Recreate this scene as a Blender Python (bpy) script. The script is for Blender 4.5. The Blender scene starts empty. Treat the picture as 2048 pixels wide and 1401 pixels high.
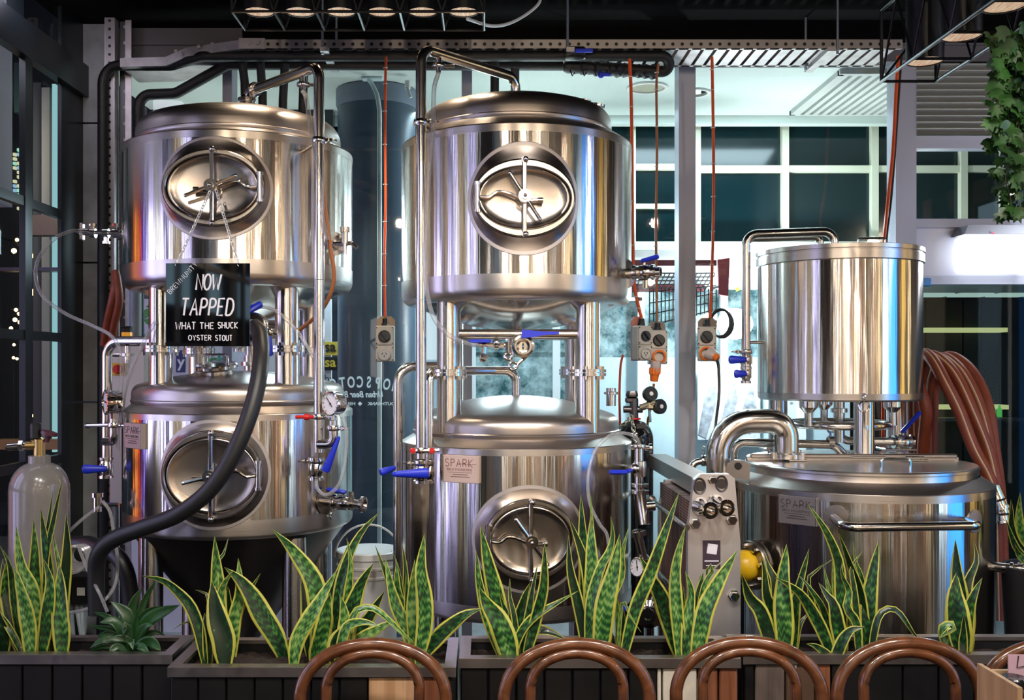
import bpy, math, random
from mathutils import Vector, Matrix, Quaternion
random.seed(7)
S = bpy.context.scene
COL = S.collection
PI = math.pi
R = math.radians

# ------------------------------------------------------------------ camera
F, CX, CY, EYE = 2000.0, 970.0, 735.0, 1.65      # focal length and principal point in pixels of the 2048 x 1401 frame
cam_d = bpy.data.cameras.new('camera')
cam = bpy.data.objects.new('camera', cam_d)
COL.objects.link(cam)
cam.location = (0, 0, EYE)
cam.rotation_euler = (R(90), 0, 0)
cam_d.sensor_width = 36.0
cam_d.lens = F / 2048 * 36.0
cam_d.shift_x = (1024 - CX) / 2048
cam_d.shift_y = (CY - 700.5) / 2048
cam_d.clip_start = 0.05
cam_d.clip_end = 100
S.camera = cam

def P(px, py, d):
    """the point of the place seen at pixel (px, py) at distance d along the room"""
    return Vector(((px - CX) / F * d, d, EYE - (py - CY) / F * d))

# ------------------------------------------------------------------ exposure, world
S.view_settings.view_transform = 'Standard'
S.view_settings.look = 'None'
S.view_settings.gamma = 1
S.view_settings.use_curve_mapping = False
S.view_settings.exposure = 0.08
cy = S.cycles
cy.use_denoising = True
cy.max_bounces = 7
cy.diffuse_bounces = 2
cy.glossy_bounces = 4
cy.transmission_bounces = 3
cy.transparent_max_bounces = 10
cy.sample_clamp_indirect = 6
cy.caustics_reflective = False
cy.caustics_refractive = False

w = bpy.data.worlds.new('night')
S.world = w
w.use_nodes = True
w.node_tree.nodes['Background'].inputs[0].default_value = (0.10, 0.15, 0.22, 1)
w.node_tree.nodes['Background'].inputs[1].default_value = 0.22

# ------------------------------------------------------------------ lamps of the room and of the street, and added fill lights
def area(loc, target, size, size_y, watts, col, spread=180):
    d = bpy.data.lights.new('lamp', 'AREA')
    d.shape = 'RECTANGLE'; d.size = size; d.size_y = size_y
    d.energy = watts; d.color = col; d.spread = R(spread)
    o = bpy.data.objects.new('lamp', d); COL.objects.link(o)
    o.location = loc
    v = Vector(target) - Vector(loc)
    o.rotation_euler = v.to_track_quat('-Z', 'Y').to_euler()
    return o
def point(loc, watts, col, rad=0.05):
    d = bpy.data.lights.new('lamp', 'POINT')
    d.energy = watts; d.color = col; d.shadow_soft_size = rad
    o = bpy.data.objects.new('lamp', d); COL.objects.link(o); o.location = loc
    return o
def spot(loc, target, watts, col, deg=60, rad=0.05):
    d = bpy.data.lights.new('lamp', 'SPOT')
    d.energy = watts; d.color = col; d.shadow_soft_size = rad; d.spot_size = R(deg); d.spot_blend = 0.6
    o = bpy.data.objects.new('lamp', d); COL.objects.link(o); o.location = loc
    v = Vector(target) - Vector(loc)
    o.rotation_euler = v.to_track_quat('-Z', 'Y').to_euler()
    return o
WARM, COOL, NEUT = (1.0, 0.80, 0.58), (0.72, 0.90, 1.0), (1.0, 0.93, 0.86)
# fill spots added behind and above the camera, aimed at the planters and the tanks
for x, y, wt, c in ((-1.3, 1.6, 75, NEUT), (-.4, 1.5, 125, NEUT), (.5, 1.5, 135, NEUT), (1.3, 1.5, 120, NEUT), (1.9, 1.6, 60, NEUT)):
    spot((x, y, 3.35), (x * .8, 3.4, 0.75), wt, c, 75, 0.05)
for x in (-1.0, .5, 2.0):
    spot((x, -1.0, 3.35), (x * .6, 4.2, 1.6), 60, WARM, 60, 0.05)
# points added to wash the unseen timber walls, for tan tones in the steel
for x in (-1.2, .6, 2.4, 4.0):
    point((x, -3.7, 2.9), 32, WARM, .06)
point((4.2, 0.0, 3.0), 28, WARM, .06)
point((4.2, 2.8, 3.0), 22, WARM, .06)
# under the street soffit
area((0.2, 6.0, 2.3), (0.4, 6.0, 3.6), 2.6, 0.5, 17, (0.93, 1.0, 0.95))
area((-.95, 6.15, 2.45), (-.5, 4.9, 1.2), 1.0, .3, 26, COOL)  # added out of sight behind the left tank to brighten bucket and steel edges
area((.25, 6.2, 2.45), (.2, 4.9, 1.4), .8, .3, 22, COOL)  # added likewise behind the middle tank, facing the room
area((-1.6, 6.0, 2.4), (-1.6, 6.0, 3.6), 1.0, 0.4, 7, (0.93, 1.0, 0.95))
area((2.3, 6.0, 2.6), (2.3, 6.0, 3.6), 0.8, 0.4, 5, (0.93, 1.0, 0.94))
area((0.8, 6.1, 3.2), (0.8, 6.6, 0.8), 2.6, 0.3, 40, COOL)
# flood lamp across the street and light box over the door
point((2.85, 5.08, 2.24), 7, (0.85, 0.92, 1.0), 0.06)
point((1.62, 6.30, 1.93), 80, (0.90, 0.96, 1.0), 0.05)
# ------------------------------------------------------------------ mesh builder
ORG = {}
class MB:
    def __init__(s):
        s.v, s.f, s.m, s.uv = [], [], [], {}
    def add(s, verts, faces, mat=0):
        o = len(s.v)
        s.v += [Vector(p) for p in verts]
        s.f += [tuple(i + o for i in f) for f in faces]
        s.m += [mat] * len(faces)
        return s
    def box(s, c, size, rot=None, mat=0):
        hx, hy, hz = size[0] / 2, size[1] / 2, size[2] / 2
        c = Vector(c)
        vs = []
        for x, y, z in ((-1,-1,-1),(1,-1,-1),(1,1,-1),(-1,1,-1),(-1,-1,1),(1,-1,1),(1,1,1),(-1,1,1)):
            p = Vector((x * hx, y * hy, z * hz))
            if rot is not None: p = rot @ p
            vs.append(c + p)
        return s.add(vs, [(0,3,2,1),(4,5,6,7),(0,1,5,4),(1,2,6,5),(2,3,7,6),(3,0,4,7)], mat)
    def bx(s, x0, x1, y0, y1, z0, z1, mat=0):
        return s.box(((x0+x1)/2, (y0+y1)/2, (z0+z1)/2), (abs(x1-x0), abs(y1-y0), abs(z1-z0)), None, mat)
    def rbox(s, c, size, b, rot=None, mat=0):
        """box with bevelled edges"""
        hx, hy, hz = [q / 2 for q in size]
        b = min(b, hx * .9, hy * .9, hz * .9)
        c = Vector(c); vs = []; idx = {}
        for sx in (-1, 1):
            for sy in (-1, 1):
                for sz in (-1, 1):
                    for a in range(3):
                        p = [sx * hx, sy * hy, sz * hz]
                        for k in range(3):
                            if k != a: p[k] -= (sx, sy, sz)[k] * b
                        p = Vector(p)
                        if rot is not None: p = rot @ p
                        idx[(sx, sy, sz, a)] = len(vs); vs.append(c + p)
        fs = []
        for sg in (-1, 1):
            q = [(-1,-1),(1,-1),(1,1),(-1,1)]
            fs.append([idx[(sg, a, b2, 0)] for a, b2 in q][::sg])
            fs.append([idx[(b2, sg, a, 1)] for a, b2 in q][::sg])
            fs.append([idx[(a, b2, sg, 2)] for a, b2 in q][::sg])
        for s1 in (-1, 1):
            for s2 in (-1, 1):
                fs.append([idx[(s1, s2, -1, 0)], idx[(s1, s2, 1, 0)], idx[(s1, s2, 1, 1)], idx[(s1, s2, -1, 1)]])
                fs.append([idx[(s1, -1, s2, 0)], idx[(s1, 1, s2, 0)], idx[(s1, 1, s2, 2)], idx[(s1, -1, s2, 2)]])
                fs.append([idx[(-1, s1, s2, 1)], idx[(1, s1, s2, 1)], idx[(1, s1, s2, 2)], idx[(-1, s1, s2, 2)]])
        for sx in (-1, 1):
            for sy in (-1, 1):
                for sz in (-1, 1):
                    fs.append([idx[(sx, sy, sz, a)] for a in range(3)])
        return s.add(vs, fs, mat)
    def lathe(s, prof, org=(0,0,0), axis=(0,0,1), seg=48, mat=0):
        """profile of (radius, height) turned about the axis"""
        org = Vector(org); q = Vector((0,0,1)).rotation_difference(Vector(axis).normalized())
        vs, rows = [], []
        for r, z in prof:
            if r < 1e-6:
                rows.append([len(vs)]); vs.append(org + q @ Vector((0, 0, z)))
            else:
                rows.append(list(range(len(vs), len(vs) + seg)))
                for k in range(seg):
                    a = 2 * PI * k / seg
                    vs.append(org + q @ Vector((r * math.cos(a), r * math.sin(a), z)))
        fs = []
        for A, B in zip(rows, rows[1:]):
            if len(A) == 1 and len(B) == 1: continue
            for k in range(seg):
                k2 = (k + 1) % seg
                if len(A) == 1: fs.append((A[0], B[k2], B[k])[::-1])
                elif len(B) == 1: fs.append((A[k], A[k2], B[0]))
                else: fs.append((A[k], A[k2], B[k2], B[k]))
        return s.add(vs, fs, mat)
    def cyl(s, p0, p1, r, seg=16, mat=0, r2=None):
        p0, p1 = Vector(p0), Vector(p1); L = (p1 - p0).length
        r2 = r if r2 is None else r2
        return s.lathe([(0, 0), (r, 0), (r2, L), (0, L)], p0, p1 - p0, seg, mat)
    def tube(s, pts, r, seg=12, mat=0, closed=False, flat=None, rs=None):
        pts = [Vector(p) for p in pts]; n = len(pts)
        T = []
        for i in range(n):
            a = pts[(i - 1) % n] if (closed or i > 0) else pts[i]
            b = pts[(i + 1) % n] if (closed or i < n - 1) else pts[i]
            t = b - a
            T.append(t.normalized() if t.length > 1e-9 else Vector((0,0,1)))
        N = T[0].orthogonal().normalized()
        if flat is not None:
            N = (Vector(flat) - T[0] * Vector(flat).dot(T[0])).normalized()
        vs = []
        for i in range(n):
            if i:
                N = T[i-1].rotation_difference(T[i]) @ N
                N = (N - T[i] * N.dot(T[i])).normalized()
            B = T[i].cross(N)
            ri = r if rs is None else rs[i]
            for k in range(seg):
                a = 2 * PI * k / seg
                vs.append(pts[i] + (N * math.cos(a) + B * math.sin(a)) * ri)
        fs = []
        for i in range(n if closed else n - 1):
            for k in range(seg):
                a, b = i * seg, ((i + 1) % n) * seg; k2 = (k + 1) % seg
                fs.append((a + k, a + k2, b + k2, b + k))
        if not closed:
            fs.append(tuple(range(seg))[::-1]); fs.append(tuple(range((n - 1) * seg, n * seg)))
        return s.add(vs, fs, mat)
    def torus(s, c, axis, R0, r, seg=40, sub=10, mat=0, a2=None):
        q = Vector((0,0,1)).rotation_difference(Vector(axis).normalized())
        pts = [Vector(c) + q @ Vector((R0 * math.cos(2*PI*k/seg), (a2 or R0) * math.sin(2*PI*k/seg), 0)) for k in range(seg)]
        return s.tube(pts, r, sub, mat, closed=True)
    def ball(s, c, r, seg=16, mat=0, sc=(1,1,1)):
        n = seg // 2; vs = []; c = Vector(c)
        o = len(s.v)
        prof = [(r * math.sin(PI * i / n), -r * math.cos(PI * i / n)) for i in range(n + 1)]
        s.lathe(prof, (0,0,0), (0,0,1), seg, mat)
        for i in range(o, len(s.v)):
            p = s.v[i]; s.v[i] = c + Vector((p.x * sc[0], p.y * sc[1], p.z * sc[2]))
        return s
    def prism(s, poly, o, ux, uy, depth, mat=0, holes=None):
        """flat outline (2-D points) in the plane ux, uy at o, given a thickness"""
        o, ux, uy = Vector(o), Vector(ux), Vector(uy); n = ux.cross(uy).normalized() * depth
        k = len(poly)
        a = [o + ux * x + uy * y for x, y in poly]
        vs = a + [p + n for p in a]
        fs = [tuple(range(k))[::-1], tuple(range(k, 2 * k))] + [(i, (i + 1) % k, (i + 1) % k + k, i + k) for i in range(k)]
        return s.add(vs, fs, mat)
    def bolt(s, p, axis, r=0.008, h=0.006, mat=0):
        return s.lathe([(0, h), (r * .85, h), (r, h * .8), (r, 0)], p, axis, 6, mat)
    def build(s, name, mat, parent=None, sharp=35, uv=None, loc=None):
        me = bpy.data.meshes.new(name)
        if parent is not None:
            org = ORG[parent.name]
        elif loc is not None:
            org = Vector(loc)
        else:
            xs = [p.x for p in s.v]; ys = [p.y for p in s.v]; zs = [p.z for p in s.v]
            org = Vector(((min(xs)+max(xs))/2, (min(ys)+max(ys))/2, min(zs)))
        me.from_pydata([tuple(p - org) for p in s.v], [], s.f)
        mats = mat if isinstance(mat, (list, tuple)) else [mat]
        for m in mats: me.materials.append(m)
        if len(mats) > 1: me.polygons.foreach_set('material_index', s.m)
        if uv is not None:
            L = me.uv_layers.new(name='UVMap')
            for poly in me.polygons:
                for li in poly.loop_indices:
                    L.data[li].uv = uv[me.loops[li].vertex_index]
        me.validate(); 
        me.polygons.foreach_set('use_smooth', [True] * len(me.polygons))
        me.set_sharp_from_angle(angle=R(sharp))
        me.update()
        o = bpy.data.objects.new(name, me); COL.objects.link(o)
        ORG[o.name] = org
        if parent is not None: o.parent = parent
        else: o.location = org
        return o

def tag(o, label=None, cat=None, group=None, kind=None):
    if label: o['label'] = label
    if cat: o['category'] = cat
    if group: o['group'] = group
    if kind: o['kind'] = kind
    return o
def thing(name, loc, label, cat, group=None):
    o = bpy.data.objects.new(name, None); COL.objects.link(o)
    o.empty_display_size = 0.05
    o.location = loc; ORG[o.name] = Vector(loc)
    return tag(o, label, cat, group)
def struct(mb, name, mat, parent=None):
    o = mb.build(name, mat, parent)
    if parent is None: o['kind'] = 'structure'
    return o
def dup(root, loc, rotz=0.0, label=None):
    r = root.copy(); COL.objects.link(r); r.location = loc; r.rotation_euler = (0, 0, rotz)
    if label: r['label'] = label
    for ch in list(root.children):
        c = ch.copy(); COL.objects.link(c); c.parent = r
        for g in list(ch.children):
            d = g.copy(); COL.objects.link(d); d.parent = c
    return r

def fillet(pts, rad, n=7):
    """polyline with rounded corners"""
    pts = [Vector(p) for p in pts]; out = [pts[0]]
    for i in range(1, len(pts) - 1):
        a, b, c = pts[i-1], pts[i], pts[i+1]
        u, v = (a - b), (c - b)
        ang = u.angle(v)
        t = min(rad / max(math.tan(ang / 2), 1e-3), u.length * .49, v.length * .49)
        p, q = b + u.normalized() * t, b + v.normalized() * t
        if ang > PI - .02: out.append(b); continue
        ce = b + ((p + q) / 2 - b).normalized() * (t / math.cos(ang / 2))
        e0, e1 = p - ce, q - ce
        th = e0.angle(e1); ax = e0.cross(e1).normalized()
        for k in range(n + 1):
            out.append(ce + Quaternion(ax, th * k / n) @ e0)
    out.append(pts[-1])
    return out
def spline(pts, n=8):
    """smooth curve through the points"""
    pts = [Vector(p) for p in pts]; out = []
    for i in range(len(pts) - 1):
        p0 = pts[i-1] if i else pts[0] * 2 - pts[1]
        p1, p2 = pts[i], pts[i+1]
        p3 = pts[i+2] if i + 2 < len(pts) else pts[-1] * 2 - pts[-2]
        for k in range(n):
            t = k / n
            out.append(.5 * ((2*p1) + (p2-p0)*t + (2*p0-5*p1+4*p2-p3)*t*t + (3*p1-p0-3*p2+p3)*t**3))
    out.append(pts[-1])
    return out
def solve(xl, xr, rad):
    """axis of an upright cylinder of known radius from its two outline pixels"""
    a, b = math.atan((xl - CX) / F), math.atan((xr - CX) / F)
    d = rad / math.sin((b - a) / 2); m = (a + b) / 2
    return d * math.sin(m), d * math.cos(m)

# ------------------------------------------------------------------ materials
def new_mat(name):
    m = bpy.data.materials.new(name); m.use_nodes = True
    nt = m.node_tree
    return m, nt, nt.nodes['Principled BSDF']
def link(nt, a, b): nt.links.new(a, b)
def mat(name, col, rough=.5, metal=0.0, emis=None, es=0.0, spec=None, noise=0.0, nscale=8.0, coat=0.0, bump=0.0, alpha=None):
    m, nt, b = new_mat(name)
    b.inputs['Base Color'].default_value = (*col, 1)
    b.inputs['Roughness'].default_value = rough
    b.inputs['Metallic'].default_value = metal
    if spec is not None: b.inputs['Specular IOR Level'].default_value = spec
    if coat: b.inputs['Coat Weight'].default_value = coat
    if emis:
        b.inputs['Emission Color'].default_value = (*emis, 1); b.inputs['Emission Strength'].default_value = es
    if noise or bump:
        tc = nt.nodes.new('ShaderNodeTexCoord'); n = nt.nodes.new('ShaderNodeTexNoise')
        n.inputs['Scale'].default_value = nscale; n.inputs['Detail'].default_value = 5
        link(nt, tc.outputs['Object'], n.inputs['Vector'])
        if noise:
            r = nt.nodes.new('ShaderNodeValToRGB')
            r.color_ramp.elements[0].position = .3; r.color_ramp.elements[1].position = .7
            r.color_ramp.elements[0].color = (*[c * (1 - noise) for c in col], 1)
            r.color_ramp.elements[1].color = (*[min(1, c * (1 + noise)) for c in col], 1)
            link(nt, n.outputs['Fac'], r.inputs[0]); link(nt, r.outputs[0], b.inputs['Base Color'])
        if bump:
            bp = nt.nodes.new('ShaderNodeBump'); bp.inputs['Strength'].default_value = bump; bp.inputs['Distance'].default_value = .01
            link(nt, n.outputs['Fac'], bp.inputs['Height']); link(nt, bp.outputs[0], b.inputs['Normal'])
    return m
def emit(name, col, s):
    m = bpy.data.materials.new(name); m.use_nodes = True; nt = m.node_tree
    nt.nodes.clear()
    e = nt.nodes.new('ShaderNodeEmission'); e.inputs[0].default_value = (*col, 1); e.inputs[1].default_value = s
    o = nt.nodes.new('ShaderNodeOutputMaterial'); link(nt, e.outputs[0], o.inputs[0])
    return m
def steel(name, col=(.74,.71,.68), rough=.25, aniso=0.0, wave=0.0, grain=0.0, gs=(3,3,140)):
    m, nt, b = new_mat(name)
    b.inputs['Base Color'].default_value = (*col, 1); b.inputs['Metallic'].default_value = 1
    b.inputs['Roughness'].default_value = rough
    tc = nt.nodes.new('ShaderNodeTexCoord')
    if aniso:
        b.inputs['Anisotropic'].default_value = aniso; b.inputs['Anisotropic Rotation'].default_value = .25
        t = nt.nodes.new('ShaderNodeTangent'); t.direction_type = 'RADIAL'; t.axis = 'Z'
        link(nt, t.outputs[0], b.inputs['Tangent'])
    if wave:
        mp = nt.nodes.new('ShaderNodeMapping'); mp.inputs['Scale'].default_value = (9, 9, 1.1)
        n = nt.nodes.new('ShaderNodeTexNoise'); n.inputs['Scale'].default_value = 1.0; n.inputs['Detail'].default_value = 3
        bp = nt.nodes.new('ShaderNodeBump'); bp.inputs['Strength'].default_value = 1.0; bp.inputs['Distance'].default_value = wave
        link(nt, tc.outputs['Object'], mp.inputs[0]); link(nt, mp.outputs[0], n.inputs['Vector'])
        mp2 = nt.nodes.new('ShaderNodeMapping'); mp2.inputs['Scale'].default_value = (55, 55, .9)
        n2 = nt.nodes.new('ShaderNodeTexNoise'); n2.inputs['Scale'].default_value = 1.0; n2.inputs['Detail'].default_value = 2
        ad = nt.nodes.new('ShaderNodeMath'); ad.operation = 'MULTIPLY_ADD'; ad.inputs[1].default_value = .26
        link(nt, tc.outputs['Object'], mp2.inputs[0]); link(nt, mp2.outputs[0], n2.inputs['Vector'])
        link(nt, n2.outputs['Fac'], ad.inputs[0]); link(nt, n.outputs['Fac'], ad.inputs[2])
        link(nt, ad.outputs[0], bp.inputs['Height']); link(nt, bp.outputs[0], b.inputs['Normal'])
    if grain:
        mp = nt.nodes.new('ShaderNodeMapping'); mp.inputs['Scale'].default_value = gs
        n = nt.nodes.new('ShaderNodeTexNoise'); n.inputs['Scale'].default_value = 2.0; n.inputs['Detail'].default_value = 4
        r = nt.nodes.new('ShaderNodeMapRange'); r.inputs['To Min'].default_value = rough - grain; r.inputs['To Max'].default_value = rough + grain
        link(nt, tc.outputs['Object'], mp.inputs[0]); link(nt, mp.outputs[0], n.inputs['Vector'])
        link(nt, n.outputs['Fac'], r.inputs[0]); link(nt, r.outputs[0], b.inputs['Roughness'])
    return m
def glass_sheet(name, tint=(.86,.93,.94), ior=1.5, smear=0.0):
    m = bpy.data.materials.new(name); m.use_nodes = True; nt = m.node_tree; nt.nodes.clear()
    t = nt.nodes.new('ShaderNodeBsdfTransparent'); t.inputs[0].default_value = (*tint, 1)
    g = nt.nodes.new('ShaderNodeBsdfGlossy'); g.inputs['Roughness'].default_value = 0.02
    fr = nt.nodes.new('ShaderNodeFresnel'); fr.inputs[0].default_value = ior
    mx = nt.nodes.new('ShaderNodeMixShader'); o = nt.nodes.new('ShaderNodeOutputMaterial')
    ge = nt.nodes.new('ShaderNodeNewGeometry'); inv = nt.nodes.new('ShaderNodeMath'); inv.operation = 'SUBTRACT'; inv.inputs[0].default_value = 1
    mu = nt.nodes.new('ShaderNodeMath'); mu.operation = 'MULTIPLY'
    link(nt, ge.outputs['Backfacing'], inv.inputs[1]); link(nt, inv.outputs[0], mu.inputs[0]); link(nt, fr.outputs[0], mu.inputs[1])
    link(nt, mu.outputs[0], mx.inputs[0]); link(nt, t.outputs[0], mx.inputs[1]); link(nt, g.outputs[0], mx.inputs[2])
    link(nt, mx.outputs[0], o.inputs[0])
    return m
def wood(name, dark, light, rough=.45, scale=(30, 30, 1.5), coat=0.0, bump=.15):
    m, nt, b = new_mat(name)
    tc = nt.nodes.new('ShaderNodeTexCoord'); mp = nt.nodes.new('ShaderNodeMapping'); mp.inputs['Scale'].default_value = scale
    n = nt.nodes.new('ShaderNodeTexNoise'); n.inputs['Scale'].default_value = 1.5; n.inputs['Detail'].default_value = 7; n.inputs['Distortion'].default_value = .6
    r = nt.nodes.new('ShaderNodeValToRGB')
    r.color_ramp.elements[0].position = .32; r.color_ramp.elements[0].color = (*dark, 1)
    r.color_ramp.elements[1].position = .68; r.color_ramp.elements[1].color = (*light, 1)
    link(nt, tc.outputs['Object'], mp.inputs[0]); link(nt, mp.outputs[0], n.inputs['Vector'])
    link(nt, n.outputs['Fac'], r.inputs[0]); link(nt, r.outputs[0], b.inputs['Base Color'])
    b.inputs['Roughness'].default_value = rough
    if coat: b.inputs['Coat Weight'].default_value = coat; b.inputs['Coat Roughness'].default_value = .1
    if bump:
        bp = nt.nodes.new('ShaderNodeBump'); bp.inputs['Strength'].default_value = bump; bp.inputs['Distance'].default_value = .004
        link(nt, n.outputs['Fac'], bp.inputs['Height']); link(nt, bp.outputs[0], b.inputs['Normal'])
    return m
def holes(name, col, hole, pitch, r, axis='X', rough=.35, off=0.0, elong=1.0):
    """galvanised strip punched with a row of round holes along one axis of the object"""
    m, nt, b = new_mat(name)
    tc = nt.nodes.new('ShaderNodeTexCoord'); sp = nt.nodes.new('ShaderNodeSeparateXYZ')
    link(nt, tc.outputs['Object'], sp.inputs[0])
    def M(op, a, bb=None, v=None):
        n = nt.nodes.new('ShaderNodeMath'); n.operation = op
        for i, q in enumerate((a, bb)):
            if q is None: continue
            if isinstance(q, (int, float)): n.inputs[i].default_value = q
            else: link(nt, q, n.inputs[i])
        return n.outputs[0]
    along = sp.outputs[axis]; across = sp.outputs['X' if axis == 'Z' else 'Z']
    t = M('SUBTRACT', M('FRACT', M('DIVIDE', along, pitch)), .5)
    t = M('DIVIDE', M('MULTIPLY', t, pitch), elong)
    u = M('SUBTRACT', across, off)
    d = M('SQRT', M('ADD', M('MULTIPLY', t, t), M('MULTIPLY', u, u)))
    k = M('LESS_THAN', d, r)
    mx = nt.nodes.new('ShaderNodeMix'); mx.data_type = 'RGBA'
    mx.inputs['A'].default_value = (*col, 1); mx.inputs['B'].default_value = (*hole, 1)
    link(nt, k, mx.inputs['Factor']); link(nt, mx.outputs['Result'], b.inputs['Base Color'])
    b.inputs['Roughness'].default_value = rough
    mm = M('SUBTRACT', .85, M('MULTIPLY', k, .85)); link(nt, mm, b.inputs['Metallic'])
    return m

STEEL = steel('polished_steel', (.72,.67,.62), rough=.195, aniso=.97, wave=.0024)
STEEL_LOW = steel('polished_steel_low', (.70,.65,.60), rough=.155, aniso=.97, wave=.0024)
BRUSH = steel('brushed_steel', (.46,.41,.38), .33, grain=.07)
BAND = steel('brushed_band', (.62,.57,.53), .30, aniso=.6, grain=.06)
PIPE = steel('pipe_steel', (.72,.68,.64), .16)
FIT = steel('fitting_steel', (.74,.70,.66), .14)
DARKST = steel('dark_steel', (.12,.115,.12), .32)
GALV = mat('galvanised', (.50,.47,.47), .42, .75, noise=.18, nscale=14)
BLACK = mat('black_paint', (.004,.004,.0045), .5)
BLKMET = mat('black_metal', (.012,.012,.013), .32, .3)
FOAM = mat('black_foam', (.003,.0032,.0036), .55, bump=.25, nscale=60)
RUBBER = mat('black_rubber', (.012,.012,.013), .42)
BLUE = mat('blue_plastic', (.012,.03,.52), .38)
RED = mat('red_plastic', (.55,.015,.012), .35)
ORANGE = mat('orange_cable', (.80,.10,.012), .42)
ORPLUG = mat('orange_plastic', (.90,.20,.02), .4)
COPPER = mat('brown_cable', (.40,.14,.05), .42)
WHITEP = mat('white_plastic', (.75,.75,.73), .4)
def clear(name, col, solid):
    m, nt, b = new_mat(name); b.inputs['Base Color'].default_value = (*col, 1); b.inputs['Roughness'].default_value = .12
    t = nt.nodes.new('ShaderNodeBsdfTransparent'); mx = nt.nodes.new('ShaderNodeMixShader'); lw = nt.nodes.new('ShaderNodeLayerWeight'); lw.inputs[0].default_value = .35
    mr = nt.nodes.new('ShaderNodeMapRange'); mr.inputs['To Min'].default_value = solid; mr.inputs['To Max'].default_value = .95
    link(nt, lw.outputs['Facing'], mr.inputs[0]); link(nt, mr.outputs[0], mx.inputs[0])
    link(nt, t.outputs[0], mx.inputs[1]); link(nt, b.outputs[0], mx.inputs[2])
    link(nt, mx.outputs[0], nt.nodes['Material Output'].inputs[0])
    return m
CLEARH = clear('clear_tube', (.45,.45,.47), .22)
BEIGE = mat('socket_plastic', (.60,.57,.52), .45)
YELLOW = mat('yellow_enamel', (.78,.47,.012), .35, coat=.3)
GLASS = glass_sheet('window_glass', (.90,.94,.94), 1.45)
CHROME = steel('chrome', (.82,.80,.78), .07)
# ================================================================== THE SETTING
XL, XR, YB, YF, ZC = -2.13, 4.8, 5.40, -4.5, 3.47
FLOOR = wood('floor_boards', (.012,.010,.009), (.03,.024,.02), .35, (3, 30, 30))
struct(MB().bx(XL-.1, XR+.1, YF-.1, YB+.05, -.1, 0), 'floor', FLOOR)
struct(MB().bx(XL-.1, XR+.1, YF-.1, YB+.05, ZC, ZC+.1), 'ceiling', mat('ceiling_black', (.0025,.002,.002), .9, spec=.08))
struct(MB().bx(-9, 9, YB+.05, 34, -.12, -.02), 'pavement', mat('pavement', (.22,.23,.24), .6, noise=.2))
struct(MB().bx(-9, XL-.1, -5, YB+.05, -.12, -.02), 'pavement', mat('pavement_dark', (.10,.10,.11), .6, noise=.2))

# ---- left window wall: black steel frame
FRAME = mat('frame_black', (.006,.009,.011), .30, .2)
m = MB()
m.bx(XL-.02, XL+.03, YF, YB-.05, 3.08, 3.245)
m.bx(XL-.08, XL+.02, YF, YB-.05, 0, .12)
m.bx(XL-.02, XL+.0, 5.03, 5.38, 0, ZC)
for z in (1.19, 1.80, 2.42):
    m.bx(XL-.03, XL, YF, 5.05, z-.022, z+.022)
for y in (4.66, 3.55, 2.4, 1.2, 0.0, -1.2, -2.4, -3.6):
    m.bx(XL-.025, XL+.005, y-.035, y+.035, 0, 3.1)
m.bx(XL-.03, XL+.0, 4.45, 4.62, 3.245, ZC)
wl = struct(m, 'wall_left', FRAME)
struct(MB().bx(XL-.03, XL-.022, YF, 5.04, .1, 3.09), 'window_pane', glass_sheet('side_glass', (.86,.90,.90), 1.12), wl)
struct(MB().bx(XL-.03, XL-.022, YF, 5.04, 3.24, ZC), 'window_pane', GLASS, wl)
CONC = mat('concrete', (.27,.29,.31), .6, noise=.35, nscale=5, bump=.2)
m = MB()
x0, x1 = XL - .02, (216 - CX) / F * 5.30
for a, b in ((0, .72), (.73, 1.46), (1.47, 2.20), (2.21, 2.94), (2.95, ZC)):
    m.bx(x0, x1, 5.30, 5.46, a, b)
struct(m, 'concrete_column', CONC)

# ---- street side window wall
ALU = mat('frame_aluminium', (.40,.41,.48), .45, .25)
def xx_(px): return (px - CX) / F * 5.4
m = MB()
for px, wd in ((460, .05), (934, .055), (1370, .09), (1803, .11)):
    x = (px - CX) / F * YB
    m.bx(x - wd/2, x + wd/2, 5.34, 5.46, 0, 3.29)
m.bx(XL, XR, 5.36, 5.44, 0, .14)
xd0, xd1 = (1822 - CX) / F * YB, XR
for y0, y1 in ((275, 300), (440, 457), (553, 570)):
    m.bx(xd0, xd1, 5.36, 5.44, P(0, y1, YB).z, P(0, y0, YB).z)
wb = struct(m, 'wall_back', ALU)
struct(MB().bx(XL, XR, 5.36, 5.46, 3.29, 3.385).bx(XL, xx_(490), 5.362, 5.46, 3.385, ZC).bx(XL, XR, 5.345, 5.36, 3.375, 3.385), 'head_trim', mat('head_trim', (.13,.125,.14), .5, .2), wb)
struct(MB().bx(xd0, xd1, 5.385, 5.40, P(0,553,YB).z, P(0,457,YB).z), 'transom_panel', mat('panel_white', (.55,.55,.66), .35), wb)
xs = [XL + .12] + [(p - CX) / F * YB for p in (460, 934, 1370, 1803)] + [XR]
for a, b in zip(xs[:-2], xs[1:-1]):
    struct(MB().bx(a, b, 5.41, 5.416, .14, 3.29), 'window_pane', GLASS, wb)
struct(MB().bx(xd0, xd1, 5.41, 5.416, .14, P(0,570,YB).z), 'window_pane', glass_sheet('door_glass', (.80,.88,.90), 1.22), wb)
struct(MB().bx(xd0, xd1, 5.41, 5.416, P(0,440,YB).z, P(0,300,YB).z), 'window_pane', GLASS, wb)
struct(MB().bx(xx_(490), XR, 5.34, 5.46, 3.387, ZC), 'bulkhead', bpy.data.materials['ceiling_black'], wb)
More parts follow.
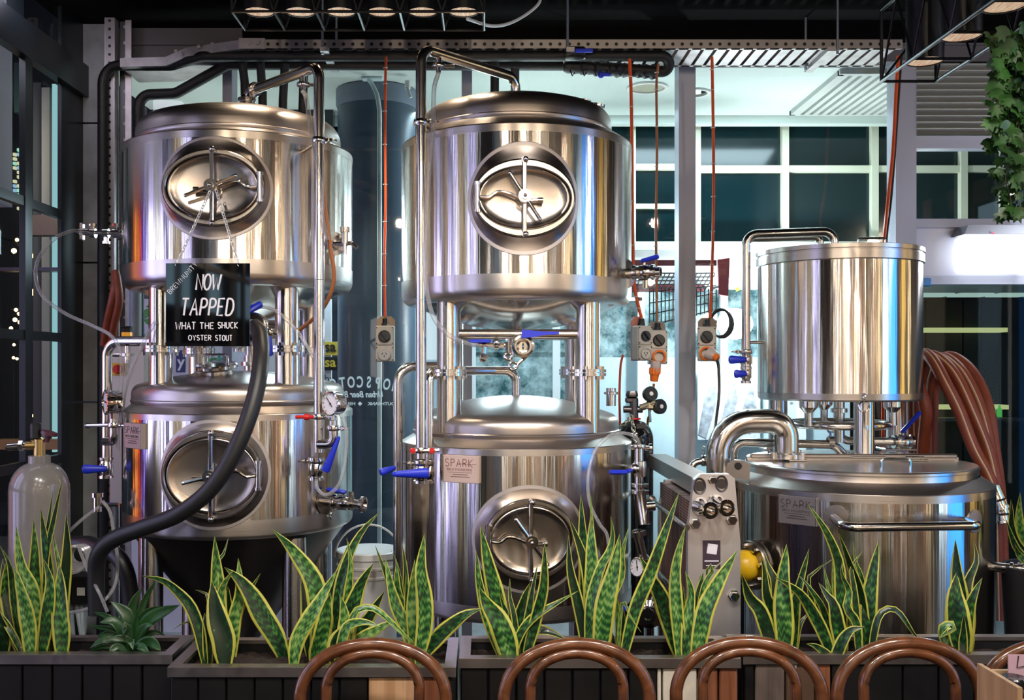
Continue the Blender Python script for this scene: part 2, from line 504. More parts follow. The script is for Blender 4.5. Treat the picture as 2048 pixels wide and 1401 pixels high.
# corrugated panel over the door
m = MB(); z0, z1 = P(0,275,YB).z, 3.27; n = 11 * 8; vs = []
for i in range(n + 1):
    z = z0 + (z1 - z0) * i / n; y = 5.375 - .045 * math.cos(2 * PI * i / 8)
    vs += [(xd0, y, z), (xd1, y, z)]
vs += [(xd0, 5.48, z1), (xd1, 5.48, z1), (xd0, 5.48, z0), (xd1, 5.48, z0)]; k = 2 * (n + 1)
m.add(vs, [(2*i, 2*i+1, 2*i+3, 2*i+2) for i in range(n)] + [(k, k+1, k+3, k+2)])
struct(m, 'louvre_panel', mat('louvre_paint', (.62,.62,.55), .5), wb)

# ---- right wall and the wall behind the camera: timber, glowing panels added for the tank reflections
TIMB = [wood('timber_tan', (.20,.11,.05), (.42,.27,.13)), wood('timber_brown', (.07,.04,.02), (.16,.09,.05)), mat('timber_dark', (.02,.015,.012), .5)]
m = MB(); x = XL
k = 0
while x < XR:
    wd = random.choice((.10, .14, .20, .30))
    m.bx(x, min(XR, x + wd - .012), YF - .06, YF - random.choice((.0, .02)), 0, ZC, k % 3 if random.random() < .8 else 2); x += wd; k += random.choice((1, 2))
m.bx(XL, XR, YF - .10, YF - .06, 0, ZC, 2)
wf = struct(m, 'wall_front', TIMB)
m = MB(); y = YF
while y < YB:
    wd = random.choice((.10, .14, .22, .30))
    m.bx(XR, XR + .06, y, min(YB, y + wd - .012), 0, ZC, random.choice((0, 1, 1, 2))); y += wd
m.bx(XR + .06, XR + .1, YF, YB, 0, ZC, 2)
wr = struct(m, 'wall_right', TIMB)
EM = {k: emit('lit_' + k, c, s) for k, (c, s) in dict(
    white=((1.0,.96,.92), 4.2), cream=((1.0,.80,.50), 2.3), gold=((1.0,.66,.20), 1.3), tan=((.95,.70,.48), 1.1),
    lilac=((.62,.56,1.0), 6.0), violet=((.30,.22,1.0), 3.2), blue=((.05,.33,1.0), 3.2), sky=((.55,.80,1.0), 3.4),
    orange=((1.0,.28,.07), 3.0), red=((1.0,.06,.03), 2.8), pink=((1.0,.50,.36), 3.6)).items()}
def lit_front(n, x0, x1, z0, z1, key):  # emissive panel added behind the camera to put stripes on the tanks
    m = MB().bx(x0, x1, YF - .0, YF + .03, z0, z1)
    o = struct(m, 'window_%d' % n, EM[key])
    f = MB()
    for a, b in ((x0 - .03, x0), (x1, x1 + .03)): f.bx(a, b, YF, YF + .05, z0, z1)
    f.bx(x0 - .03, x1 + .03, YF, YF + .05, z1, z1 + .03).bx(x0 - .03, x1 + .03, YF, YF + .05, z0 - .03, z0)
    struct(f, 'window_frame', FRAME, o)
def lit_right(n, y0, y1, z0, z1, key):  # emissive panel added on the unseen right wall, for the same stripes
    m = MB().bx(XR - .03, XR, y0, y1, z0, z1)
    o = struct(m, 'window_%d' % n, EM[key])
    f = MB()
    for a, b in ((y0 - .03, y0), (y1, y1 + .03)): f.bx(XR - .05, XR, a, b, z0, z1)
    f.bx(XR - .05, XR, y0 - .03, y1 + .03, z1, z1 + .03)
    struct(f, 'window_frame', FRAME, o)
FRONT = [(-1.75,-1.55,.9,3.2,'white'), (-1.30,-1.22,.6,3.2,'cream'), (-1.05,-.80,.5,3.2,'tan'), (-.62,-.55,.4,3.2,'white'), (-.12,.10,1.0,3.0,'tan'),
         (.42,.50,.3,3.3,'cream'), (.85,1.05,1.0,3.2,'white'), (1.30,1.36,.4,3.2,'pink'), (1.62,2.05,.9,3.2,'gold'), (2.35,2.50,.6,3.2,'white'), (2.95,3.02,.4,3.2,'pink'),
         (3.30,3.70,.8,3.2,'tan'), (4.05,4.2,.5,3.3,'white')]
for i, a in enumerate(FRONT): lit_front(2 + i, *a)
RIGHT = [(-3.7,-3.3,.8,3.1,'cream'), (-2.6,-2.45,.5,3.2,'white'), (-1.7,-1.2,.8,3.1,'tan'), (-.6,-.5,.4,3.2,'pink'), (-.1,.5,.7,3.2,'cream'), (1.15,1.62,.5,3.2,'sky'),
         (1.70,1.80,.6,3.2,'white'), (1.88,3.0,.3,3.3,'blue'), (3.5,3.95,.8,3.1,'gold'), (4.3,4.45,.4,3.1,'cream')]
for i, a in enumerate(RIGHT): lit_right(2 + len(FRONT) + i, *a)

# ---- across the side street on the left: pale wall, glowing panels added for the reflections
LILAC = mat('render_lilac', (.50,.46,.52), .7)
struct(MB().bx(-2.75, -2.6, 2.9, 5.5, 2.53, 3.9), 'side_soffit_wall', LILAC)
area((-2.35, 4.0, 3.3), (-2.6, 4.2, 3.0), 1.5, .2, 9, (.90,.82,1.0))
m = MB().bx(-5.3, -5.2, -18, 6, 0, 5)
sf = struct(m, 'side_street_wall', mat('side_street_render', (.06,.055,.06), .7))
for i, (y0, y1, key) in enumerate([(-2.6,-2.4,'white'), (-1.9,-1.5,'lilac'), (-1.0,-.6,'lilac'), (-.3,-.2,'white'), (.2,.7,'tan'), (1.0,1.1,'white'), (1.3,1.6,'lilac'), (1.9,2.5,'lilac'), (2.7,2.85,'white'), (3.1,3.7,'lilac'), (4.0,4.15,'violet'), (4.5,4.62,'red'), (4.85,4.95,'orange'), (5.2,5.4,'orange'), (-9.0,-8.6,'sky'), (-9.9,-9.5,'sky'), (-11.9,-11.2,'sky'), (-14.6,-13.4,'sky'), (-14.6,-8.6,'blue')]):
    struct(MB().bx(-5.2, -5.17, y0, y1, .3 if i < 14 else (2.7 if i != 18 else 1.75), 4.4 if i < 14 else (3.6 if i != 18 else 2.0)), 'window_%d' % (40 + i), EM[key], None)  # added emissive panels: stripes for the tanks, blue patches for the sign board
# back of the side street, seen through the left panes
PALE = mat('render_pale', (.36,.34,.31), .7)
m = MB()
m.bx(-5.6, -2.2, 9.9, 10.0, -.02, 6.0)
struct(m, 'alley_wall', mat('alley_render', (.035,.04,.045), .7))
def strip(px0, px1, y0, y1, d, mt, name):
    a, b = P(px0, y1, d), P(px1, y0, d)
    return struct(MB().bx(a.x, b.x, d, d + .12, a.z, b.z), name, mt)
strip(66, 82, 165, 900, 8.4, mat('alley_pier', (.10,.115,.12), .6), 'alley_pier')
strip(83, 99, 175, 900, 8.3, PALE, 'alley_pier')
strip(104, 111, 168, 905, 8.1, emit('post_glow', (.45,.80,.85), .75), 'alley_bright_post')  # bright cyan post, its brightness put in as emission
strip(28, 46, 125, 225, 8.4, mat('alley_green', (.04,.10,.085), .5), 'alley_panel')
strip(50, 112, 430, 470, 7.6, mat('awning_pale', (.30,.24,.18), .6), 'alley_canopy')
strip(-10, 120, 535, 542, 7.5, FRAME, 'alley_rail')
strip(-10, 120, 880, 900, 7.7, mat('bench_ochre', (.42,.24,.08), .5), 'alley_bench')  # one even ochre colour
area((-3.1, 7.6, 3.6), (-3.6, 8.6, 1.8), .5, .5, 22, (1.0,.90,.74))

# ================================================================== OVER THE STREET
SOFF = mat('soffit_white', (.62,.70,.66), .75, noise=.05, nscale=2)
sof = struct(MB().bx(-2.13, 4.8, 5.47, 6.56, 3.29, 3.38).bx(-2.13, 4.8, 6.50, 6.58, 3.235, 3.29), 'soffit', SOFF)
m = MB()
for i in range(17):
    x = 1.98 + i * .055
    m.bx(x, x + .03, 5.53, 6.38, 3.262, 3.288)
m.bx(1.95, 1.98, 5.51, 6.40, 3.262, 3.29).bx(1.95, 2.93, 5.49, 5.53, 3.262, 3.29).bx(1.95, 2.93, 6.38, 6.41, 3.262, 3.29)
struct(m, 'soffit_grille', mat('grille_grey', (.50,.52,.50), .6), sof)
for px, py, rad, gl in ((1295, 174, .12, .18), (1388, 184, .095, .5)):
    d = (3.29 - EYE) * F / (CY - py); c = P(px, py, d)
    t = thing('downlight', (c.x, c.y, 3.27), 'large recessed downlight with a beige reflector in the street soffit' if rad > .1 else 'small white rimmed downlight in the soffit beside the grey mullion', 'downlight')
    MB().lathe([(rad*.82, 0), (rad*.82,-.012), (rad,-.012), (rad, 0)], (c.x, c.y, 3.29), seg=32).build('rim', WHITEP, t)
    MB().lathe([(0, -.004), (rad*.82, -.004)], (c.x, c.y, 3.29), seg=32).build('reflector', mat('reflector_beige', (.42,.40,.30), .4) if rad > .1 else CHROME, t)
# shop across the street: dark glazed band over white shopfronts
YS = 6.75
CREAM = mat('cream_frame', (.74,.76,.60), .5)
DKGL = mat('dark_glazing', (.004,.018,.022), .12, spec=.5)
bld = thing('shop_building', (0, YS, 0), 'glazed shop building across the street with cream window bars and white shopfront', 'building')
def zz(py, d=YS): return P(0, py, d).z
def xx(px, d=YS): return (px - CX) / F * d
MB().bx(xx(560), 4.9, YS, YS + .2, zz(488), 3.9).build('dark_glazing', DKGL, bld)
m = MB()
for px, wd in ((1265, .03), (1392, .045), (1567, .045), (1745, .045), (1922, .045), (2006, .06)):
    m.bx(xx(px) - wd/2, xx(px) + wd/2, YS - .05, YS, zz(490), 3.6)
for a, b, py, h in ((560, 1392, 336, .04), (1255, 1392, 414, .03), (1392, 2200, 340, .045), (560, 2200, 245, .04)):
    m.bx(xx(a), xx(b), YS - .04, YS, zz(py) - h/2, zz(py) + h/2)
m.build('window_bars', CREAM, bld)
MB().bx(xx(780), 4.9, YS - .10, YS + .1, zz(503), zz(487)).build('sill', mat('sill_cream', (.55,.60,.52), .6), bld)
MB().bx(xx(780), 2.48, YS - .06, YS + .1, zz(575), zz(503)).build('fascia', mat('fascia_white', (.70,.74,.76), .5), bld)
LITW = emit('shop_lit', (.72,.88,.98), .95)
LITB = emit('shop_lit_blue', (.45,.68,.85), .75)
m, nt, b = new_mat('shop_glass')          # frosty teal shop glass with its lit interior painted in as noise glow
tc = nt.nodes.new('ShaderNodeTexCoord'); n = nt.nodes.new('ShaderNodeTexNoise'); n.inputs['Scale'].default_value = 3.4; n.inputs['Detail'].default_value = 9; n.inputs['Roughness'].default_value = .75
rp = nt.nodes.new('ShaderNodeValToRGB'); rp.color_ramp.elements[0].position = .42; rp.color_ramp.elements[0].color = (.015,.06,.07,1)
rp.color_ramp.elements[1].position = .72; rp.color_ramp.elements[1].color = (.50,.70,.75,1)
link(nt, tc.outputs['Object'], n.inputs['Vector']); link(nt, n.outputs['Fac'], rp.inputs[0]); link(nt, rp.outputs[0], b.inputs['Base Color'])
link(nt, rp.outputs[0], b.inputs['Emission Color']); b.inputs['Emission Strength'].default_value = .5; b.inputs['Roughness'].default_value = .15
SHOPG = m
MB().bx(xx(780), xx(1700), YS, YS + .06, zz(715), zz(575)).build('upper_glass', SHOPG, bld)
PANELW = mat('shop_panel', (.50,.66,.72), .45, noise=.12, nscale=3)
MB().bx(xx(1150), xx(1700), YS, YS + .06, -.02, zz(715)).build('lower_panel', PANELW, bld)
MB().bx(xx(780), xx(880), YS - .02, YS + .04, zz(720), zz(470)).build('lit_window', LITW, bld)
MB().bx(xx(780), xx(930), YS, YS + .04, zz(1040), zz(720)).build('lit_window', LITB, bld)
MB().bx(xx(930), xx(1150), YS, YS + .04, zz(1040), zz(705)).build('lit_window', SHOPG, bld)
MB().bx(xx(780), xx(1150), YS + .005, YS + .05, -.02, zz(1040)).build('stall_riser', mat('riser_dark', (.03,.05,.06), .5), bld)
m = MB()
for px, wd in ((784, .05), (945, .045), (1112, .05), (1280, .045), (1445, .05), (1600, .05)):
    m.bx(xx(px) - wd/2, xx(px) + wd/2, YS - .05, YS, -.02, zz(573))
m.bx(xx(780), xx(1700), YS - .05, YS, zz(580), zz(570))
m.bx(xx(1255), xx(1282), YS - .05, YS, zz(603), zz(596))
m.build('shopfront_frame', mat('shopfront_white', (.78,.84,.86), .4), bld)
# dark bar interior at the right, behind the door glass
m = MB()
x = 2.75; k = 0
while x < 4.8:
    m.bx(x, x + .13, 7.5, 7.56, -.02, 2.15, (0, 2, 1, 2, 2)[k % 5]); x += .14; k += 1
m.bx(2.5, 4.9, 7.56, 7.6, -.02, 2.2, 2)
DARKT = [mat('bar_plank', (.018,.014,.012), .6), mat('bar_plank_dark', (.005,.006,.007), .5), mat('bar_gap', (.004,.008,.01), .5)]
bar = struct(m, 'bar_back_wall', DARKT)
for a, b, py in ((1845, 2010, 660), (1850, 2012, 814)):
    z = P(0, py, 7.4).z
    struct(MB().bx(xx(a, 7.4), xx(b, 7.4), 7.36, 7.5, z - .018, z + .014), 'bar_light_strip', emit('bar_strip', (.80,.78,.34), .7), bar)
struct(MB().bx(2.3, 4.9, 5.5, 6.74, 2.12, 2.2), 'bar_ceiling', mat('bar_ceiling', (.16,.20,.18), .6))
m = MB()
for i in range(6): m.bx(2.75 + .25 * i, 2.96 + .25 * i, 6.3, 6.5, 2.105, 2.119)
struct(m, 'bar_ceiling_light', emit('bar_ceiling_lit', (.75,.95,.82), .55), bar)
for i in range(3):
    c = P(1975 + 12 * i, 826, 7.3)
    o = MB().lathe([(0, 0), (.018, 0), (.018, .05), (.008, .07), (.008, .085), (0, .085)], c + Vector((0,0,-.03)), seg=10).build('bottle', emit('green_glow', (.12,.62,.10), .6))  # no lamp: the bottle's glow is put in as emission
    tag(o, 'small green bottle with painted-in glow on the bar shelf behind the door glass', 'bottle', 'green bottles in the dark bar')
tag(struct(MB().bx(2.9, 3.9, 7.22, 7.4, P(0, 830, 7.3).z - .045, P(0, 830, 7.3).z - .022), 'bar_shelf', mat('bar_shelf', (.02,.025,.03), .4)))
# ================================================================== THE TANKS
def ell(a, b, n=96):
    return [(a * math.cos(2*PI*k/n), b * math.sin(2*PI*k/n)) for k in range(n)]
class Frame:
    """a place on an upright shell: u along the shell, z up, n outwards"""
    def __init__(s, ax, ay, rad, phi, z):
        s.ax, s.ay, s.rad, s.phi, s.z = ax, ay, rad, phi, z
        s.n = Vector((math.sin(phi), -math.cos(phi), 0)); s.t = Vector((math.cos(phi), math.sin(phi), 0)); s.up = Vector((0,0,1))
        s.o = Vector((ax, ay, z)) + s.n * rad
    def shell(s, u, v, off=0.0):
        a = s.phi + u / s.rad
        return Vector((s.ax + (s.rad + off) * math.sin(a), s.ay - (s.rad + off) * math.cos(a), s.z + v))
    def flat(s, u, v, w=0.0):
        return s.o + s.t * u + s.up * v + s.n * w
def loft(m, rings, mat_i=0, cap0=False, cap1=False):
    n = len(rings[0]); vs = [p for r in rings for p in r]; fs = []
    for i in range(len(rings) - 1):
        for k in range(n):
            k2 = (k + 1) % n
            fs.append((i*n + k, i*n + k2, (i+1)*n + k2, (i+1)*n + k))
    if cap1: fs.append(tuple(range((len(rings)-1)*n, len(rings)*n)))
    if cap0: fs.append(tuple(range(n))[::-1])
    return m.add(vs, fs, mat_i)

def manway(tank, fr, ring, collar, rim, door, hinge, rod_deg):
    """oval inward-opening hatch: ground ring on the shell, collar, rim and door with its crossbar"""
    m = MB()
    loft(m, [[fr.shell(u, v, .0003) for u, v in ell(*ring)], [fr.shell(u, v, .0022) for u, v in ell(ring[0]-.002, ring[1]-.002)], [fr.shell(u, v, .003) for u, v in ell(collar[0]-.004, collar[1]-.004)]])
    m.build('manway_ring', BAND2, tank)
    w0 = .010
    m = MB()
    ra = (rim[0] + .002, rim[1] + .002)
    rings = [[fr.shell(u, v, .003) for u, v in ell(*collar)]]
    for s_ in (.33, .66, 1.0):
        rings.append([fr.shell(u, v, .001).lerp(fr.flat(u2, v2, w0 - .002), s_) for (u, v), (u2, v2) in zip(ell(collar[0]-.003, collar[1]-.003), ell(*ra))])
    loft(m, rings)
    m.build('manway_collar', bpy.data.materials['collar_steel'], tank)
    m = MB()
    loft(m, [[fr.flat(u, v, w0 - .006) for u, v in ell(*ra)], [fr.flat(u, v, w0 + .006) for u, v in ell(rim[0]-.002, rim[1]-.002)], [fr.flat(u, v, w0 + .009) for u, v in ell(rim[0]-.006, rim[1]-.006)],
             [fr.flat(u, v, w0 + .009) for u, v in ell(door[0]+.008, door[1]+.008)], [fr.flat(u, v, w0 + .005) for u, v in ell(door[0]+.004, door[1]+.004)], [fr.flat(u, v, w0 - .012) for u, v in ell(door[0]+.002, door[1]+.002)]])
    m.build('manway_rim', bpy.data.materials['rim_steel'], tank)
    m = MB(); rings = []
    for s_, w_ in ((1.0, -.012), (1.0, .0), (.985, .004), (.955, .005), (.93, .002), (.75, -.003), (.5, -.008), (.25, -.011), (.04, -.012)):
        rings.append([fr.flat(u * s_, v * s_, w0 + w_) for u, v in ell(*door)])
    loft(m, rings, cap1=True)
    m.build('manway_door', bpy.data.materials['door_steel'], tank, sharp=50)
    # crossbar with feet, hub, turning rod
    m = MB()
    rot = Matrix((fr.t, fr.n, fr.up)).transposed()
    m.rbox(fr.flat(0, 0, w0 + .026), (.016, .012, 2 * rim[1] - .004), .003, rot)
    for sg in (-1, 1):
        m.cyl(fr.flat(0, sg * (rim[1] - .008), w0 + .005), fr.flat(0, sg * (rim[1] - .008), w0 + .032), .011, 14)
        m.ball(fr.flat(0.004, sg * (rim[1] - .008), w0 + .034), .012, 12)
    m.build('crossbar', FIT, tank)
    m = MB()
    m.cyl(fr.flat(0, 0, w0 - .03), fr.flat(0, 0, w0 + .05), .014, 16).cyl(fr.flat(0, 0, w0 + .03), fr.flat(0, 0, w0 + .056), .025, 20)
    m.cyl(fr.flat(0, 0, w0 + .056), fr.flat(0, 0, w0 + .066), .014, 16).ball(fr.flat(0, 0, w0 + .066), .008, 10)
    a = R(rod_deg); c, s_ = math.cos(a), math.sin(a)
    L = .105
    m.tube([fr.flat(-c * L, -s_ * L, w0 + .044), fr.flat(c * L, s_ * L, w0 + .044)], .0075, 10)
    for q in (-1, 1): m.ball(fr.flat(q * c * L, q * s_ * L, w0 + .044), .0085, 10)
    m.build('turning_handle', FIT, tank)
    m = MB()
    hx = hinge * (door[0] - .008)
    pts = [fr.flat(hx, .0, w0 + .018), fr.flat(hx * .8, -.002, w0 + .020), fr.flat(hx * .6, .018, w0 + .022), fr.flat(hx * .35, .012, w0 + .022), fr.flat(0, -.012, w0 + .018), fr.flat(-hx * .3, -.012, w0 + .018)]
    m.tube(spline(pts, 6), .008, 10)
    m.cyl(pts[-1], fr.flat(-hx * .42, -.012, w0 + .018), .012, 12)
    m.cyl(fr.flat(hx + hinge * .012, -.055, w0 + .012), fr.flat(hx + hinge * .012, .05, w0 + .012), .011, 14)
    for q in (-.058, .048): m.cyl(fr.flat(hx + hinge * .012, q, w0 + .012), fr.flat(hx + hinge * .012, q + .012, w0 + .012), .015, 14)
    m.build('hinge_arm', FIT, tank)

def leg_mb(x, y, z0, z1, zf=None, r=.049):
    m = MB()
    m.cyl((x, y, z0), (x, y, z1), r, 28)
    return m
def flange(tank, x, y, z, r=.076):
    m = MB()
    m.lathe([(0,-.013), (r,-.013), (r,-.002), (r*.8,-.002), (r*.8,.002), (r,.002), (r,.013), (0,.013)], (x, y, z), seg=32)
    for k in range(6):
        a = 2*PI*k/6 + .3; px_, py_ = x + r*.84*math.cos(a), y + r*.84*math.sin(a)
        m.cyl((px_, py_, z - .028), (px_, py_, z + .026), .0085, 6)
    m.build('leg_flange', FIT, tank)

def stroke_text(m, txt, fr_pt, h, r, gap=.28, slant=0.0, seg=6, squash=None):
    """lettering drawn stroke by stroke; fr_pt(u, v) places a point of the surface"""
    x = 0.0
    for ch in txt:
        if ch == ' ': x += .55 * h; continue
        wdt, strokes = GLY[ch]
        for st in strokes:
            pts = [fr_pt(x + (p[0] * wdt + slant * p[1]) * h, p[1] * h) for p in st]
            if len(pts) == 1: m.ball(pts[0], r * 1.2, 8)
            else: m.tube(pts, r, seg)
        x += (wdt + gap) * h
    return x
def arc(cx, cy_, rx, ry, a0, a1, n=8):
    return [(cx + rx * math.cos(R(a0 + (a1 - a0) * k / n)), cy_ + ry * math.sin(R(a0 + (a1 - a0) * k / n))) for k in range(n + 1)]
GLY = {
 'A': (.62, [[(0,0),(.5,1),(1,0)], [(.2,.36),(.8,.36)]]), 'B': (.55, [[(0,0),(0,1)], [(0,1)] + arc(.55,.76,.4,.24,90,-90) + [(0,.52)], [(0,.52)] + arc(.55,.26,.45,.26,90,-90) + [(0,0)]]),
 'C': (.58, [arc(.55,.5,.55,.5,50,310)]), 'D': (.6, [[(0,0),(0,1)], [(0,1)] + arc(.4,.5,.6,.5,90,-90) + [(0,0)]]),
 'E': (.5, [[(1,1),(0,1),(0,0),(1,0)], [(0,.52),(.8,.52)]]), 'G': (.6, [arc(.55,.5,.55,.5,50,340) + [(1.05,.45),(.6,.45)]]),
 'H': (.58, [[(0,0),(0,1)], [(1,0),(1,1)], [(0,.5),(1,.5)]]), 'I': (.05, [[(.5,0),(.5,1)]]),
 'K': (.55, [[(0,0),(0,1)], [(1,1),(0,.45),(1,0)]]), 'L': (.5, [[(0,1),(0,0),(1,0)]]), 'M': (.75, [[(0,0),(.08,1),(.5,.25),(.92,1),(1,0)]]),
 'N': (.6, [[(0,0),(0,1),(1,0),(1,1)]]), 'O': (.66, [arc(.5,.5,.5,.5,90,450,14)]), 'P': (.52, [[(0,0),(0,1)], [(0,1)] + arc(.5,.74,.5,.26,90,-90) + [(0,.48)]]),
 'R': (.55, [[(0,0),(0,1)], [(0,1)] + arc(.5,.75,.48,.25,90,-90) + [(0,.5)], [(.4,.5),(1,0)]]), 'S': (.52, [arc(.5,.75,.48,.25,30,270) + arc(.5,.25,.5,.25,90,-150)[1:]]),
 'T': (.58, [[(.5,0),(.5,1)], [(0,1),(1,1)]]), 'U': (.58, [[(0,1),(0,.35)] + arc(.5,.35,.5,.35,180,360) + [(1,1)]]), 'V': (.58, [[(0,1),(.5,0),(1,1)]]),
 'W': (.85, [[(0,1),(.25,0),(.5,.75),(.75,0),(1,1)]]), 'Y': (.58, [[(0,1),(.5,.5),(1,1)], [(.5,.5),(.5,0)]])}
def text_width(txt, h, gap=.28):
    return sum(.55 * h if c == ' ' else (GLY[c][0] + gap) * h for c in txt) - gap * h

def badge(tank, ax, ay, rad, phi, z, wd, ht, matl, ink, lift=.012):
    fr = Frame(ax, ay, rad + lift, phi, z)
    rot = Matrix((fr.t, fr.n, fr.up)).transposed()
    pl = MB().rbox(fr.flat(0, 0, 0), (wd, .004, ht), .002, rot)
    for q in (-1, 1): pl.rbox(fr.flat(q * (wd/2 - .004), 0, -.012), (.006, .028, ht * .98), .001, rot)
    pl = pl.build('name_plate', matl, tank)
    ORG.setdefault(pl.name, ORG[tank.name]); ORG[pl.name] = ORG[tank.name]
    m = MB()
    h = ht * .27; tw = text_width('SPARK', h, .34); x0 = -tw / 2 - .006
    stroke_text(m, 'SPARK', lambda u, v: fr.flat(x0 + u, ht * .09 + v, .0022), h, .0014, .34)
    m.tube([fr.flat(x0 + tw * .48, ht * .09 + h * .38, .0024), fr.flat(x0 + tw + .016, ht * .09 + h * .38, .0024)], .0009, 6)
    h2 = ht * .085; t2 = 'BREW ENGINEERING'; tw2 = text_width(t2, h2)
    stroke_text(m, t2, lambda u, v: fr.flat(-tw2 / 2 - .004 + u, -ht * .06 + v, .0022), h2, .0007, seg=4)
    for yy, ww in ((-.12, .66), (-.2, .42), (-.28, .52)):
        m.tube([fr.flat(-wd * ww / 2, ht * yy, .0022), fr.flat(wd * ww / 2, ht * yy, .0022)], .0008 if yy == -.12 else .0013, 5)
    m.build('lettering', ink, pl)
    return pl

def clamp(parent, p, axis, r, wing=None, name='clamp', mt=None):
    """hygienic clamp ring round a pipe with its wing nut"""
    ax = Vector(axis).normalized(); p = Vector(p)
    m = MB()
    m.lathe([(r*.98,-.011), (r*1.28,-.011), (r*1.42,-.005), (r*1.42,.005), (r*1.28,.011), (r*.98,.011)], p, ax, 24)
    wv = Vector(wing) if wing is not None else ax.orthogonal()
    wv = (wv - ax * wv.dot(ax)).normalized()
    a = p + wv * r * 1.3
    m.cyl(a - wv * .004, a + wv * .028, .006, 8)
    m.rbox(a + wv * .014, (.012, .012, .02), .003)
    b = a + wv * .034
    s_ = ax.cross(wv)
    m.tube([b - s_ * .016 + wv * .006, b, b + s_ * .016 + wv * .006], .004, 6)
    return m.build(name, mt or FIT, parent)
def lever_mb(p, d, ln, up, w0=.013, w1=.020, th=.010):
    """tapered plastic handle from p along d"""
    d = Vector(d).normalized(); up = Vector(up); up = (up - d * up.dot(d)).normalized(); s_ = d.cross(up)
    p = Vector(p); m = MB(); rings = []
    for t, w_, h_ in ((0, w0*.8, th*.7), (.06, w0, th), (.5, (w0+w1)/2, th), (.85, w1, th*1.05), (.96, w1*.8, th*.9), (1.0, w1*.4, th*.5)):
        c = p + d * ln * t
        rings.append([c + s_ * w_ * math.cos(2*PI*k/12) + up * h_ * math.sin(2*PI*k/12) for k in range(12)])
    loft(m, rings, cap0=True, cap1=True)
    return m
def valve(parent, p, axis, r, lever=None, ln=.12, up=(0,-1,0), name='valve', colr=None):
    """valve body in line with the pipe; the blue lever is its part"""
    ax = Vector(axis).normalized(); p = Vector(p); m = MB()
    m.lathe([(r*.9,-.045), (r*1.35,-.045), (r*1.35,-.034), (r*1.05,-.030), (r*1.15,-.02), (r*1.3,-.014), (r*1.3,.014), (r*1.15,.02), (r*1.05,.03), (r*1.35,.034), (r*1.35,.045), (r*.9,.045)], p, ax, 24)
    m.lathe([(0,-.044), (r*.9,-.044)], p, ax, 24).lathe([(r*.9,.044), (0,.044)], p, ax, 24)
    for k in range(4):
        q = Quaternion(ax, k * PI/2 + .5) @ ax.orthogonal().normalized()
        m.cyl(p + q * r * 1.22 - ax * .02, p + q * r * 1.22 + ax * .02, .005, 6)
    if lever is not None:
        upv = Vector(up).normalized()
        m.cyl(p, p + upv * (r * 1.3 + .016), .007, 10)
    v = m.build(name, FIT, parent); ORG[v.name] = ORG[parent.name] if parent else ORG[v.name]
    if lever is not None:
        if v.parent and v.parent.parent: return v
        lv = lever_mb(p + upv * (r * 1.3 + .018) - Vector(lever).normalized() * .012, lever, ln, up).build('lever', colr or BLUE, v)
        lv['label'] = 'blue plastic lever' if colr is None else 'red plastic cap'
    return v

def pipe(parent, pts, r, rad, name='pipe', mt=None, n=8, seg=18):
    o = MB().tube(fillet(pts, rad, n), r, seg).build(name, mt or PIPE, parent, sharp=50)
    if parent is not None: ORG[o.name] = ORG[parent.name]
    return o
def gauge(parent, c, axis, r=.05, depth=.04, ang=140):
    ax = Vector(axis).normalized(); c = Vector(c)
    g = MB().lathe([(0,-depth), (r*.93,-depth), (r*.97,-depth*.8), (r*.97,-.004), (r*1.06,-.002), (r*1.06,.006), (r*.94,.008), (r*.92,.002)], c, ax, 36).build('gauge', CHROME, parent)
    ORG[g.name] = ORG[parent.name]
    MB().lathe([(r*.93, .002), (0, .002)], c, ax, 36).build('dial', mat('dial_white', (.78,.77,.80), .3) if 'dial_white' not in bpy.data.materials else bpy.data.materials['dial_white'], g)['label'] = 'white gauge dial'
    m = MB(); up = Vector((0,0,1)); s_ = up.cross(ax).normalized()
    def q(a, rr): return c + ax * .0045 + (s_ * math.cos(R(a)) + up * math.sin(R(a))) * rr
    m.tube([q(ang + 180, r*.35), q(ang, r*.72)], .0016, 5)
    m.ball(q(0, 0), .004, 8)
    for k in range(11):
        a = -50 + 28 * k
        m.tube([q(a, r*.74), q(a, r*.85)], .0011, 4)
    m.build('needle_and_scale', BLACK, g)
    return g

steel('door_steel', (.52,.46,.41), .23, grain=.06, gs=(12,12,12))
steel('collar_steel', (.40,.35,.32), .30, grain=.05)
steel('rim_steel', (.52,.47,.42), .24)
BAND2 = mat('ground_steel', (.55,.50,.48), .42, .8)
AX, AY = solve(243, 705, .5)
BX, BY = solve(803, 1263, .5)
CX_, CY_ = solve(1515, 1847, .365)
DX, DY = solve(1463, 1993, .53)

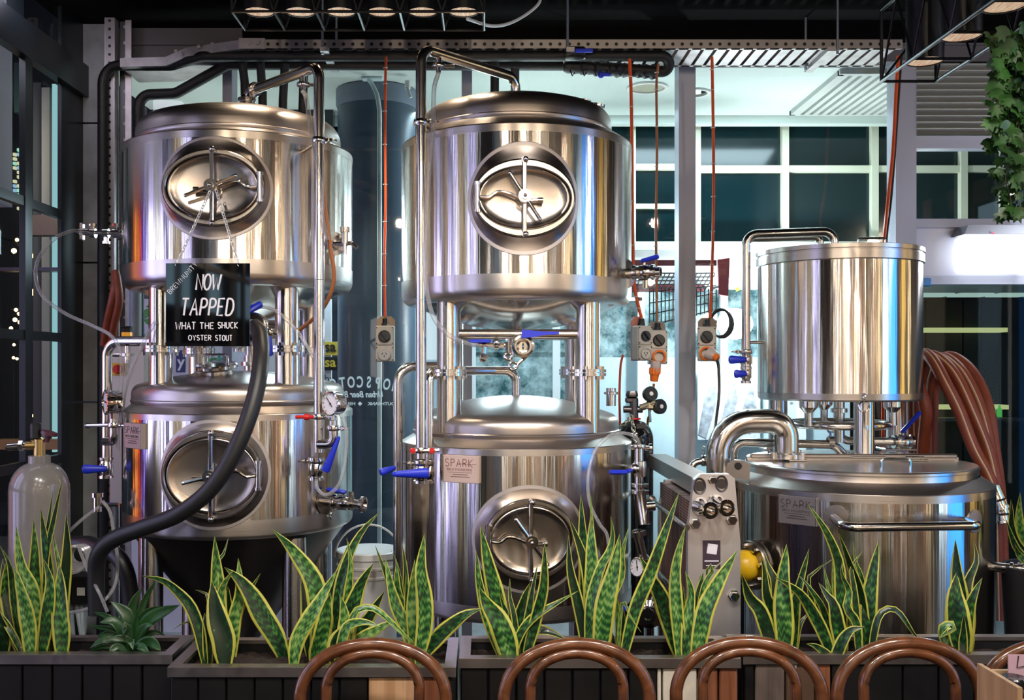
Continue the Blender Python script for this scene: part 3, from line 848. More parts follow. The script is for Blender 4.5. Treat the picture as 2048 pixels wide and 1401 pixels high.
def shell_parts(t, ax, ay, rad, z0, z1, band0=.055, band1=.035, round0=.045, st=None):
    """polished shell with brushed bands along its seams"""
    c = (ax, ay, 0)
    MB().lathe([(rad, z0 + band0 + round0), (rad, z1 - band1)], c, seg=120).build('shell', st or STEEL, t)
    m = MB()
    if round0 > 0:
        pr = [(rad - round0 + round0 * math.sin(R(a)), z0 + round0 - round0 * math.cos(R(a))) for a in range(0, 91, 15)]
    else: pr = [(rad * .5, z0), (rad, z0)]
    m.lathe([(rad - round0 - .02, z0)] + pr + [(rad + .0006, z0 + round0 + band0)], c, seg=96)
    m.build('bottom_band', BAND, t)
    MB().lathe([(rad + .0006, z1 - band1), (rad + .0006, z1 - .006), (rad - .004, z1)], c, seg=96).build('top_band', BAND, t)
def dome_prof(r, zb, zt, skirt=.045, knuckle=.07):
    """dished head: skirt, knuckle, shallow crown"""
    pr = [(r, zb), (r + .004, zb + .008), (r + .004, zb + .016), (r, zb + .02), (r, zb + skirt)]
    zk = zb + skirt
    k = min(knuckle, (zt - zk) * .55)
    for a in range(15, 61, 15):
        pr.append((r - k * (1 - math.cos(R(a))), zk + k * math.sin(R(a))))
    r1, z1 = pr[-1]
    for i in range(1, 13):
        t = i / 12; rr = r1 * (1 - t)
        pr.append((rr, zt - (zt - z1) * (rr / r1) ** 2))
    return pr

# ---------------------------------------------------------------- upper left tank
tA = thing('brewing_tank', (AX, AY, 1.70), 'upper left steel tank with the black chalk sign hanging from its hatch', 'tank')
shell_parts(tA, AX, AY, .5, 1.985, 2.604)
MB().lathe([(.5, 2.602), (.47, 2.614), (.444, 2.626)], (AX, AY, 0), seg=96).build('shoulder', BAND, tA)
MB().lathe(dome_prof(.446, 2.622, 2.80), (AX, AY, 0), seg=96).build('dome', BRUSH, tA)
MB().lathe([(.44, 1.986), (.36, 1.945), (.2, 1.885), (.05, 1.845), (.03, 1.83), (.03, 1.72), (0, 1.72)], (AX, AY, 0), seg=64).build('dished_bottom', PIPE, tA, sharp=50)
for sx in (-1, 1):
    for sy in (-1, 1):
        leg_mb(AX + sx * .265, AY + sy * .28, 1.742, 1.99).build('leg', STEEL, tA)
manway(tA, Frame(AX, AY, .5, R(2), EYE + (735 - 376) / F * 3.985), (.236, .208), (.222, .196), (.202, .154), (.182, .128), 1, 22)

# ---------------------------------------------------------------- lower left tank
tAl = thing('brewing_tank', (AX, AY, 0), 'lower left steel tank with a cone bottom behind the big black hose', 'tank')
shell_parts(tAl, AX, AY, .5, .955, 1.464, .06, .03, .02, STEEL_LOW)
MB().lathe([(.5, 1.462), (.48, 1.477), (.455, 1.497)], (AX, AY, 0), seg=96).build('shoulder', BRUSH, tAl)
MB().lathe(dome_prof(.462, 1.493, 1.635, .04, .05), (AX, AY, 0), seg=96).build('dome', BRUSH, tAl)
MB().lathe([(.478, .957), (.06, .40), (.05, .33), (0, .33)], (AX, AY, 0), seg=96).build('cone_bottom', DARKST, tAl)  # dark colour stands in for the dark floor mirrored in the cone
for sx in (-1, 1):
    for sy in (-1, 1):
        leg_mb(AX + sx * .30, AY + sy * .30, 0, .94 if sy < 0 else .9, r=.05).build('leg', STEEL, tAl)
        leg_mb(AX + sx * .265, AY + sy * .28, 1.53, 1.712).build('column_stub', STEEL, tAl)
        flange(tAl, AX + sx * .265, AY + sy * .28, 1.727)
manway(tAl, Frame(AX, AY, .5, R(1.5), EYE + (735 - 951) / F * 3.985), (.232, .222), (.218, .208), (.20, .178), (.182, .150), 1, 14)
STAMP = mat('plate_steel', (.42,.38,.37), .40, .55)
INK = mat('engraved_ink', (.03,.025,.025), .5)
badge(tAl, AX, AY, .5, R(-43), EYE + (735 - 872) / F * 4.12, .145, .105, STAMP, INK)
# round hatch on the crown
c = Vector((AX - .06, AY - .16, 1.625))
m = MB().lathe([(.068,-.03), (.068,.012), (.085,.018), (.090,.022), (.090,.034), (.084,.040), (.03,.043), (0,.044)], c, (-.05,-.16,1), 40)
m.build('crown_hatch', FIT, tAl)
m = MB().tube(fillet([c + Vector((-.055, -.02, .036)), c + Vector((-.055, -.02, .080)), c + Vector((.05, -.02, .080)), c + Vector((.05, -.02, .036))], .012), .005, 8)
m.build('hatch_handle', FIT, tAl)
m = MB().cyl(c + Vector((-.11, -.06, -.035)), c + Vector((-.11, -.06, -.018)), .024, 16).tube([c + Vector((-.11, -.06, -.02)), c + Vector((-.07, -.05, .0))], .008, 8)
m.build('vent_cap', FIT, tAl)
m = MB(); q = Vector((AX + .02, AY + .12, 1.625))
m.lathe([(.03,-.01), (.03,.03), (.045,.032), (.045,.05), (.03,.052), (.03,.08), (0,.08)], q, seg=24)
m.tube(fillet([q + Vector((0,0,.07)), q + Vector((0,0,.15)), q + Vector((-.12,.02,.15))], .06), .024, 14)
m.build('crown_elbow', PIPE, tAl)

# ---------------------------------------------------------------- upper middle tank
tB = thing('brewing_tank', (BX, BY, 1.64), 'upper middle steel tank, its round collar hatch hinged on the left', 'tank')
shell_parts(tB, BX, BY, .5, 1.915, 2.604)
MB().lathe([(.5, 2.602), (.46, 2.628), (.412, 2.652)], (BX, BY, 0), seg=96).build('shoulder', BAND, tB)
MB().lathe(dome_prof(.415, 2.648, 2.822), (BX, BY, 0), seg=96).build('dome', BRUSH, tB)
MB().lathe([(.44, 1.917), (.36, 1.875), (.2, 1.83), (.05, 1.81), (.03, 1.80), (.03, 1.70), (0, 1.70)], (BX, BY, 0), seg=64).build('dished_bottom', PIPE, tB, sharp=50)
for sx in (-1, 1):
    for sy in (-1, 1):
        leg_mb(BX + sx * .285, BY + sy * .28, 1.642, 1.93).build('leg', STEEL, tB)
manway(tB, Frame(BX, BY, .5, R(1.7), EYE + (735 - 397) / F * 3.878), (.226, .222), (.212, .206), (.198, .152), (.178, .118), -1, -57)
for px, py, r_ in ((1170, 205, .017), (1196, 214, .022)):
    q = P(px, py, 4.3); MB().lathe([(r_,-.04), (r_, .0), (r_*1.4,.002), (r_*1.4,.012), (r_,.014), (0,.018)], q, (.2,-.1,1), 18).build('dome_fitting', FIT, tB)
# bars between the legs
m = MB()
for y_, z_ in ((BY - .28, P(0, 669, BY-.28).z), (BY + .28, P(0, 672, BY+.28).z)):
    m.cyl((BX - .285, y_, z_), (BX + .285, y_, z_), .021, 18)
m.build('leg_brace', PIPE, tB)
m = MB()
for y_, z_ in ((AY - .1, 1.84), (AY + .28, 1.80)):
    m.cyl((AX - .265, y_ if y_ > AY else AY, z_), (AX + .265, y_ if y_ > AY else AY, z_), .021, 18)
m.build('leg_brace', PIPE, tA)

# ---------------------------------------------------------------- lower middle tank
tBl = thing('brewing_tank', (BX, BY, 0), 'lower middle steel tank, its copper-coloured name plate left of the hatch', 'tank')
shell_parts(tBl, BX, BY, .5, .645, 1.334, .05, .03, .02, STEEL_LOW)
MB().lathe([(.5, 1.332), (.47, 1.35), (.44, 1.368)], (BX, BY, 0), seg=96).build('shoulder', BRUSH, tBl)
MB().lathe(dome_prof(.446, 1.364, 1.528, .04, .05), (BX, BY, 0), seg=96).build('dome', BRUSH, tBl)
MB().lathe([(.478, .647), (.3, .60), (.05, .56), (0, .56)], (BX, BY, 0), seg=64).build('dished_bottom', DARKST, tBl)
for sx in (-1, 1):
    for sy in (-1, 1):
        leg_mb(BX + sx * .30, BY + sy * .30, 0, .66, r=.045).build('leg', STEEL, tBl)
        leg_mb(BX + sx * .285, BY + sy * .28, 1.38 if sy < 0 else 1.40, 1.614).build('column_stub', STEEL, tBl)
        flange(tBl, BX + sx * .285, BY + sy * .28, 1.628)
manway(tBl, Frame(BX, BY, .5, R(4.4), EYE + (735 - 1080) / F * 3.88), (.232, .212), (.218, .198), (.178, .158), (.158, .132), -1, -55)
COPP = mat('copper_plate', (.62,.46,.37), .42, .35)
badge(tBl, BX, BY, .5, R(-27), EYE + (735 - 938) / F * 3.94, .16, .108, COPP, mat('copper_ink', (.16,.05,.03), .5))
q = P(1222, 790, 4.5); MB().lathe([(.022,-.05), (.022,0), (.032,.002), (.032,.012), (.022,.014), (.022,.03), (0,.03)], q, seg=18).build('dome_fitting', FIT, tBl)

# ---------------------------------------------------------------- open kettle standing on the mash tun
zC0, zC1 = 1.499, 2.19
tC = thing('kettle', (CX_, CY_, 1.25), 'tall steel kettle standing on legs over the mash tun lid', 'tank')
MB().lathe([(.365, zC0 + .035), (.365, zC1 - .067)], (CX_, CY_, 0), seg=110).build('shell', STEEL, tC)
MB().lathe([(.1, zC0), (.355, zC0), (.364, zC0 + .008), (.3656, zC0 + .035)], (CX_, CY_, 0), seg=96).build('bottom_band', BAND, tC)
MB().lathe([(.366, zC1 - .07), (.372, zC1 - .066), (.372, zC1 - .028), (.366, zC1 - .026), (.366, zC1 - .022), (.374, zC1 - .020), (.374, zC1 - .002), (.370, zC1), (.355, zC1), (.355, zC1 - .07)], (CX_, CY_, 0), seg=110).build('rim', BAND, tC)
MB().lathe([(.356, zC1 - .03), (0, zC1 - .03)], (CX_, CY_, 0), seg=64).build('lid', BRUSH, tC)
m = MB(); a = P(1692, 470, CY_); b = P(1745, 470, CY_)
m.tube(fillet([(a.x, CY_ - .15, zC1 - .03), (a.x, CY_ - .15, zC1 + .045), (b.x, CY_ - .15, zC1 + .045), (b.x, CY_ - .15, zC1 - .03)], .01), .0055, 8).build('lid_handle', FIT, tC)
kx = (1728 - CX) / F * (CY_ - .27)
legs_C = [(kx, CY_ - .27), ((1556 - CX) / F * (CY_ + .1), CY_ + .1), ((1792 - CX) / F * (CY_ + .12), CY_ + .12)]
for x_, y_ in legs_C:
    m = leg_mb(x_, y_, 1.262, zC0 + .01, r=.044); m.build('leg', STEEL, tC)
    m = MB().rbox((x_, y_, 1.258), (.15, .12, .012), .003)
    for sx in (-1, 1):
        for sy in (-1, 1): m.cyl((x_ + sx * .058, y_ + sy * .044, 1.26), (x_ + sx * .058, y_ + sy * .044, 1.276), .009, 6)
    m.build('foot_plate', BRUSH, tC)
m = MB(); q = P(1728, 800, CY_ - .375)
m.torus(q + Vector((0, 0, -.03)), (0, 1, .1), .022, .004, 20, 6).torus(q + Vector((0, 0, .012)), (1, 0, 0), .014, .004, 16, 6).tube([q + Vector((0,-.004,-.05)), q + Vector((.002,-.004,-.12)), q + Vector((.012,-.004,-.13)), q + Vector((.014,-.004,-.11))], .004, 6)
m.build('ring_and_hook', FIT, tC)
zs = 1.385
m = MB().torus((CX_, CY_, zs), (0,0,1), .222, .0175, 64, 12); m.build('ring_pipe', PIPE, tC)
for px, y_ in ((1617, -.17), (1648, .19), (1785, -.12)):
    x_ = (px - CX) / F * (CY_ + y_)
    MB().lathe([(.04, zC0), (.04, zC0 - .03), (.018, zC0 - .055), (.018, zs)], (x_, CY_ + y_, 0), seg=20).build('drain_cone', PIPE, tC)
x_ = (1678 - CX) / F * CY_
MB().lathe([(.026, zC0), (.026, zC0 - .04), (.038, zC0 - .042), (.038, zC0 - .06), (.026, zC0 - .062), (.026, 1.30)], (x_, CY_, 0), seg=20).build('centre_drain', PIPE, tC)
pipe(tC, [(x_, CY_, 1.40), (x_, CY_, P(0, 882, CY_).z), P(1812, 884, CY_ - .08)], .019, .05, 'drain_pipe')
valve(tC, P(1806, 884, CY_ - .08), (1, 0, 0), .024, (.6, -.15, .75), .13, (0, 0, 1), 'drain_valve')
pipe(tC, [P(1668, 500, CY_ - .02) + Vector((0,0,-.02)), P(1668, 463, CY_ - .02), P(1492, 469, CY_ - .02), P(1492, 752, CY_ - .02)], .021, .055, 'fill_pipe')
pipe(tC, [P(1640, 500, CY_ + .12), P(1640, 474, CY_ + .12), P(1500, 478, CY_ + .12)], .018, .05, 'fill_pipe')
pipe(tC, [P(1492, 685, CY_ - .02), P(1530, 685, CY_ - .02)], .008, .01, 'pipe_stay')
clamp(tC, P(1492, 704, CY_ - .02), (0,0,1), .021, (-1, -.2, 0))
valve(tC, P(1492, 720, CY_ - .02), (0,0,1), .020, (-1, -.1, 0), .085, (-.5,-1,0), 'tap_valve')
valve(tC, P(1492, 748, CY_ - .02), (0,0,1), .018, (-1, -.1, 0), .06, (-.5,-1,0), 'tap_valve')
# ---------------------------------------------------------------- mash tun
tD = thing('mash_tun', (DX, DY, 0), 'wide steel mash tun at the right with a flat lid and long handle', 'tank')
shell_parts(tD, DX, DY, .53, .10, 1.167, .06, .035, .03, STEEL_LOW)
MB().lathe([(.53, 1.165), (.472, 1.203)], (DX, DY, 0), seg=96).build('shoulder', BRUSH, tD)
MB().lathe([(.470, 1.19), (.466, 1.205), (.466, 1.226), (.472, 1.229), (.472, 1.238), (.466, 1.243)], (DX, DY, 0), seg=110).build('neck', BAND, tD)
LIDS = steel('lid_steel', (.68,.64,.61), .26)
hy = DY + .06
def half(front):
    pts = []
    for k in range(49):
        a = PI * k / 48
        x, y = .466 * math.cos(a), .466 * math.sin(a)
        pts.append((DX + x, (DY - y) if front else (DY + y)))
    out = [(x, min(y, hy - .004) if front else max(y, hy + .004)) for x, y in pts]
    return out[::-1] if not front else out
def plate(pts, z0, z1):
    n = len(pts); m = MB()
    # make the outline run anticlockwise
    ar = sum(pts[i][0] * pts[(i+1) % n][1] - pts[(i+1) % n][0] * pts[i][1] for i in range(n))
    if ar < 0: pts = pts[::-1]
    m.prism(pts, (0, 0, z0), (1, 0, 0), (0, 1, 0), z1 - z0)
    return m
fp = half(True) + [(DX - .466, hy - .004), (DX + .466, hy - .004)]
plate(half(True), 1.232, 1.244).bx(DX - .462, DX + .462, DY - .002, hy - .004, 1.232, 1.244).build('front_lid', LIDS, tD)
plate(half(False), 1.236, 1.256).build('rear_lid', LIDS, tD)
MB().rbox((DX, hy, 1.262), (.90, .028, .018), .004).build('hinge_bar', BRUSH, tD)
for dx in (-.26, .26):
    MB().rbox((DX + dx, hy - .045, 1.249), (.08, .05, .008), .002).cyl((DX + dx - .04, hy - .018, 1.256), (DX + dx + .04, hy - .018, 1.256), .007, 10).build('lid_hinge', FIT, tD)
a, b = P(1762, 930, 3.96).x, P(1820, 930, 3.96).x
MB().tube(fillet([(a, 3.96, 1.243), (a, 3.96, 1.285), (b, 3.96, 1.285), (b, 3.96, 1.243)], .01), .0055, 8).build('lid_handle', FIT, tD)
q0 = P(1476, 938, 4.2)
pl = [(-.055, -.035), (.045, -.045), (.05, .02), (.02, .036), (-.015, .038), (-.042, .02)]
m = MB(); m.prism(pl, q0, (1, -.25, 0), (0, 0, 1), .012); m.torus(q0 + Vector((-.003, -.008, .012)), (.25, 1, 0), .018, .005, 20, 6)
lg = m.build('lifting_lug', BRUSH, tD)
MB().lathe([(.0155, 0), (.0155, .002), (0, .002)], q0 + Vector((-.003, -.0135, .012)), (-.25, -1, 0), 18).build('lug_hole', BLACK, lg)
fD = lambda phi, z, off=0: Frame(DX, DY, .53 + off, phi, z)
# front handle
h0, h1 = P(1668, 1037, 3.81), P(1925, 1040, 3.90)
b0, b1 = P(1690, 1056, 3.66), P(1958, 1052, 3.66)
pipe(tD, [h0, b0, b1, h1], .0165, .05, 'front_handle', seg=18)
for q in (h0, h1):
    f = fD(math.atan2(q.x - DX, DY - q.y), q.z)
    MB().lathe([(.045, -.004), (.045, .003), (.0, .005)], f.flat(0, 0, 0), f.n, 28).build('handle_boss', BRUSH, tD)
badge(tD, DX, DY, .53, R(-45), EYE + (735 - 1022) / F * 3.92, .165, .112, mat('plate_grey', (.26,.24,.27), .38, .5), INK)
# side port with a yellow float
f = fD(R(-65), EYE + (735 - 1131) / F * 4.06)
m = MB()
m.lathe([(.05, -.05), (.05, .02), (.098, .022), (.10, .026), (.10, .036), (.094, .038), (.094, .044), (.10, .046), (.10, .058), (.096, .062), (0, .062)], f.flat(0, 0, 0), f.n, 40)
pt_ = m.build('side_port', steel('port_steel', (.30,.27,.25), .28), tD)
for k in range(8):
    a = 2 * PI * k / 8 + .2
    q = f.flat(.08 * math.cos(a), .08 * math.sin(a), 0)
    MB().cyl(q + f.n * .012, q + f.n * .08, .010, 6).build('port_bolt', FIT, pt_)
m = MB(); m.ball(f.flat(0, 0, .085), .064, 28)
m.build('port_cap', YELLOW, pt_)['label'] = 'yellow enamel port cap'
# outlet at the right
f = fD(R(55), EYE + (735 - 1135) / F * 4.0)
m = MB().cyl(f.flat(0,0,-.03), f.flat(0,0,.06), .02, 16); m.build('outlet_pipe', FIT, tD)
valve(tD, f.flat(0, 0, .10), f.n, .02, None, name='outlet_valve')
MB().lathe([(.018, .14), (.018, .19), (.03, .192), (.03, .204), (.018, .206), (.014, .206)], f.flat(0,0,0), f.n, 18).build('outlet_ferrule', FIT, tD)
# big return pipe and small pipe
pipe(tD, [P(1437, 1150, 4.36), P(1437, 843, 4.36), P(1572, 843, 4.36), P(1572, 905, 4.36) + Vector((0,0,-.01))], .053, .143, 'return_pipe', seg=28, n=12)
m = MB(); q = P(1572, 905, 4.36); m.lathe([(.075, 0), (.075, .02), (.054, .024)], (q.x, q.y, 1.254), seg=30)
for k in range(4): 
    a = k * PI / 2 + .6; m.cyl((q.x + .085 * math.cos(a), q.y + .085 * math.sin(a), 1.254), (q.x + .085 * math.cos(a), q.y + .085 * math.sin(a), 1.285), .012, 10)
m.build('pipe_collar', FIT, tD)
pipe(tD, [P(1467, 1150, 4.52), P(1467, 885, 4.52), P(1668, 890, 4.52), P(1690, 912, 4.52)], .0195, .05, 'small_pipe')
m = MB(); q = P(1661, 885, 4.52); m.lathe([(.021,-.014), (.028,-.012), (.028,.012), (.021,.014)], q, (1,0,0), 20).cyl(q, q + Vector((0,0,.05)), .007, 8).torus(q + Vector((0,0,.055)), (0,1,0), .012, .005, 14, 6)
m.build('pipe_union', FIT, tD)
pipe(tD, [P(1383, 958, 4.42), P(1383, 925, 4.42), P(1415, 922, 4.42)], .016, .04, 'drain_elbow')
clamp(tD, P(1407, 922, 4.42), (1, 0, 0), .018, (0, 0, 1))

# ---------------------------------------------------------------- blow-off pipe and fittings of the left stack
d0 = 4.0
pv = (638 - CX) / F * d0
zt_ = EYE + (735 - 136) / F * 4.03
pipe(tA, [(AX + .03, AY, 2.79), (AX + .035, AY, 2.885), (pv, d0, zt_), (pv, d0, P(0, 560, d0).z)], .0215, .055, 'blow_off_pipe', n=9, seg=22)
MB().lathe([(.05,-.02), (.05,.006), (.03,.01), (.03,.04), (.04,.042), (.04,.056), (.03,.058), (.0235,.07)], (AX + .03, AY, 2.80), seg=28).build('dome_ferrule', FIT, tA)
dr_ = (Vector((pv, d0, zt_)) - Vector((AX + .035, AY, 2.885))).normalized()
clamp(tA, Vector((AX + .035, AY, 2.885)) + dr_ * .07, dr_, .023, (.2, -.4, -1))
q = Vector((AX + .035, AY, 2.885)).lerp(Vector((pv, d0, zt_)), .80)
m = MB().cyl(q + Vector((0,0,-.02)), q + Vector((0,0,-.055)), .013, 14).lathe([(.026,-.006), (.028,0), (.026,.008), (0,.008)], q + Vector((0,0,-.055)), seg=20).cyl(q + Vector((0,-.01,-.06)), q + Vector((0,-.01,-.09)), .010, 12)
m.rbox(q + Vector((.045, 0, -.055)), (.04, .012, .012), .003)
m.build('tube_port', FIT, tA)
port_A = q + Vector((0, -.01, -.085))
clamp(tA, (pv, d0, P(0, 281, d0).z), (0,0,1), .0215, (1, -.2, 0))
MB().cyl((pv, d0, P(0, 283, d0).z), (AX + .5 * math.sin(R(44)), AY - .5 * math.cos(R(44)), P(0, 290, d0).z), .008, 10).build('pipe_stay', FIT, tA)
# lower length on the lower tank
pipe(tAl, [(pv, d0, P(0, 561, d0).z), (pv, d0, P(0, 905, d0).z)], .0215, .01, 'blow_off_pipe', seg=22)
c1 = clamp(tAl, (pv, d0, P(0, 834, d0).z), (0,0,1), .0215, (1, -.3, 0))
MB().cyl((pv - .09, d0 - .02, P(0, 834, d0).z), (pv, d0 - .02, P(0, 834, d0).z), .007, 10).lathe([(.013, 0), (.013, .02), (0, .022)], (pv - .055, d0 - .02, P(0, 834, d0).z), (1,0,0), 12).build('clamp_screw', RED, tAl)['label'] = 'red capped clamp screw'
pipe(tAl, [(pv, d0 - .02, P(0, 888, d0).z), (pv + .065, d0 - .035, P(0, 888, d0).z), (pv + .062, d0 - .035, P(0, 858, d0).z)], .019, .04, 'gauge_elbow', n=9)
q = Vector((pv + .062, d0 - .035, P(0, 856, d0).z))
clamp(tAl, q, (0,0,1), .018, (1, -.3, 0))
MB().lathe([(.016,0), (.016,.03), (.008,.032), (.008,.065)], q, seg=16).build('gauge_stem', FIT, tAl)
gauge(tAl, P(662, 808, d0 - .07), (-.62, -.78, 0), .046, .045, 130)
clamp(tAl, (pv - .01, d0, P(0, 922, d0).z), (0,0,1), .022, (-1, -.2, 0))
valve(tAl, (pv - .012, d0, P(0, 938, d0).z), (0,0,1), .024, None, name='foot_valve')
lever_mb(P(650, 944, d0 - .06), P(676, 880, d0 - .06) - P(650, 944, d0 - .06), .15, (0,-1,0), .017, .008).build('valve_lever', BLUE, tAl)['label'] = 'blue plastic lever'
# sampling valve low on the right
fA = Frame(AX, AY, .5, R(58), P(0, 1008, 4.15).z)
m = MB().lathe([(.055, 0), (.055, .004), (.02, .006)], fA.flat(0,0,0), fA.n, 28).cyl(fA.flat(0,0,0), fA.flat(0,0,.05), .02, 16); m.build('sample_ferrule', FIT, tAl)
ax_ = Vector((.93, -.36, -.02))
p0 = fA.flat(0, 0, .04)
valve(tAl, p0 + ax_ * .05, ax_, .022, (-.9, .2, .1), .085, (0, 0, 1), 'sample_valve')
clamp(tAl, p0 + ax_ * .01, ax_, .024, (-.3, -.6, -1))
MB().lathe([(.018, .09), (.018, .13), (.034, .14), (.034, .15), (.02, .152), (.013, .14)], p0, ax_, 22).cyl(p0 + ax_ * .09, p0 + ax_ * .09 + Vector((0,0,.05)), .012, 10).build('sample_outlet', FIT, tAl)
# side tap on the upper left tank
fA = Frame(AX, AY, .5, R(66), P(0, 486, 4.25).z)
m = MB().lathe([(.05, 0), (.05, .004), (.022, .006), (.022, .035), (.034, .037), (.034, .05), (.018, .052), (.018, .07)], fA.flat(0,0,0), Vector((.6,-.8,0)), 26); m.build('side_ferrule', FIT, tA)
q = P(690, 487, 4.13)
m = MB().cyl(q, q + Vector((0,0,.045)), .015, 12).lathe([(.021,.045), (.021,.068), (0,.068)], q, seg=16).cyl(q + Vector((-.05,.02,0)), q + Vector((.03,0,0)), .010, 10).cyl(q, q + Vector((0,0,-.045)), .008, 10).tube([q + Vector((.03,0,.0)), q + Vector((.052,-.01,-.02))], .009, 8)
m.build('side_tap', FIT, tA)
# left tap on the upper left tank
q0 = P(243, 468, 4.42)
m = MB().cyl(q0 + Vector((.05,0,0)), P(165, 464, 4.40), .009, 10)
m.lathe([(.02, 0), (.02, .02), (.03, .022), (.03, .034), (.016, .036)], q0 + Vector((.02, 0, 0)), (-1, 0, 0), 20)
m.build('side_pipe', FIT, tA)
for px in (232, 212, 186): 
    q = P(px, 467, 4.41); m = MB().cyl(q - Vector((.012,0,0)), q + Vector((.012,0,0)), .021, 14).cyl(q, q + Vector((0,0,.04 if px != 212 else -.045)), .011, 10).cyl(q + Vector((0,0,.03 if px != 212 else -.035)), q + Vector((0,0,.042 if px != 212 else -.047)), .017, 10)
    m.build('tap_body', FIT, tA)
q = P(164, 464, 4.40); MB().rbox(q, (.016, .03, .075), .004).cyl(q + Vector((-.01,0,0)), q + Vector((.03,0,0)), .016, 12).build('tap_end', FIT, tA)
tap_left = q
# gauge standpipe at the far left
x_ = (212 - CX) / F * 4.35
pipe(tAl, [P(320, 683, 4.25), P(214, 683, 4.35), P(214, 925, 4.35)], .022, .065, 'side_standpipe', seg=20)
gauge(tAl, P(213, 805, 4.18), (-.83, -.55, 0), .05, .055, 170)
pipe(tAl, [P(210, 884, 4.28), P(228, 884, 4.2), P(228, 838, 4.2)], .018, .035, 'gauge_elbow')
clamp(tAl, P(228, 851, 4.2), (0,0,1), .018, (1, -.3, 0))
MB().tube([P(172, 852, 4.25), P(218, 851, 4.2)], .0075, 8).cyl(P(172, 852, 4.25), P(181, 852, 4.25), .010, 8).cyl(P(226, 838, 4.2), P(226, 812, 4.2), .010, 10).build('clamp_screw', FIT, tAl)
valve(tAl, P(212, 936, 4.35), (0,0,1), .023, (-1, -.3, 0), .10, (.2,-1,0), 'side_valve')
q = P(255, 683, 4.3)
MB().lathe([(.012, 0), (.012,-.03), (.028,-.032), (.028,-.045), (.012,-.047), (.012,-.075)], q + Vector((0,0,-.02)), seg=18).rbox(q + Vector((-.04,0,-.06)), (.05,.014,.014), .004).build('tube_port', FIT, tAl)
q = P(195, 1010, 4.2); MB().cyl(q, q + Vector((.09,0,0)), .009, 8).lathe([(.017,-.03), (.017,.03), (.025,.032), (.025,.05), (0,.05)], q, seg=12).build('side_tap', FIT, tAl)

# front outlet of the upper left tank that carries the black hose
q0 = P(508, 655, 4.05)
m = MB().lathe([(.03, .03), (.055, .028), (.06, .02), (.06, .008), (.045, 0)], q0, (0, -1, 0), 32); m.build('hose_collar', FIT, tA)
pipe(tA, [(AX + .0, AY, 1.76), (AX + .0, AY - .08, 1.76), q0 + Vector((-.03, .1, 0)), q0 + Vector((0, .0, 0))], .03, .04, 'outlet_pipe')
m = lever_mb(q0 + Vector((-.03, -.02, .06)), (.6, .2, .35), .075, (0,-.4,1), .02, .016, .014); m.build('outlet_lever', BLUE, tA)['label'] = 'blue plastic lever'
q = P(540, 665, 4.1)
m = MB().cyl(q, q + Vector((.03,0,0)), .013, 10).cyl(q + Vector((-.06,0,.02)), q + Vector((.0,0,0)), .01, 10).cyl(q + Vector((-.015,0,0)), q + Vector((-.015,0,.06)), .008, 10).ball(q, .02, 12); m.build('outlet_tap', FIT, tA)
lever_mb(P(539, 672, 4.1), (0, 0, -1), .085, (0,-1,0), .010, .014, .010).build('outlet_lever', BLUE, tA)['label'] = 'blue plastic lever'

# ---------------------------------------------------------------- blow-off pipe and fittings of the middle stack
d0 = 3.95
pv = (842 - CX) / F * d0
zt_ = EYE + (735 - 96) / F * d0
pipe(tB, [(BX, BY, 2.815), (BX - .003, BY - .01, 2.915), (pv, d0, zt_), (pv, d0, P(0, 600, d0).z)], .021, .06, 'blow_off_pipe', n=9, seg=22)
MB().lathe([(.05,-.01), (.05,.004), (.025,.008), (.022,.03)], (BX, BY, 2.815), seg=28).build('dome_ferrule', FIT, tB)
q = Vector((BX, BY, 2.915)).lerp(Vector((pv, d0, zt_)), .83)
m = MB().cyl(q + Vector((0,0,-.02)), q + Vector((0,0,-.05)), .012, 14).lathe([(.026,-.006), (.028,0), (.026,.008), (0,.008)], q + Vector((0,0,-.05)), seg=20).cyl(q + Vector((0,-.01,-.055)), q + Vector((0,-.01,-.08)), .010, 12)
m.rbox(q + Vector((.045, 0, -.05)), (.045, .012, .012), .003); m.build('tube_port', FIT, tB)
port_B = q + Vector((0, -.01, -.08))
clamp(tB, (pv, d0, P(0, 245, d0).z), (0,0,1), .021, (1, -.3, 0))
MB().cyl((pv, d0, P(0, 247, d0).z), (BX + .5 * math.sin(R(-44)), BY - .5 * math.cos(R(-44)), P(0, 253, d0).z), .008, 10).build('pipe_stay', FIT, tB)
pipe(tBl, [(pv, d0, P(0, 601, d0).z), (pv, d0, P(0, 918, d0).z)], .021, .01, 'blow_off_pipe', seg=22)
x2 = (858 - CX) / F * 4.0
pipe(tBl, [(BX, BY, 1.52), (BX, BY, P(0, 742, BY).z), (BX - .1, BY - .02, P(0, 742, BY).z), P(915, 742, 4.24), P(858, 742, 4.04), P(858, 918, 4.04)], .0195, .055, 'spray_pipe', n=8)
pipe(tBl, [P(905, 733, 4.32), P(796, 734, 4.22), P(796, 1190, 4.22)], .0205, .07, 'spray_pipe', n=8)
for px in (842, 858):
    dd = d0 if px == 842 else 4.04
    clamp(tBl, P(px, 901, dd), (0,0,1), .021, (1, -.3, 0))
    clamp(tBl, P(px, 926, dd), (0,0,1), .021, (-1, -.3, 0))
    valve(tBl, P(px, 944, dd), (0,0,1), .023, None, name='foot_valve')
MB().cyl(P(826, 903, d0-.02), P(878, 901, d0-.02), .007, 8).build('pipe_stay', FIT, tBl)
m = MB()
for px in (826, 868): m.lathe([(.010, 0), (.012, .006), (.010, .012), (0, .013)], P(px if px < 850 else 864, 902, d0 - .035), (0,-1,0), 12)
m.build('stay_cap', RED, tBl)['label'] = 'red plastic stay caps'
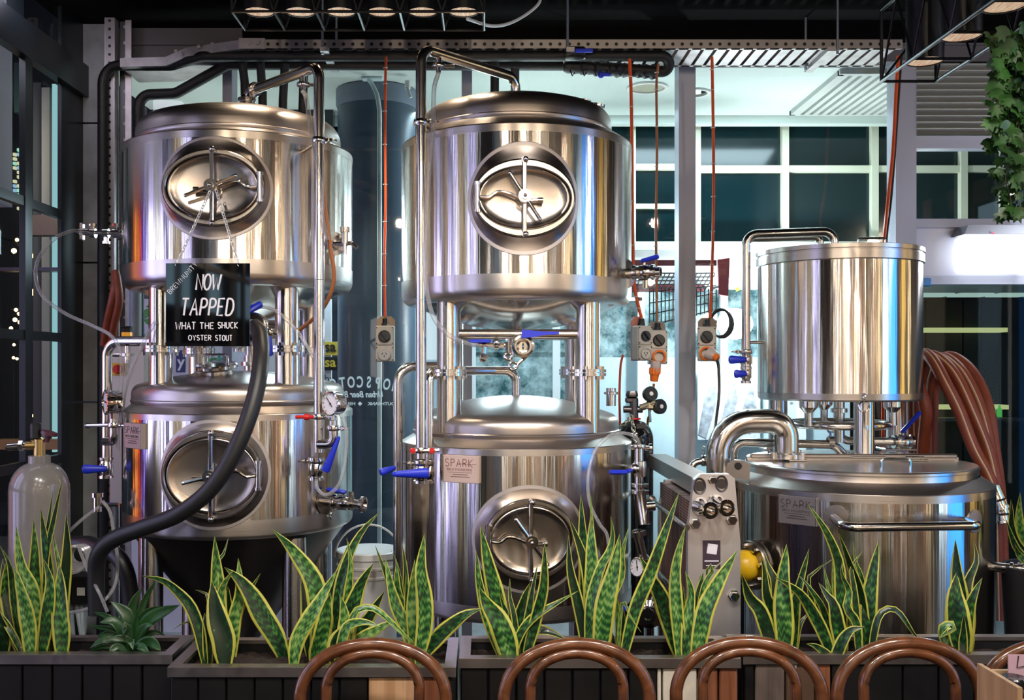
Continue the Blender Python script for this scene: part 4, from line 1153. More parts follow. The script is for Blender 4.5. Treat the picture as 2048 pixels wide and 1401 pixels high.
lever_mb(P(858, 947, d0 - .05), P(785, 949, d0 - .05) - P(858, 947, d0 - .05), .145, (0,-1,0), .021, .012, .012).build('valve_lever', BLUE, tBl)['label'] = 'blue plastic lever'
lever_mb(P(790, 936, 4.1), P(757, 947, 4.05) - P(790, 936, 4.1), .075, (0,-1,.3), .010, .017, .012).build('valve_lever', BLUE, tBl)['label'] = 'blue plastic lever'
# outlet valve facing the room under the upper middle tank
q = P(1046, 693, 4.05)
m = MB().lathe([(.018, .012), (.019, .02), (.026, .022), (.028, .016), (.034, .016), (.036, .020), (.045, .018), (.047, .006), (.047,-.02), (.02,-.024)], q, (0,-1,0), 36)
vv = m.build('outlet_valve', FIT, tB)
MB().lathe([(.018, .004), (0, .004)], q, (0,-1,0), 20).ball(q + Vector((0,-.008,0)), .012, 12, sc=(.4,1,1.2)).build('valve_disc', CHROME, vv)
m = MB().cyl(q + Vector((.02,.0,-.035)), q + Vector((-.035,0,-.085)), .007, 8).torus(q + Vector((-.04, -.01, -.08)), (0,1,0), .016, .006, 16, 8); m.build('valve_wing_nut', FIT, vv)
m = MB()
a = P(1042, 668, 4.0); loft(m, [[a + Vector((x, -y, z)) for x, y, z in ((0,0,-.018),(0,.02,-.018),(.004,.02,.016),(.004,0,.016))], [a + Vector((x, -y, z)) for x, y, z in ((.05,0,-.014),(.05,.02,-.014),(.05,.02,.012),(.05,0,.012))], [a + Vector((x, -y, z)) for x, y, z in ((.09,0,-.006),(.09,.018,-.006),(.09,.018,.008),(.09,0,.008))], [a + Vector((x, -y, z)) for x, y, z in ((.152,0,-.002),(.152,.016,-.002),(.152,.016,.008),(.152,0,.008))]], cap0=True, cap1=True)
m.build('valve_lever', BLUE, vv)['label'] = 'blue plastic lever'
pipe(tB, [(BX, BY, 1.74), (BX, BY - .05, 1.735), q + Vector((0, .02, 0))], .022, .03, 'outlet_pipe')
# small ball valve line beside it
m = MB().cyl(P(953, 690, 4.06), P(1030, 692, 4.06), .0095, 10)
for px, r_ in ((968, .014), (993, .02), (1012, .014)): m.cyl(P(px - 4, 691, 4.06), P(px + 4, 691, 4.06), r_, 12)
m.ball(P(993, 686, 4.04), .017, 12)
sv = m.build('sample_line', FIT, tB)
m = MB().rbox(P(960, 683, 4.04), (.09, .02, .014), .004); m.build('lever', BLUE, sv)['label'] = 'blue plastic lever'
m = MB().cyl(P(969, 694, 4.05), P(967, 710, 4.05), .011, 10).lathe([(.018,-.003),(.018,.003)], P(967, 715, 4.04), (.5,-1,.5), 14).cyl(P(967, 712, 4.045), P(966, 720, 4.03), .015, 12)
m.build('tap', FIT, sv); m = MB()
m.cyl(P(1016, 684, 4.05), P(1016, 706, 4.05), .010, 10).torus(P(1016, 714, 4.05), (0,1,0), .013, .007, 16, 8).cyl(P(1016, 682, 4.05), P(1016, 678, 4.05), .013, 10)
m.build('tap', FIT, sv)
# side valve on the upper middle tank
f = Frame(BX, BY, .5, R(66), P(0, 549, 4.2).z)
m = MB().lathe([(.06, 0), (.06, .003), (.022, .006), (.022, .05)], f.flat(0,0,0), Vector((.75,-.66,0)), 28); m.build('side_ferrule', FIT, tB)
a = f.flat(0,0,0) + Vector((.75,-.66,0)) * .05
valve(tB, a + Vector((.025,-.02,0)), (.9,-.43,0), .024, (.9, -.2, .25), .075, (0,0,1), 'side_valve')
MB().lathe([(.03,.06), (.03,.075), (.022,.077), (.022,.10), (.018,.10), (.018,.07)], a, (.9,-.43,0), 24).cyl(a + Vector((.03,-.02,-.03)), a + Vector((.03,-.02,-.065)), .011, 10).build('side_outlet', FIT, tB)
# sampling column on the lower middle tank
px = 1280
q = P(1278, 905, 3.95)
m = MB().cyl(P(1278, 893, 3.95), P(1278, 985, 3.95), .017, 14).lathe([(.026,0), (.028,.006), (.026,.014), (0,.016)], P(1278, 897, 3.95), seg=20)
m.lathe([(.024,-.03), (.026,0), (.024,.03)], P(1280, 938, 3.95), seg=18).ball(P(1270, 938, 3.94), .022, 12)
m.lathe([(.018,-.01),(.034,-.008),(.034,.004),(.018,.006)], P(1280, 970, 3.95), seg=20).lathe([(.018,-.01),(.036,-.008),(.036,.004),(.018,.006)], P(1280, 983, 3.95), seg=20)
m.cyl(P(1262, 896, 3.95), P(1300, 897, 3.95), .009, 10).cyl(P(1298, 897, 3.95), P(1303, 897, 3.95), .019, 12)
m.tube([P(1280, 980, 3.95), P(1284, 1010, 3.95), P(1290, 1050, 3.93)], .021, 14).tube([P(1286, 1015, 3.95), P(1310, 1013, 3.95)], .018, 12)
sc_ = m.build('sampling_column', FIT, tBl)
f = Frame(BX, BY, .5, R(64), P(0, 938, 4.1).z)
MB().cyl(f.flat(0,0,-.01), P(1270, 938, 3.95), .012, 10).build('column_stay', FIT, tBl)
m = MB().rbox(P(1237, 945, 3.90), (.075, .022, .018), .006).cyl(P(1255, 943, 3.92), P(1268, 940, 3.94), .008, 8); m.build('lever', BLUE, sc_)['label'] = 'blue plastic lever'
# ================================================================== HOSES AND TUBES
def hose(name, pts, r, mt, label, cat='hose', group=None, n=8, seg=12):
    o = MB().tube(spline(pts, n), r, seg).build(name, mt, None, sharp=60)
    return tag(o, label, cat, group)
hp = [P(508, 652, 4.03), P(520, 672, 3.98), P(522, 715, 3.90), P(513, 780, 3.84), P(492, 850, 3.80), P(458, 925, 3.78), P(415, 985, 3.78), P(355, 1030, 3.80), P(290, 1055, 3.83), P(232, 1077, 3.86), P(200, 1105, 3.88), P(192, 1150, 3.9), P(194, 1230, 3.9)]
hose('brewing_hose', hp, .0325, RUBBER, 'thick black rubber hose sweeping down in front of the lower left tank', n=10, seg=20)
hose('drain_hose', [P(60, 1150, 4.6), P(110, 1095, 4.6), P(165, 1088, 4.55), P(190, 1092, 4.5), P(240, 1120, 4.4), P(262, 1200, 4.4), P(270, 1400, 4.4)], .036, RUBBER, 'black corrugated hose lying behind the grey gas cylinder', n=8, seg=16)
TUB = CLEARH
tl = tap_left
hose('clear_tube', [tl + Vector((-.01,0,0)), P(145, 462, 4.38), P(110, 477, 4.35), P(80, 512, 4.33), P(71, 550, 4.32), P(85, 592, 4.3), P(130, 627, 4.28), P(185, 652, 4.25), P(222, 672, 4.2), P(241, 705, 4.18), P(243, 760, 4.2), P(237, 830, 4.22), P(236, 905, 4.25)], .0078, TUB, 'clear tube looping from the tap at the far left of the upper tank', 'tube')
hose('clear_tube', [P(310, 645, 4.12), P(285, 690, 4.15), P(262, 740, 4.16), P(246, 800, 4.2), P(240, 850, 4.24)], .0078, TUB, 'clear tube slanting past the control box towards the left gauge', 'tube')
hose('clear_tube', [P(255, 718, 4.3), P(254, 745, 4.28), P(247, 790, 4.27), P(243, 850, 4.27)], .0095, TUB, 'short thick clear tube hanging under the left elbow pipe', 'tube')
hose('clear_tube', [port_A, P(612, 195, 4.02), P(620, 245, 4.0), P(630, 300, 3.98), P(638, 360, 3.96), P(644, 430, 3.97), P(655, 480, 3.99)], .009, TUB, 'clear tube hanging from the bent pipe over the upper left tank', 'tube')
hose('brown_tube', [P(641, 300, 4.03), P(648, 400, 4.02), P(660, 490, 4.02), P(668, 545, 4.03), P(662, 585, 4.05), P(640, 625, 4.1), P(600, 660, 4.2)], .0085, COPPER, 'brown beer line curving beside the bent pipe of the left tanks', 'tube')
hose('clear_tube', [P(500, 614, 4.16), P(535, 616, 4.08), P(560, 628, 4.05), P(590, 658, 4.04), P(612, 690, 4.03), P(626, 715, 4.0), P(650, 775, 4.02), P(664, 800, 4.02), P(690, 850, 3.95), P(692, 905, 3.92), P(680, 965, 3.9), P(655, 990, 3.9), P(636, 980, 3.93), P(632, 960, 3.95)], .007, TUB, 'thin milky tube draped across the left legs down to the foot valve', 'tube')
hose('clear_tube', [port_B, P(868, 180, 3.93), P(866, 260, 3.9), P(858, 340, 3.9), P(853, 430, 3.9), P(850, 520, 3.9), P(855, 590, 3.9), P(870, 640, 3.9), P(900, 672, 3.92), P(935, 688, 3.98), P(956, 691, 4.05)], .009, TUB, 'long clear tube hanging from the bent pipe over the middle tanks', 'tube')
hose('clear_tube', [P(1280, 895, 3.93), P(1275, 880, 3.92), P(1262, 870, 3.9), P(1240, 867, 3.9), P(1215, 875, 3.88), P(1190, 902, 3.86), P(1178, 940, 3.83), P(1176, 980, 3.8), P(1182, 1015, 3.78), P(1200, 1050, 3.76), P(1215, 1075, 3.75), P(1222, 1150, 3.72)], .0065, TUB, 'thin clear tube arching off the sampling column of the middle tank', 'tube')
hose('clear_tube', [P(198, 1015, 4.18), P(170, 1035, 4.1), P(140, 1062, 4.05), P(115, 1090, 4.05), P(100, 1130, 4.1)], .007, TUB, 'clear tube running left from the small tap by the concrete column', 'tube')
hose('clear_tube', [P(206, 1004, 4.16), P(220, 1025, 4.1), P(228, 1070, 4.05), P(235, 1120, 4.0), P(230, 1170, 3.95), P(205, 1205, 3.9), P(170, 1220, 3.9), P(130, 1228, 3.95)], .007, TUB, 'clear tube looping low behind the leafy plant at the left', 'tube')
m = MB()
for k in range(5):
    c = P(150, 1118, 3.95) + Vector((.004 * k, .012 * k - .02, .003 * k)); m.torus(c, (.25, -.9, .3), .052 - .004 * k, .0065, 30, 8)
m.tube(spline([P(155, 1090, 3.95), P(175, 1140, 3.9), P(200, 1190, 3.86), P(215, 1225, 3.84)], 6), .0065, 8)
tag(m.build('tube_coil', TUB), 'coil of clear tube hanging beside the grey gas cylinder', 'tube')
# rust-red brewing hoses over the right side
RHOSE = mat('hose_rust', (.23,.045,.016), .5, noise=.15, nscale=20)
STRIPE = mat('hose_stripe', (.62,.42,.26), .55)
def red_hose(pts, label, r=.028, fer=None, side=(-.35,-.9,.35), stripe=True):
    sp_ = spline(pts, 9)
    t = thing('rubber_hose', tuple(pts[-1]), label, 'hose', 'rust-red hoses behind the kettle')
    MB().tube(sp_, r, 14).build('tube', RHOSE, t, sharp=60)
    sd = Vector(side).normalized()
    out = []
    for i, p in enumerate(sp_):
        tg = (sp_[min(i+1, len(sp_)-1)] - sp_[max(i-1, 0)]).normalized()
        q = sd - tg * sd.dot(tg); out.append(p + q.normalized() * (r - .003))
    if stripe: MB().tube(out, .0055, 6).build('stripe', STRIPE, t)
    if fer:
        e = Vector(pts[-1]); dr = (e - Vector(pts[-2])).normalized()
        MB().lathe([(r*1.15, -.06), (r*1.2, 0), (r*.9, .01), (r*.9, .03), (r*1.25, .032), (r*1.25, .044), (r*.6, .046)], e, dr, 18).build('ferrule', FIT, t)
H = 4.75
red_hose([P(1820, 1250, 4.9), P(1828, 950, H+.15), P(1826, 800, H+.1), P(1832, 735, H+.05), P(1846, 708, H), P(1866, 722, H-.08), P(1890, 766, H-.15), P(1918, 822, H-.2), P(1947, 897, H-.25), P(1975, 950, H-.3), P(1996, 1000, H-.33)], 'rust-red hose ending in a steel ferrule, foremost of the hoses', fer=True)
red_hose([P(1835, 1250, 5.0), P(1842, 950, H+.2), P(1838, 800, H+.15), P(1845, 740, H+.1), P(1862, 712, H+.02), P(1892, 730, H-.05), P(1916, 762, H-.1), P(1942, 818, H-.16), P(1975, 900, H-.2), P(1992, 970, H-.25), P(2004, 1028, H-.28)], 'rust-red hose second in the bundle, its ferrule hanging beside the mash tun', fer=True)
red_hose([P(1848, 1250, 5.0), P(1852, 950, H+.25), P(1852, 800, H+.2), P(1864, 740, H+.14), P(1885, 716, H+.08), P(1918, 738, H), P(1944, 780, H-.05), P(1966, 836, H-.1), P(1980, 900, H-.15), P(1990, 990, H-.2), P(1996, 1240, H-.2)], 'rust-red hose third in the bundle, running down to the floor')
red_hose([P(1860, 1250, 5.05), P(1862, 950, H+.3), P(1866, 800, H+.25), P(1876, 745, H+.2), P(1895, 714, H+.14), P(1930, 730, H+.08), P(1958, 768, H+.02), P(1977, 822, H-.05), P(1988, 900, H-.1), P(2000, 1000, H-.1), P(2008, 1240, H-.1)], 'rust-red hose outermost of the bundle at the right', r=.028, stripe=False)
red_hose([P(1818, 1260, 4.9), P(1838, 1000, H+.1), P(1848, 880, H), P(1852, 820, H-.05), P(1835, 770, H), P(1815, 740, H+.1)], 'rust-red hose hanging short under the kettle side', r=.028, stripe=False)
# two rust hoses at the left post
for px, lab in ((0, 'rust-red hose hanging beside the perforated post at the left'), (14, 'second rust-red hose at the left post, nearer the tank')):
    o = hose('rubber_hose', [P(208 + px, 690, 4.95), P(214 + px, 650, 4.9), P(224 + px, 605, 4.86), P(231 + px*.3, 570, 4.86), P(231, 545, 4.9)], .02, RHOSE, lab, 'hose', 'rust-red hoses at the left post')

# ================================================================== CHALK SIGN
SY = 3.82
sg = thing('chalk_sign', tuple(P(416, 693, SY)), 'square black sign lettered NOW TAPPED hung on chains from the hatch', 'sign')
a, b = P(332, 693, SY), P(500, 527, SY)
bd = MB().rbox(((a.x+b.x)/2, SY, (a.z+b.z)/2), (b.x-a.x, .006, b.z-a.z), .001).build('board', mat('sign_black', (.0022,.0022,.003), .035, spec=.6), sg)
def sgp(px, py): return P(px, py, SY - .0042)
CH = mat('chalk', (.78,.76,.80), .6)
def hand(txt, px0, py_base, hpx, r, gap=.3, slant=.0, wpx=None, rot=0.0):
    m = MB(); sc = SY / F
    kx = wpx / (text_width(txt, hpx, gap) + slant * hpx) if wpx else 1.0
    o = sgp(px0, py_base); c, s_ = math.cos(R(rot)), math.sin(R(rot))
    stroke_text(m, txt, lambda u, v: Vector((o.x + (u * kx * c - v * s_), o.y, o.z + (u * kx * s_ + v * c))), hpx * sc, r, gap, slant)
    for p in m.v: p.y = o.y + (p.y - o.y) * .35
    return m
m = MB()
def put(mm): m.add(mm.v, mm.f)
put(hand('NOW', 392, 580, 31, .0040, .16, .16, 51))
put(hand('TAPPED', 361, 631, 33, .0040, .26, .20, 108))
put(hand('WHAT', 351, 659, 14, .0021, .22, .03, 40)); put(hand('THE', 400, 658, 12, .0020, .28, .0, 27)); put(hand('SHUCK', 436, 657, 12, .0020, .26, 0, 39))
put(hand('OYSTER', 377, 681, 10, .0018, .26, 0, 45)); put(hand('STOUT', 431, 682, 11, .0018, .26, 0, 33))
put(hand('BREWMUNITY', 341, 589, 9.5, .0011, .3, .0, 80, rot=47))
m.build('lettering', CH, bd)
CHAIN = mat('chain_white', (.72,.72,.75), .35, .4)
def chain(parent, p0, p1, n, r=.0018, L=.013, mt=None, sag=0.0, name='chain'):
    m = MB(); p0, p1 = Vector(p0), Vector(p1)
    for k in range(n):
        c = p0.lerp(p1, (k + .5) / n); c.z -= sag * 4 * ((k+.5)/n) * (1 - (k+.5)/n)
        d = (p1 - p0).normalized(); s_ = d.cross(Vector((0,1,0))).normalized()
        if k % 2: s_ = (s_ + Vector((0,1,0))).normalized()
        ln = (p1 - p0).length / n * .68
        m.tube([c + d * ln * math.cos(2*PI*i/10) + s_ * ln * .5 * math.sin(2*PI*i/10) for i in range(10)], r, 5, closed=True)
    return m.build(name, mt or CHAIN, parent)
hub = P(424, 378, 3.9)
chain(sg, P(420, 383, 3.90), P(352, 532, SY), 26)
chain(sg, P(432, 380, 3.90), P(478, 532, SY), 26)

# ================================================================== POWER OUTLETS ON CABLES
def outlet(px, py0, py1, d, wpx, rz, label, style, back=None):
    c = P(px, py1, d); h = (py1 - py0) / F * d; wd = wpx / F * d
    t = thing('power_outlet', tuple(c), label, 'socket', 'switched sockets hanging on cables')
    rot = Matrix.Rotation(rz, 3, 'Z')
    def L(x, y, z): return c + rot @ Vector((x, y, z))
    hp_ = [(-wd*.5, 0), (wd*.5, 0), (wd*.5, h*1.16), (wd*.30, h*1.27), (-wd*.30, h*1.27), (-wd*.5, h*1.16)]
    MB().prism(hp_, L(0, .034, 0), rot @ Vector((1,0,0)), (0,0,1), .003).build('back_plate', back or mat('plate_tan', (.40,.30,.20), .5), t)
    MB().rbox(L(0, .0, h*.5), (wd, .06, h), .006, rot).build('housing', BEIGE, t)
    MB().rbox(L(0, -.033, h*.72), (wd*.94, .008, h*.52), .003, rot).build('switch_plate', BEIGE, t)
    MB().rbox(L(0, -.033, h*.22), (wd*.94, .008, h*.42), .003, rot).build('socket_plate', BEIGE, t)
    n_ = rot @ Vector((0,-1,0))
    kn = MB().lathe([(wd*.33, 0), (wd*.33, .008), (wd*.28, .014), (0, .014)], L(0, -.037, h*.70), n_, 28)
    kn.rbox(L(0, -.056, h*.70), (wd*.13, .012, wd*.55), .003, rot @ Matrix.Rotation(R(-38), 3, 'Y'))
    kn.build('rotary_switch', mat('knob_black', (.02,.02,.022), .35) if 'knob_black' not in bpy.data.materials else bpy.data.materials['knob_black'], t)
    for sx in (-1, 1):
        for z in (.05, .39, .51, .94): MB().lathe([(0, .003), (.003, .003), (.003, 0)], L(sx * wd * .42, -.037, h * z), n_, 8).build('screw', BLACK, t)
    if style == 'lid':
        s = MB().lathe([(wd*.36, 0), (wd*.36, .012), (wd*.30, .016), (0, .016)], L(0, -.037, h*.20), n_, 28).build('socket', mat('socket_lid', (.50,.50,.50), .2) if 'socket_lid' not in bpy.data.materials else bpy.data.materials['socket_lid'], t)
        m = MB()
        for x, z, a in ((-.1, .04, 25), (.1, .04, -25), (0, -.1, 0)): m.rbox(L(wd * x, -.0535, h*.20 + wd * z), (.0035, .002, .011), .0005, rot @ Matrix.Rotation(R(a), 3, 'Y'))
        m.build('pin_slots', BLACK, s)
    elif style == 'front':
        s = MB().lathe([(wd*.36, 0), (wd*.36, .010), (wd*.31, .012), (wd*.30, .004), (0, .004)], L(0, -.037, h*.20), n_, 28).build('socket', BEIGE, t)
        m = MB()
        for x, z, a in ((-.1, .04, 25), (.1, .04, -25), (0, -.1, 0)): m.rbox(L(wd * x, -.0415, h*.20 + wd * z), (.0035, .002, .011), .0005, rot @ Matrix.Rotation(R(a), 3, 'Y'))
        m.build('pin_slots', BLACK, s)
    else:
        MB().lathe([(wd*.38, 0), (wd*.38, .018), (wd*.28, .022), (wd*.26, .01)], L(0, -.037, h*.22), n_, 28).build('socket_ring', ORPLUG, t)['label'] = 'orange screw ring'
    MB().cyl(L(0, .0, h*1.0), L(0, .0, h*1.0 + .035), .014, 14).cyl(L(0, 0, h*1.0), L(0,0,h*1.0+.012), .018, 6).build('cable_gland', BLACK, t)
    return t, L, h, wd
DO = 4.92
t1, L1, h1_, w1_ = outlet(770.5, 652, 724, DO, 37, 0, 'grey switched socket hanging between the left and middle tanks', 'lid')
t2, L2, h2_, w2_ = outlet(1283, 652, 722, DO - .04, 32, R(22), 'grey switched socket turned sideways on a pink back plate, right of the middle tank', 'front', mat('plate_pink', (.62,.26,.22), .5))
t3, L3, h3_, w3_ = outlet(1315, 661, 729, DO, 36, 0, 'grey switched socket with an orange plug hanging below it', 'plug', mat('plate_grey2', (.24,.23,.21), .5))
t4, L4, h4_, w4_ = outlet(1414, 654, 723, DO, 37, R(-14), 'grey switched socket with a black coiled cable beside the bright flood lamp', 'plug', mat('plate_brown', (.26,.21,.17), .5))
def cable(pts, r, mt, label, clips=None):
    t = thing('cable', tuple(pts[-1]), label, 'cable', 'cables hanging from the tray')
    MB().tube(spline(pts, 7), r, 10).build('cord', mt, t, sharp=60)
    if clips:
        sp_ = spline(pts, 40)
        for k in range(1, clips): 
            p = sp_[int(len(sp_) * k / clips)]; MB().torus(p, (0,0,1), r + .001, .002, 10, 6).rbox(p + Vector((-.008, 0, 0)), (.010, .004, .005), .001).build('cable_tie', WHITEP, t)
    return t
cable([P(772, 114, DO), P(771, 160, DO), P(770, 260, DO), P(771, 400, DO), P(769, 520, DO), P(770, 634, DO)], .0065, ORANGE, 'orange cable dropping to the socket between the left and middle tanks', 9)
cable([P(1259, 118, DO-.04), P(1262, 180, DO-.04), P(1264, 300, DO-.04), P(1265, 450, DO-.04), P(1268, 560, DO-.04), P(1275, 605, DO-.04), P(1283, 636, DO-.04)], .0085, ORANGE, 'thick orange cable along the right edge of the upper middle tank', 9)
cable([P(1317, 128, DO), P(1313, 170, DO), P(1314, 300, DO), P(1312, 450, DO), P(1313, 560, DO), P(1314, 643, DO)], .0065, COPPER, 'brown cable dropping to the socket with the orange plug', 9)
cable([P(1424, 114, DO), P(1425, 170, DO), P(1427, 300, DO), P(1427, 420, DO), P(1424, 540, DO), P(1420, 636, DO)], .0075, ORANGE, 'orange cable in front of the street windows right of the grey mullion', 9)
cable([P(1797, 112, DO), P(1793, 170, DO), P(1786, 300, DO), P(1776, 400, DO), P(1768, 480, DO+.2), P(1765, 560, DO+.25), P(1766, 900, DO+.25), P(1766, 1200, DO+.25)], .0085, ORANGE, 'orange cable slanting down behind the kettle at the right post')
cable([P(1803, 112, DO+.01), P(1798, 180, DO+.01), P(1790, 300, DO+.01), P(1782, 400, DO+.01), P(1773, 480, DO+.21), P(1771, 560, DO+.26), P(1772, 900, DO+.26), P(1772, 1200, DO+.26)], .006, BLACK, 'thin black cable beside the slanting orange one')
cable([P(1246, 710, DO-.03), P(1241, 735, DO-.03), P(1239, 790, DO-.03), P(1240, 850, DO-.02), P(1242, 1000, DO), P(1244, 1400, DO)], .006, mat('cable_red', (.55,.06,.02), .4), 'red cable falling from the sideways socket to the black cylinder')
# orange plug and its cord
pt = thing('power_plug', tuple(P(1310, 762, DO-.05)), 'orange ribbed plug screwed into the hanging socket', 'plug')
MB().lathe([(.024, .0), (.026, .02), (.024, .05), (.020, .055)], P(1312, 722, DO-.075), (-.05, .1, -1), 20).build('clear_shell', mat('clear_shell', (.60,.50,.48), .15), pt)
m = MB().lathe([(0,0), (.025, 0), (.026, .03), (.022, .036), (.022, .04), (.018, .066), (.008, .068)], P(1310, 736, DO-.07), (-.06, .1, -1), 20)
for k in range(12):
    a = 2*PI*k/12; q = P(1310, 742, DO-.07) + Vector((.026*math.cos(a), .026*math.sin(a), 0)); m.rbox(q, (.005,.005,.03), .001)
m.build('grip', ORPLUG, pt)
cable([P(1308, 768, DO-.06), P(1305, 790, DO-.05), P(1299, 830, DO-.03), P(1295, 856, DO), P(1294, 1000, DO), P(1294, 1100, DO)], .0062, COPPER, 'brown cord below the orange plug')
pt = thing('power_plug', tuple(P(1428, 722, DO-.1)), 'black corded plug with a clear shell in the rightmost hanging socket', 'plug')
MB().lathe([(.03, 0), (.028, .03), (.02, .05), (.018, .055)], P(1416, 707, DO-.05), (.62, -.5, -.35), 20).build('clear_shell', bpy.data.materials['clear_shell'], pt)
MB().lathe([(.019, 0), (.02, .014), (.012, .022), (0, .022)], P(1429, 714, DO-.09), (.62, -.5, -.35), 18).build('collar', ORPLUG, pt)
cable([P(1432, 717, DO-.1), P(1437, 735, DO-.1), P(1438, 790, DO-.12), P(1431, 850, DO-.2), P(1426, 900, DO-.45), P(1425, 960, DO-.62), P(1424, 1100, DO-.62)], .0072, RUBBER, 'black cord hanging in front of the big bent steel pipe')
m = MB()
for k in range(3):
    m.torus(P(1440 + 2*k, 646 + k, DO + .05 + .012*k), (.3,-1,.1), .055 + .004*k, .006, 28, 8, a2=.07)
tag(m.build('cable_coil', RUBBER), 'coil of black cable hung behind the rightmost socket', 'cable')

# ================================================================== GAS CYLINDERS
def gas(name, px, dpt, r, py_top, mt, label):
    c = P(px, py_top, dpt); zt = c.z
    t = thing(name, (c.x, dpt, 0), label, 'gas cylinder')
    pr = [(0, .0), (r*.9, .0), (r, .02), (r, zt - r * 1.15)]
    for a in range(10, 81, 10): pr.append((r * (.24 + .76 * math.cos(R(a))) , zt - r*1.15 + r * 1.0 * math.sin(R(a))))
    pr += [(r*.24, zt - r*.12), (0, zt - r*.12)]
    MB().lathe(pr, (c.x, dpt, 0), seg=56).build('body', mt, t, sharp=50)
    return t, c
GREY = mat('cylinder_grey', (.22,.205,.19), .2, noise=.06, nscale=30, coat=.25)
tg, c = gas('gas_cylinder', 79, 3.95, .113, 917, GREY, 'pale grey gas cylinder behind the snake plant at the left edge')
MB().lathe([(.042, -.03), (.042, .01), (.03, .012), (0, .012)], c + Vector((0,0,.0)), seg=24).build('neck_ring', GREY, tg)
BRASS = steel('brass', (.52,.36,.14), .3)
m = MB().cyl(c, c + Vector((0,0,.075)), .022, 14).rbox(c + Vector((-.006,0,.06)), (.05,.04,.045), .012).cyl(c + Vector((0,0,.05)), c + Vector((-.05,-.01,.05)), .018, 12); vb = m.build('valve_body', BRASS, tg)
MB().cyl(c + Vector((-.05,-.01,.05)), c + Vector((-.115,-.02,.045)), .015, 12).cyl(c + Vector((-.06,-.012,.05)), c + Vector((-.075,-.015,.05)), .021, 6).cyl(c + Vector((-.10,-.02,.045)), c + Vector((-.122,-.024,.045)), .008, 8).build('outlet', FIT, vb)
MB().lathe([(.008, .02), (.012, .045), (.032, .05), (.032, .062), (.012, .066), (0, .066)], c + Vector((.022, 0, .045)), (.3,0,1), 20).build('hand_wheel', mat('wheel_plum', (.10,.03,.045), .4), vb)
MB().lathe([(.021, .08), (.021, .135), (.017, .14), (0, .14)], c + Vector((-.015, 0, 0)), seg=18).build('cap', BLACK, vb)['label'] = 'black plastic cap'
BLKG = mat('cylinder_black', (.006,.0065,.008), .10, coat=.5)
tg, c = gas('gas_cylinder', 1268, 4.78, .092, 836, BLKG, 'glossy black gas cylinder with regulator gauges behind the middle tank')
vb = MB().cyl(c + Vector((0,0,-.02)), c + Vector((0,0,.09)), .021, 14).rbox(c + Vector((-.012,0,.085)), (.06,.035,.03), .008).cyl(c + Vector((-.05,0,.04)), c + Vector((.04,0,.04)), .017, 12).lathe([(.028,.1),(.03,.11),(.024,.128),(0,.128)], c + Vector((-.01,0,0)), seg=6).build('valve', DARKST, tg)
MB().torus(c + Vector((0,0,-.005)), (0,0,1), .028, .005, 24, 8).build('seal_ring', RED, tg)['label'] = 'red ring at the neck'
rg = MB().cyl(c + Vector((.03,-.01,.05)), c + Vector((.10,-.03,.075)), .018, 14).rbox(c + Vector((.075,-.02,.06)), (.04,.04,.045), .01).cyl(c + Vector((.07,-.02,.04)), c + Vector((.075,-.02,-.02)), .007, 8).build('regulator', steel('brass_pale', (.66,.58,.42), .2), tg)
for q, ax_ in (((.075,-.03,.115), (.3,-1,.2)), ((.122,-.03,.055), (.6,-1,.1))):
    g = MB().lathe([(0,-.025), (.033,-.025), (.036,-.015), (.036,.004), (.032,.008), (.01,.007)], c + Vector(q), ax_, 26).build('gauge', BLACK, tg)
    MB().lathe([(.010,.007), (.010,.009), (0,.009)], c + Vector(q), ax_, 14).build('gauge_centre', WHITEP, g)
m = MB().rbox(c + Vector((.022,-.075,-.035)), (.045,.004,.025), .002, Matrix.Rotation(R(-8), 3, 'Y')); m.build('tag', mat('tag_black', (.03,.03,.03), .4), tg)
GOLDCH = steel('chain_steel', (.58,.54,.42), .22)
ch_t = thing('safety_chain', tuple(P(1262, 1000, 4.66)), 'brassy safety chain slung round the black gas cylinder', 'chain')
chain(ch_t, P(1222, 845, 4.72), P(1262, 832, 4.66), 7, .0035, mt=GOLDCH, sag=.03)
chain(ch_t, P(1225, 850, 4.73), P(1262, 838, 4.66), 7, .0035, mt=GOLDCH, sag=.02)
chain(ch_t, P(1262, 832, 4.66), P(1280, 925, 4.64), 9, .0035, mt=GOLDCH, sag=-.0)

# ================================================================== PLATE COOLER
YH0, YH1 = 3.50, 4.14
hx = thing('plate_cooler', ((1420 - CX) / F * YH0, 3.8, 0), 'steel plate cooler with two pipe stubs standing left of the mash tun', 'heat exchanger')
def outline(x0, x1, z0, z1, c): return [(x0, z0), (x1, z0), (x1, z1 - c*1.6), (x1 - c, z1 - c*.35), (x1 - c*1.5, z1), (x0 + c*1.5, z1), (x0 + c, z1 - c*.35), (x0, z1 - c*1.6)]
X0, X1 = P(1376, 0, YH0).x, P(1481, 0, YH0).x
zt = P(0, 949, YH0).z
PLST = mat('plate_front', (.62,.58,.57), .38, .78, noise=.06)
c_ = .032
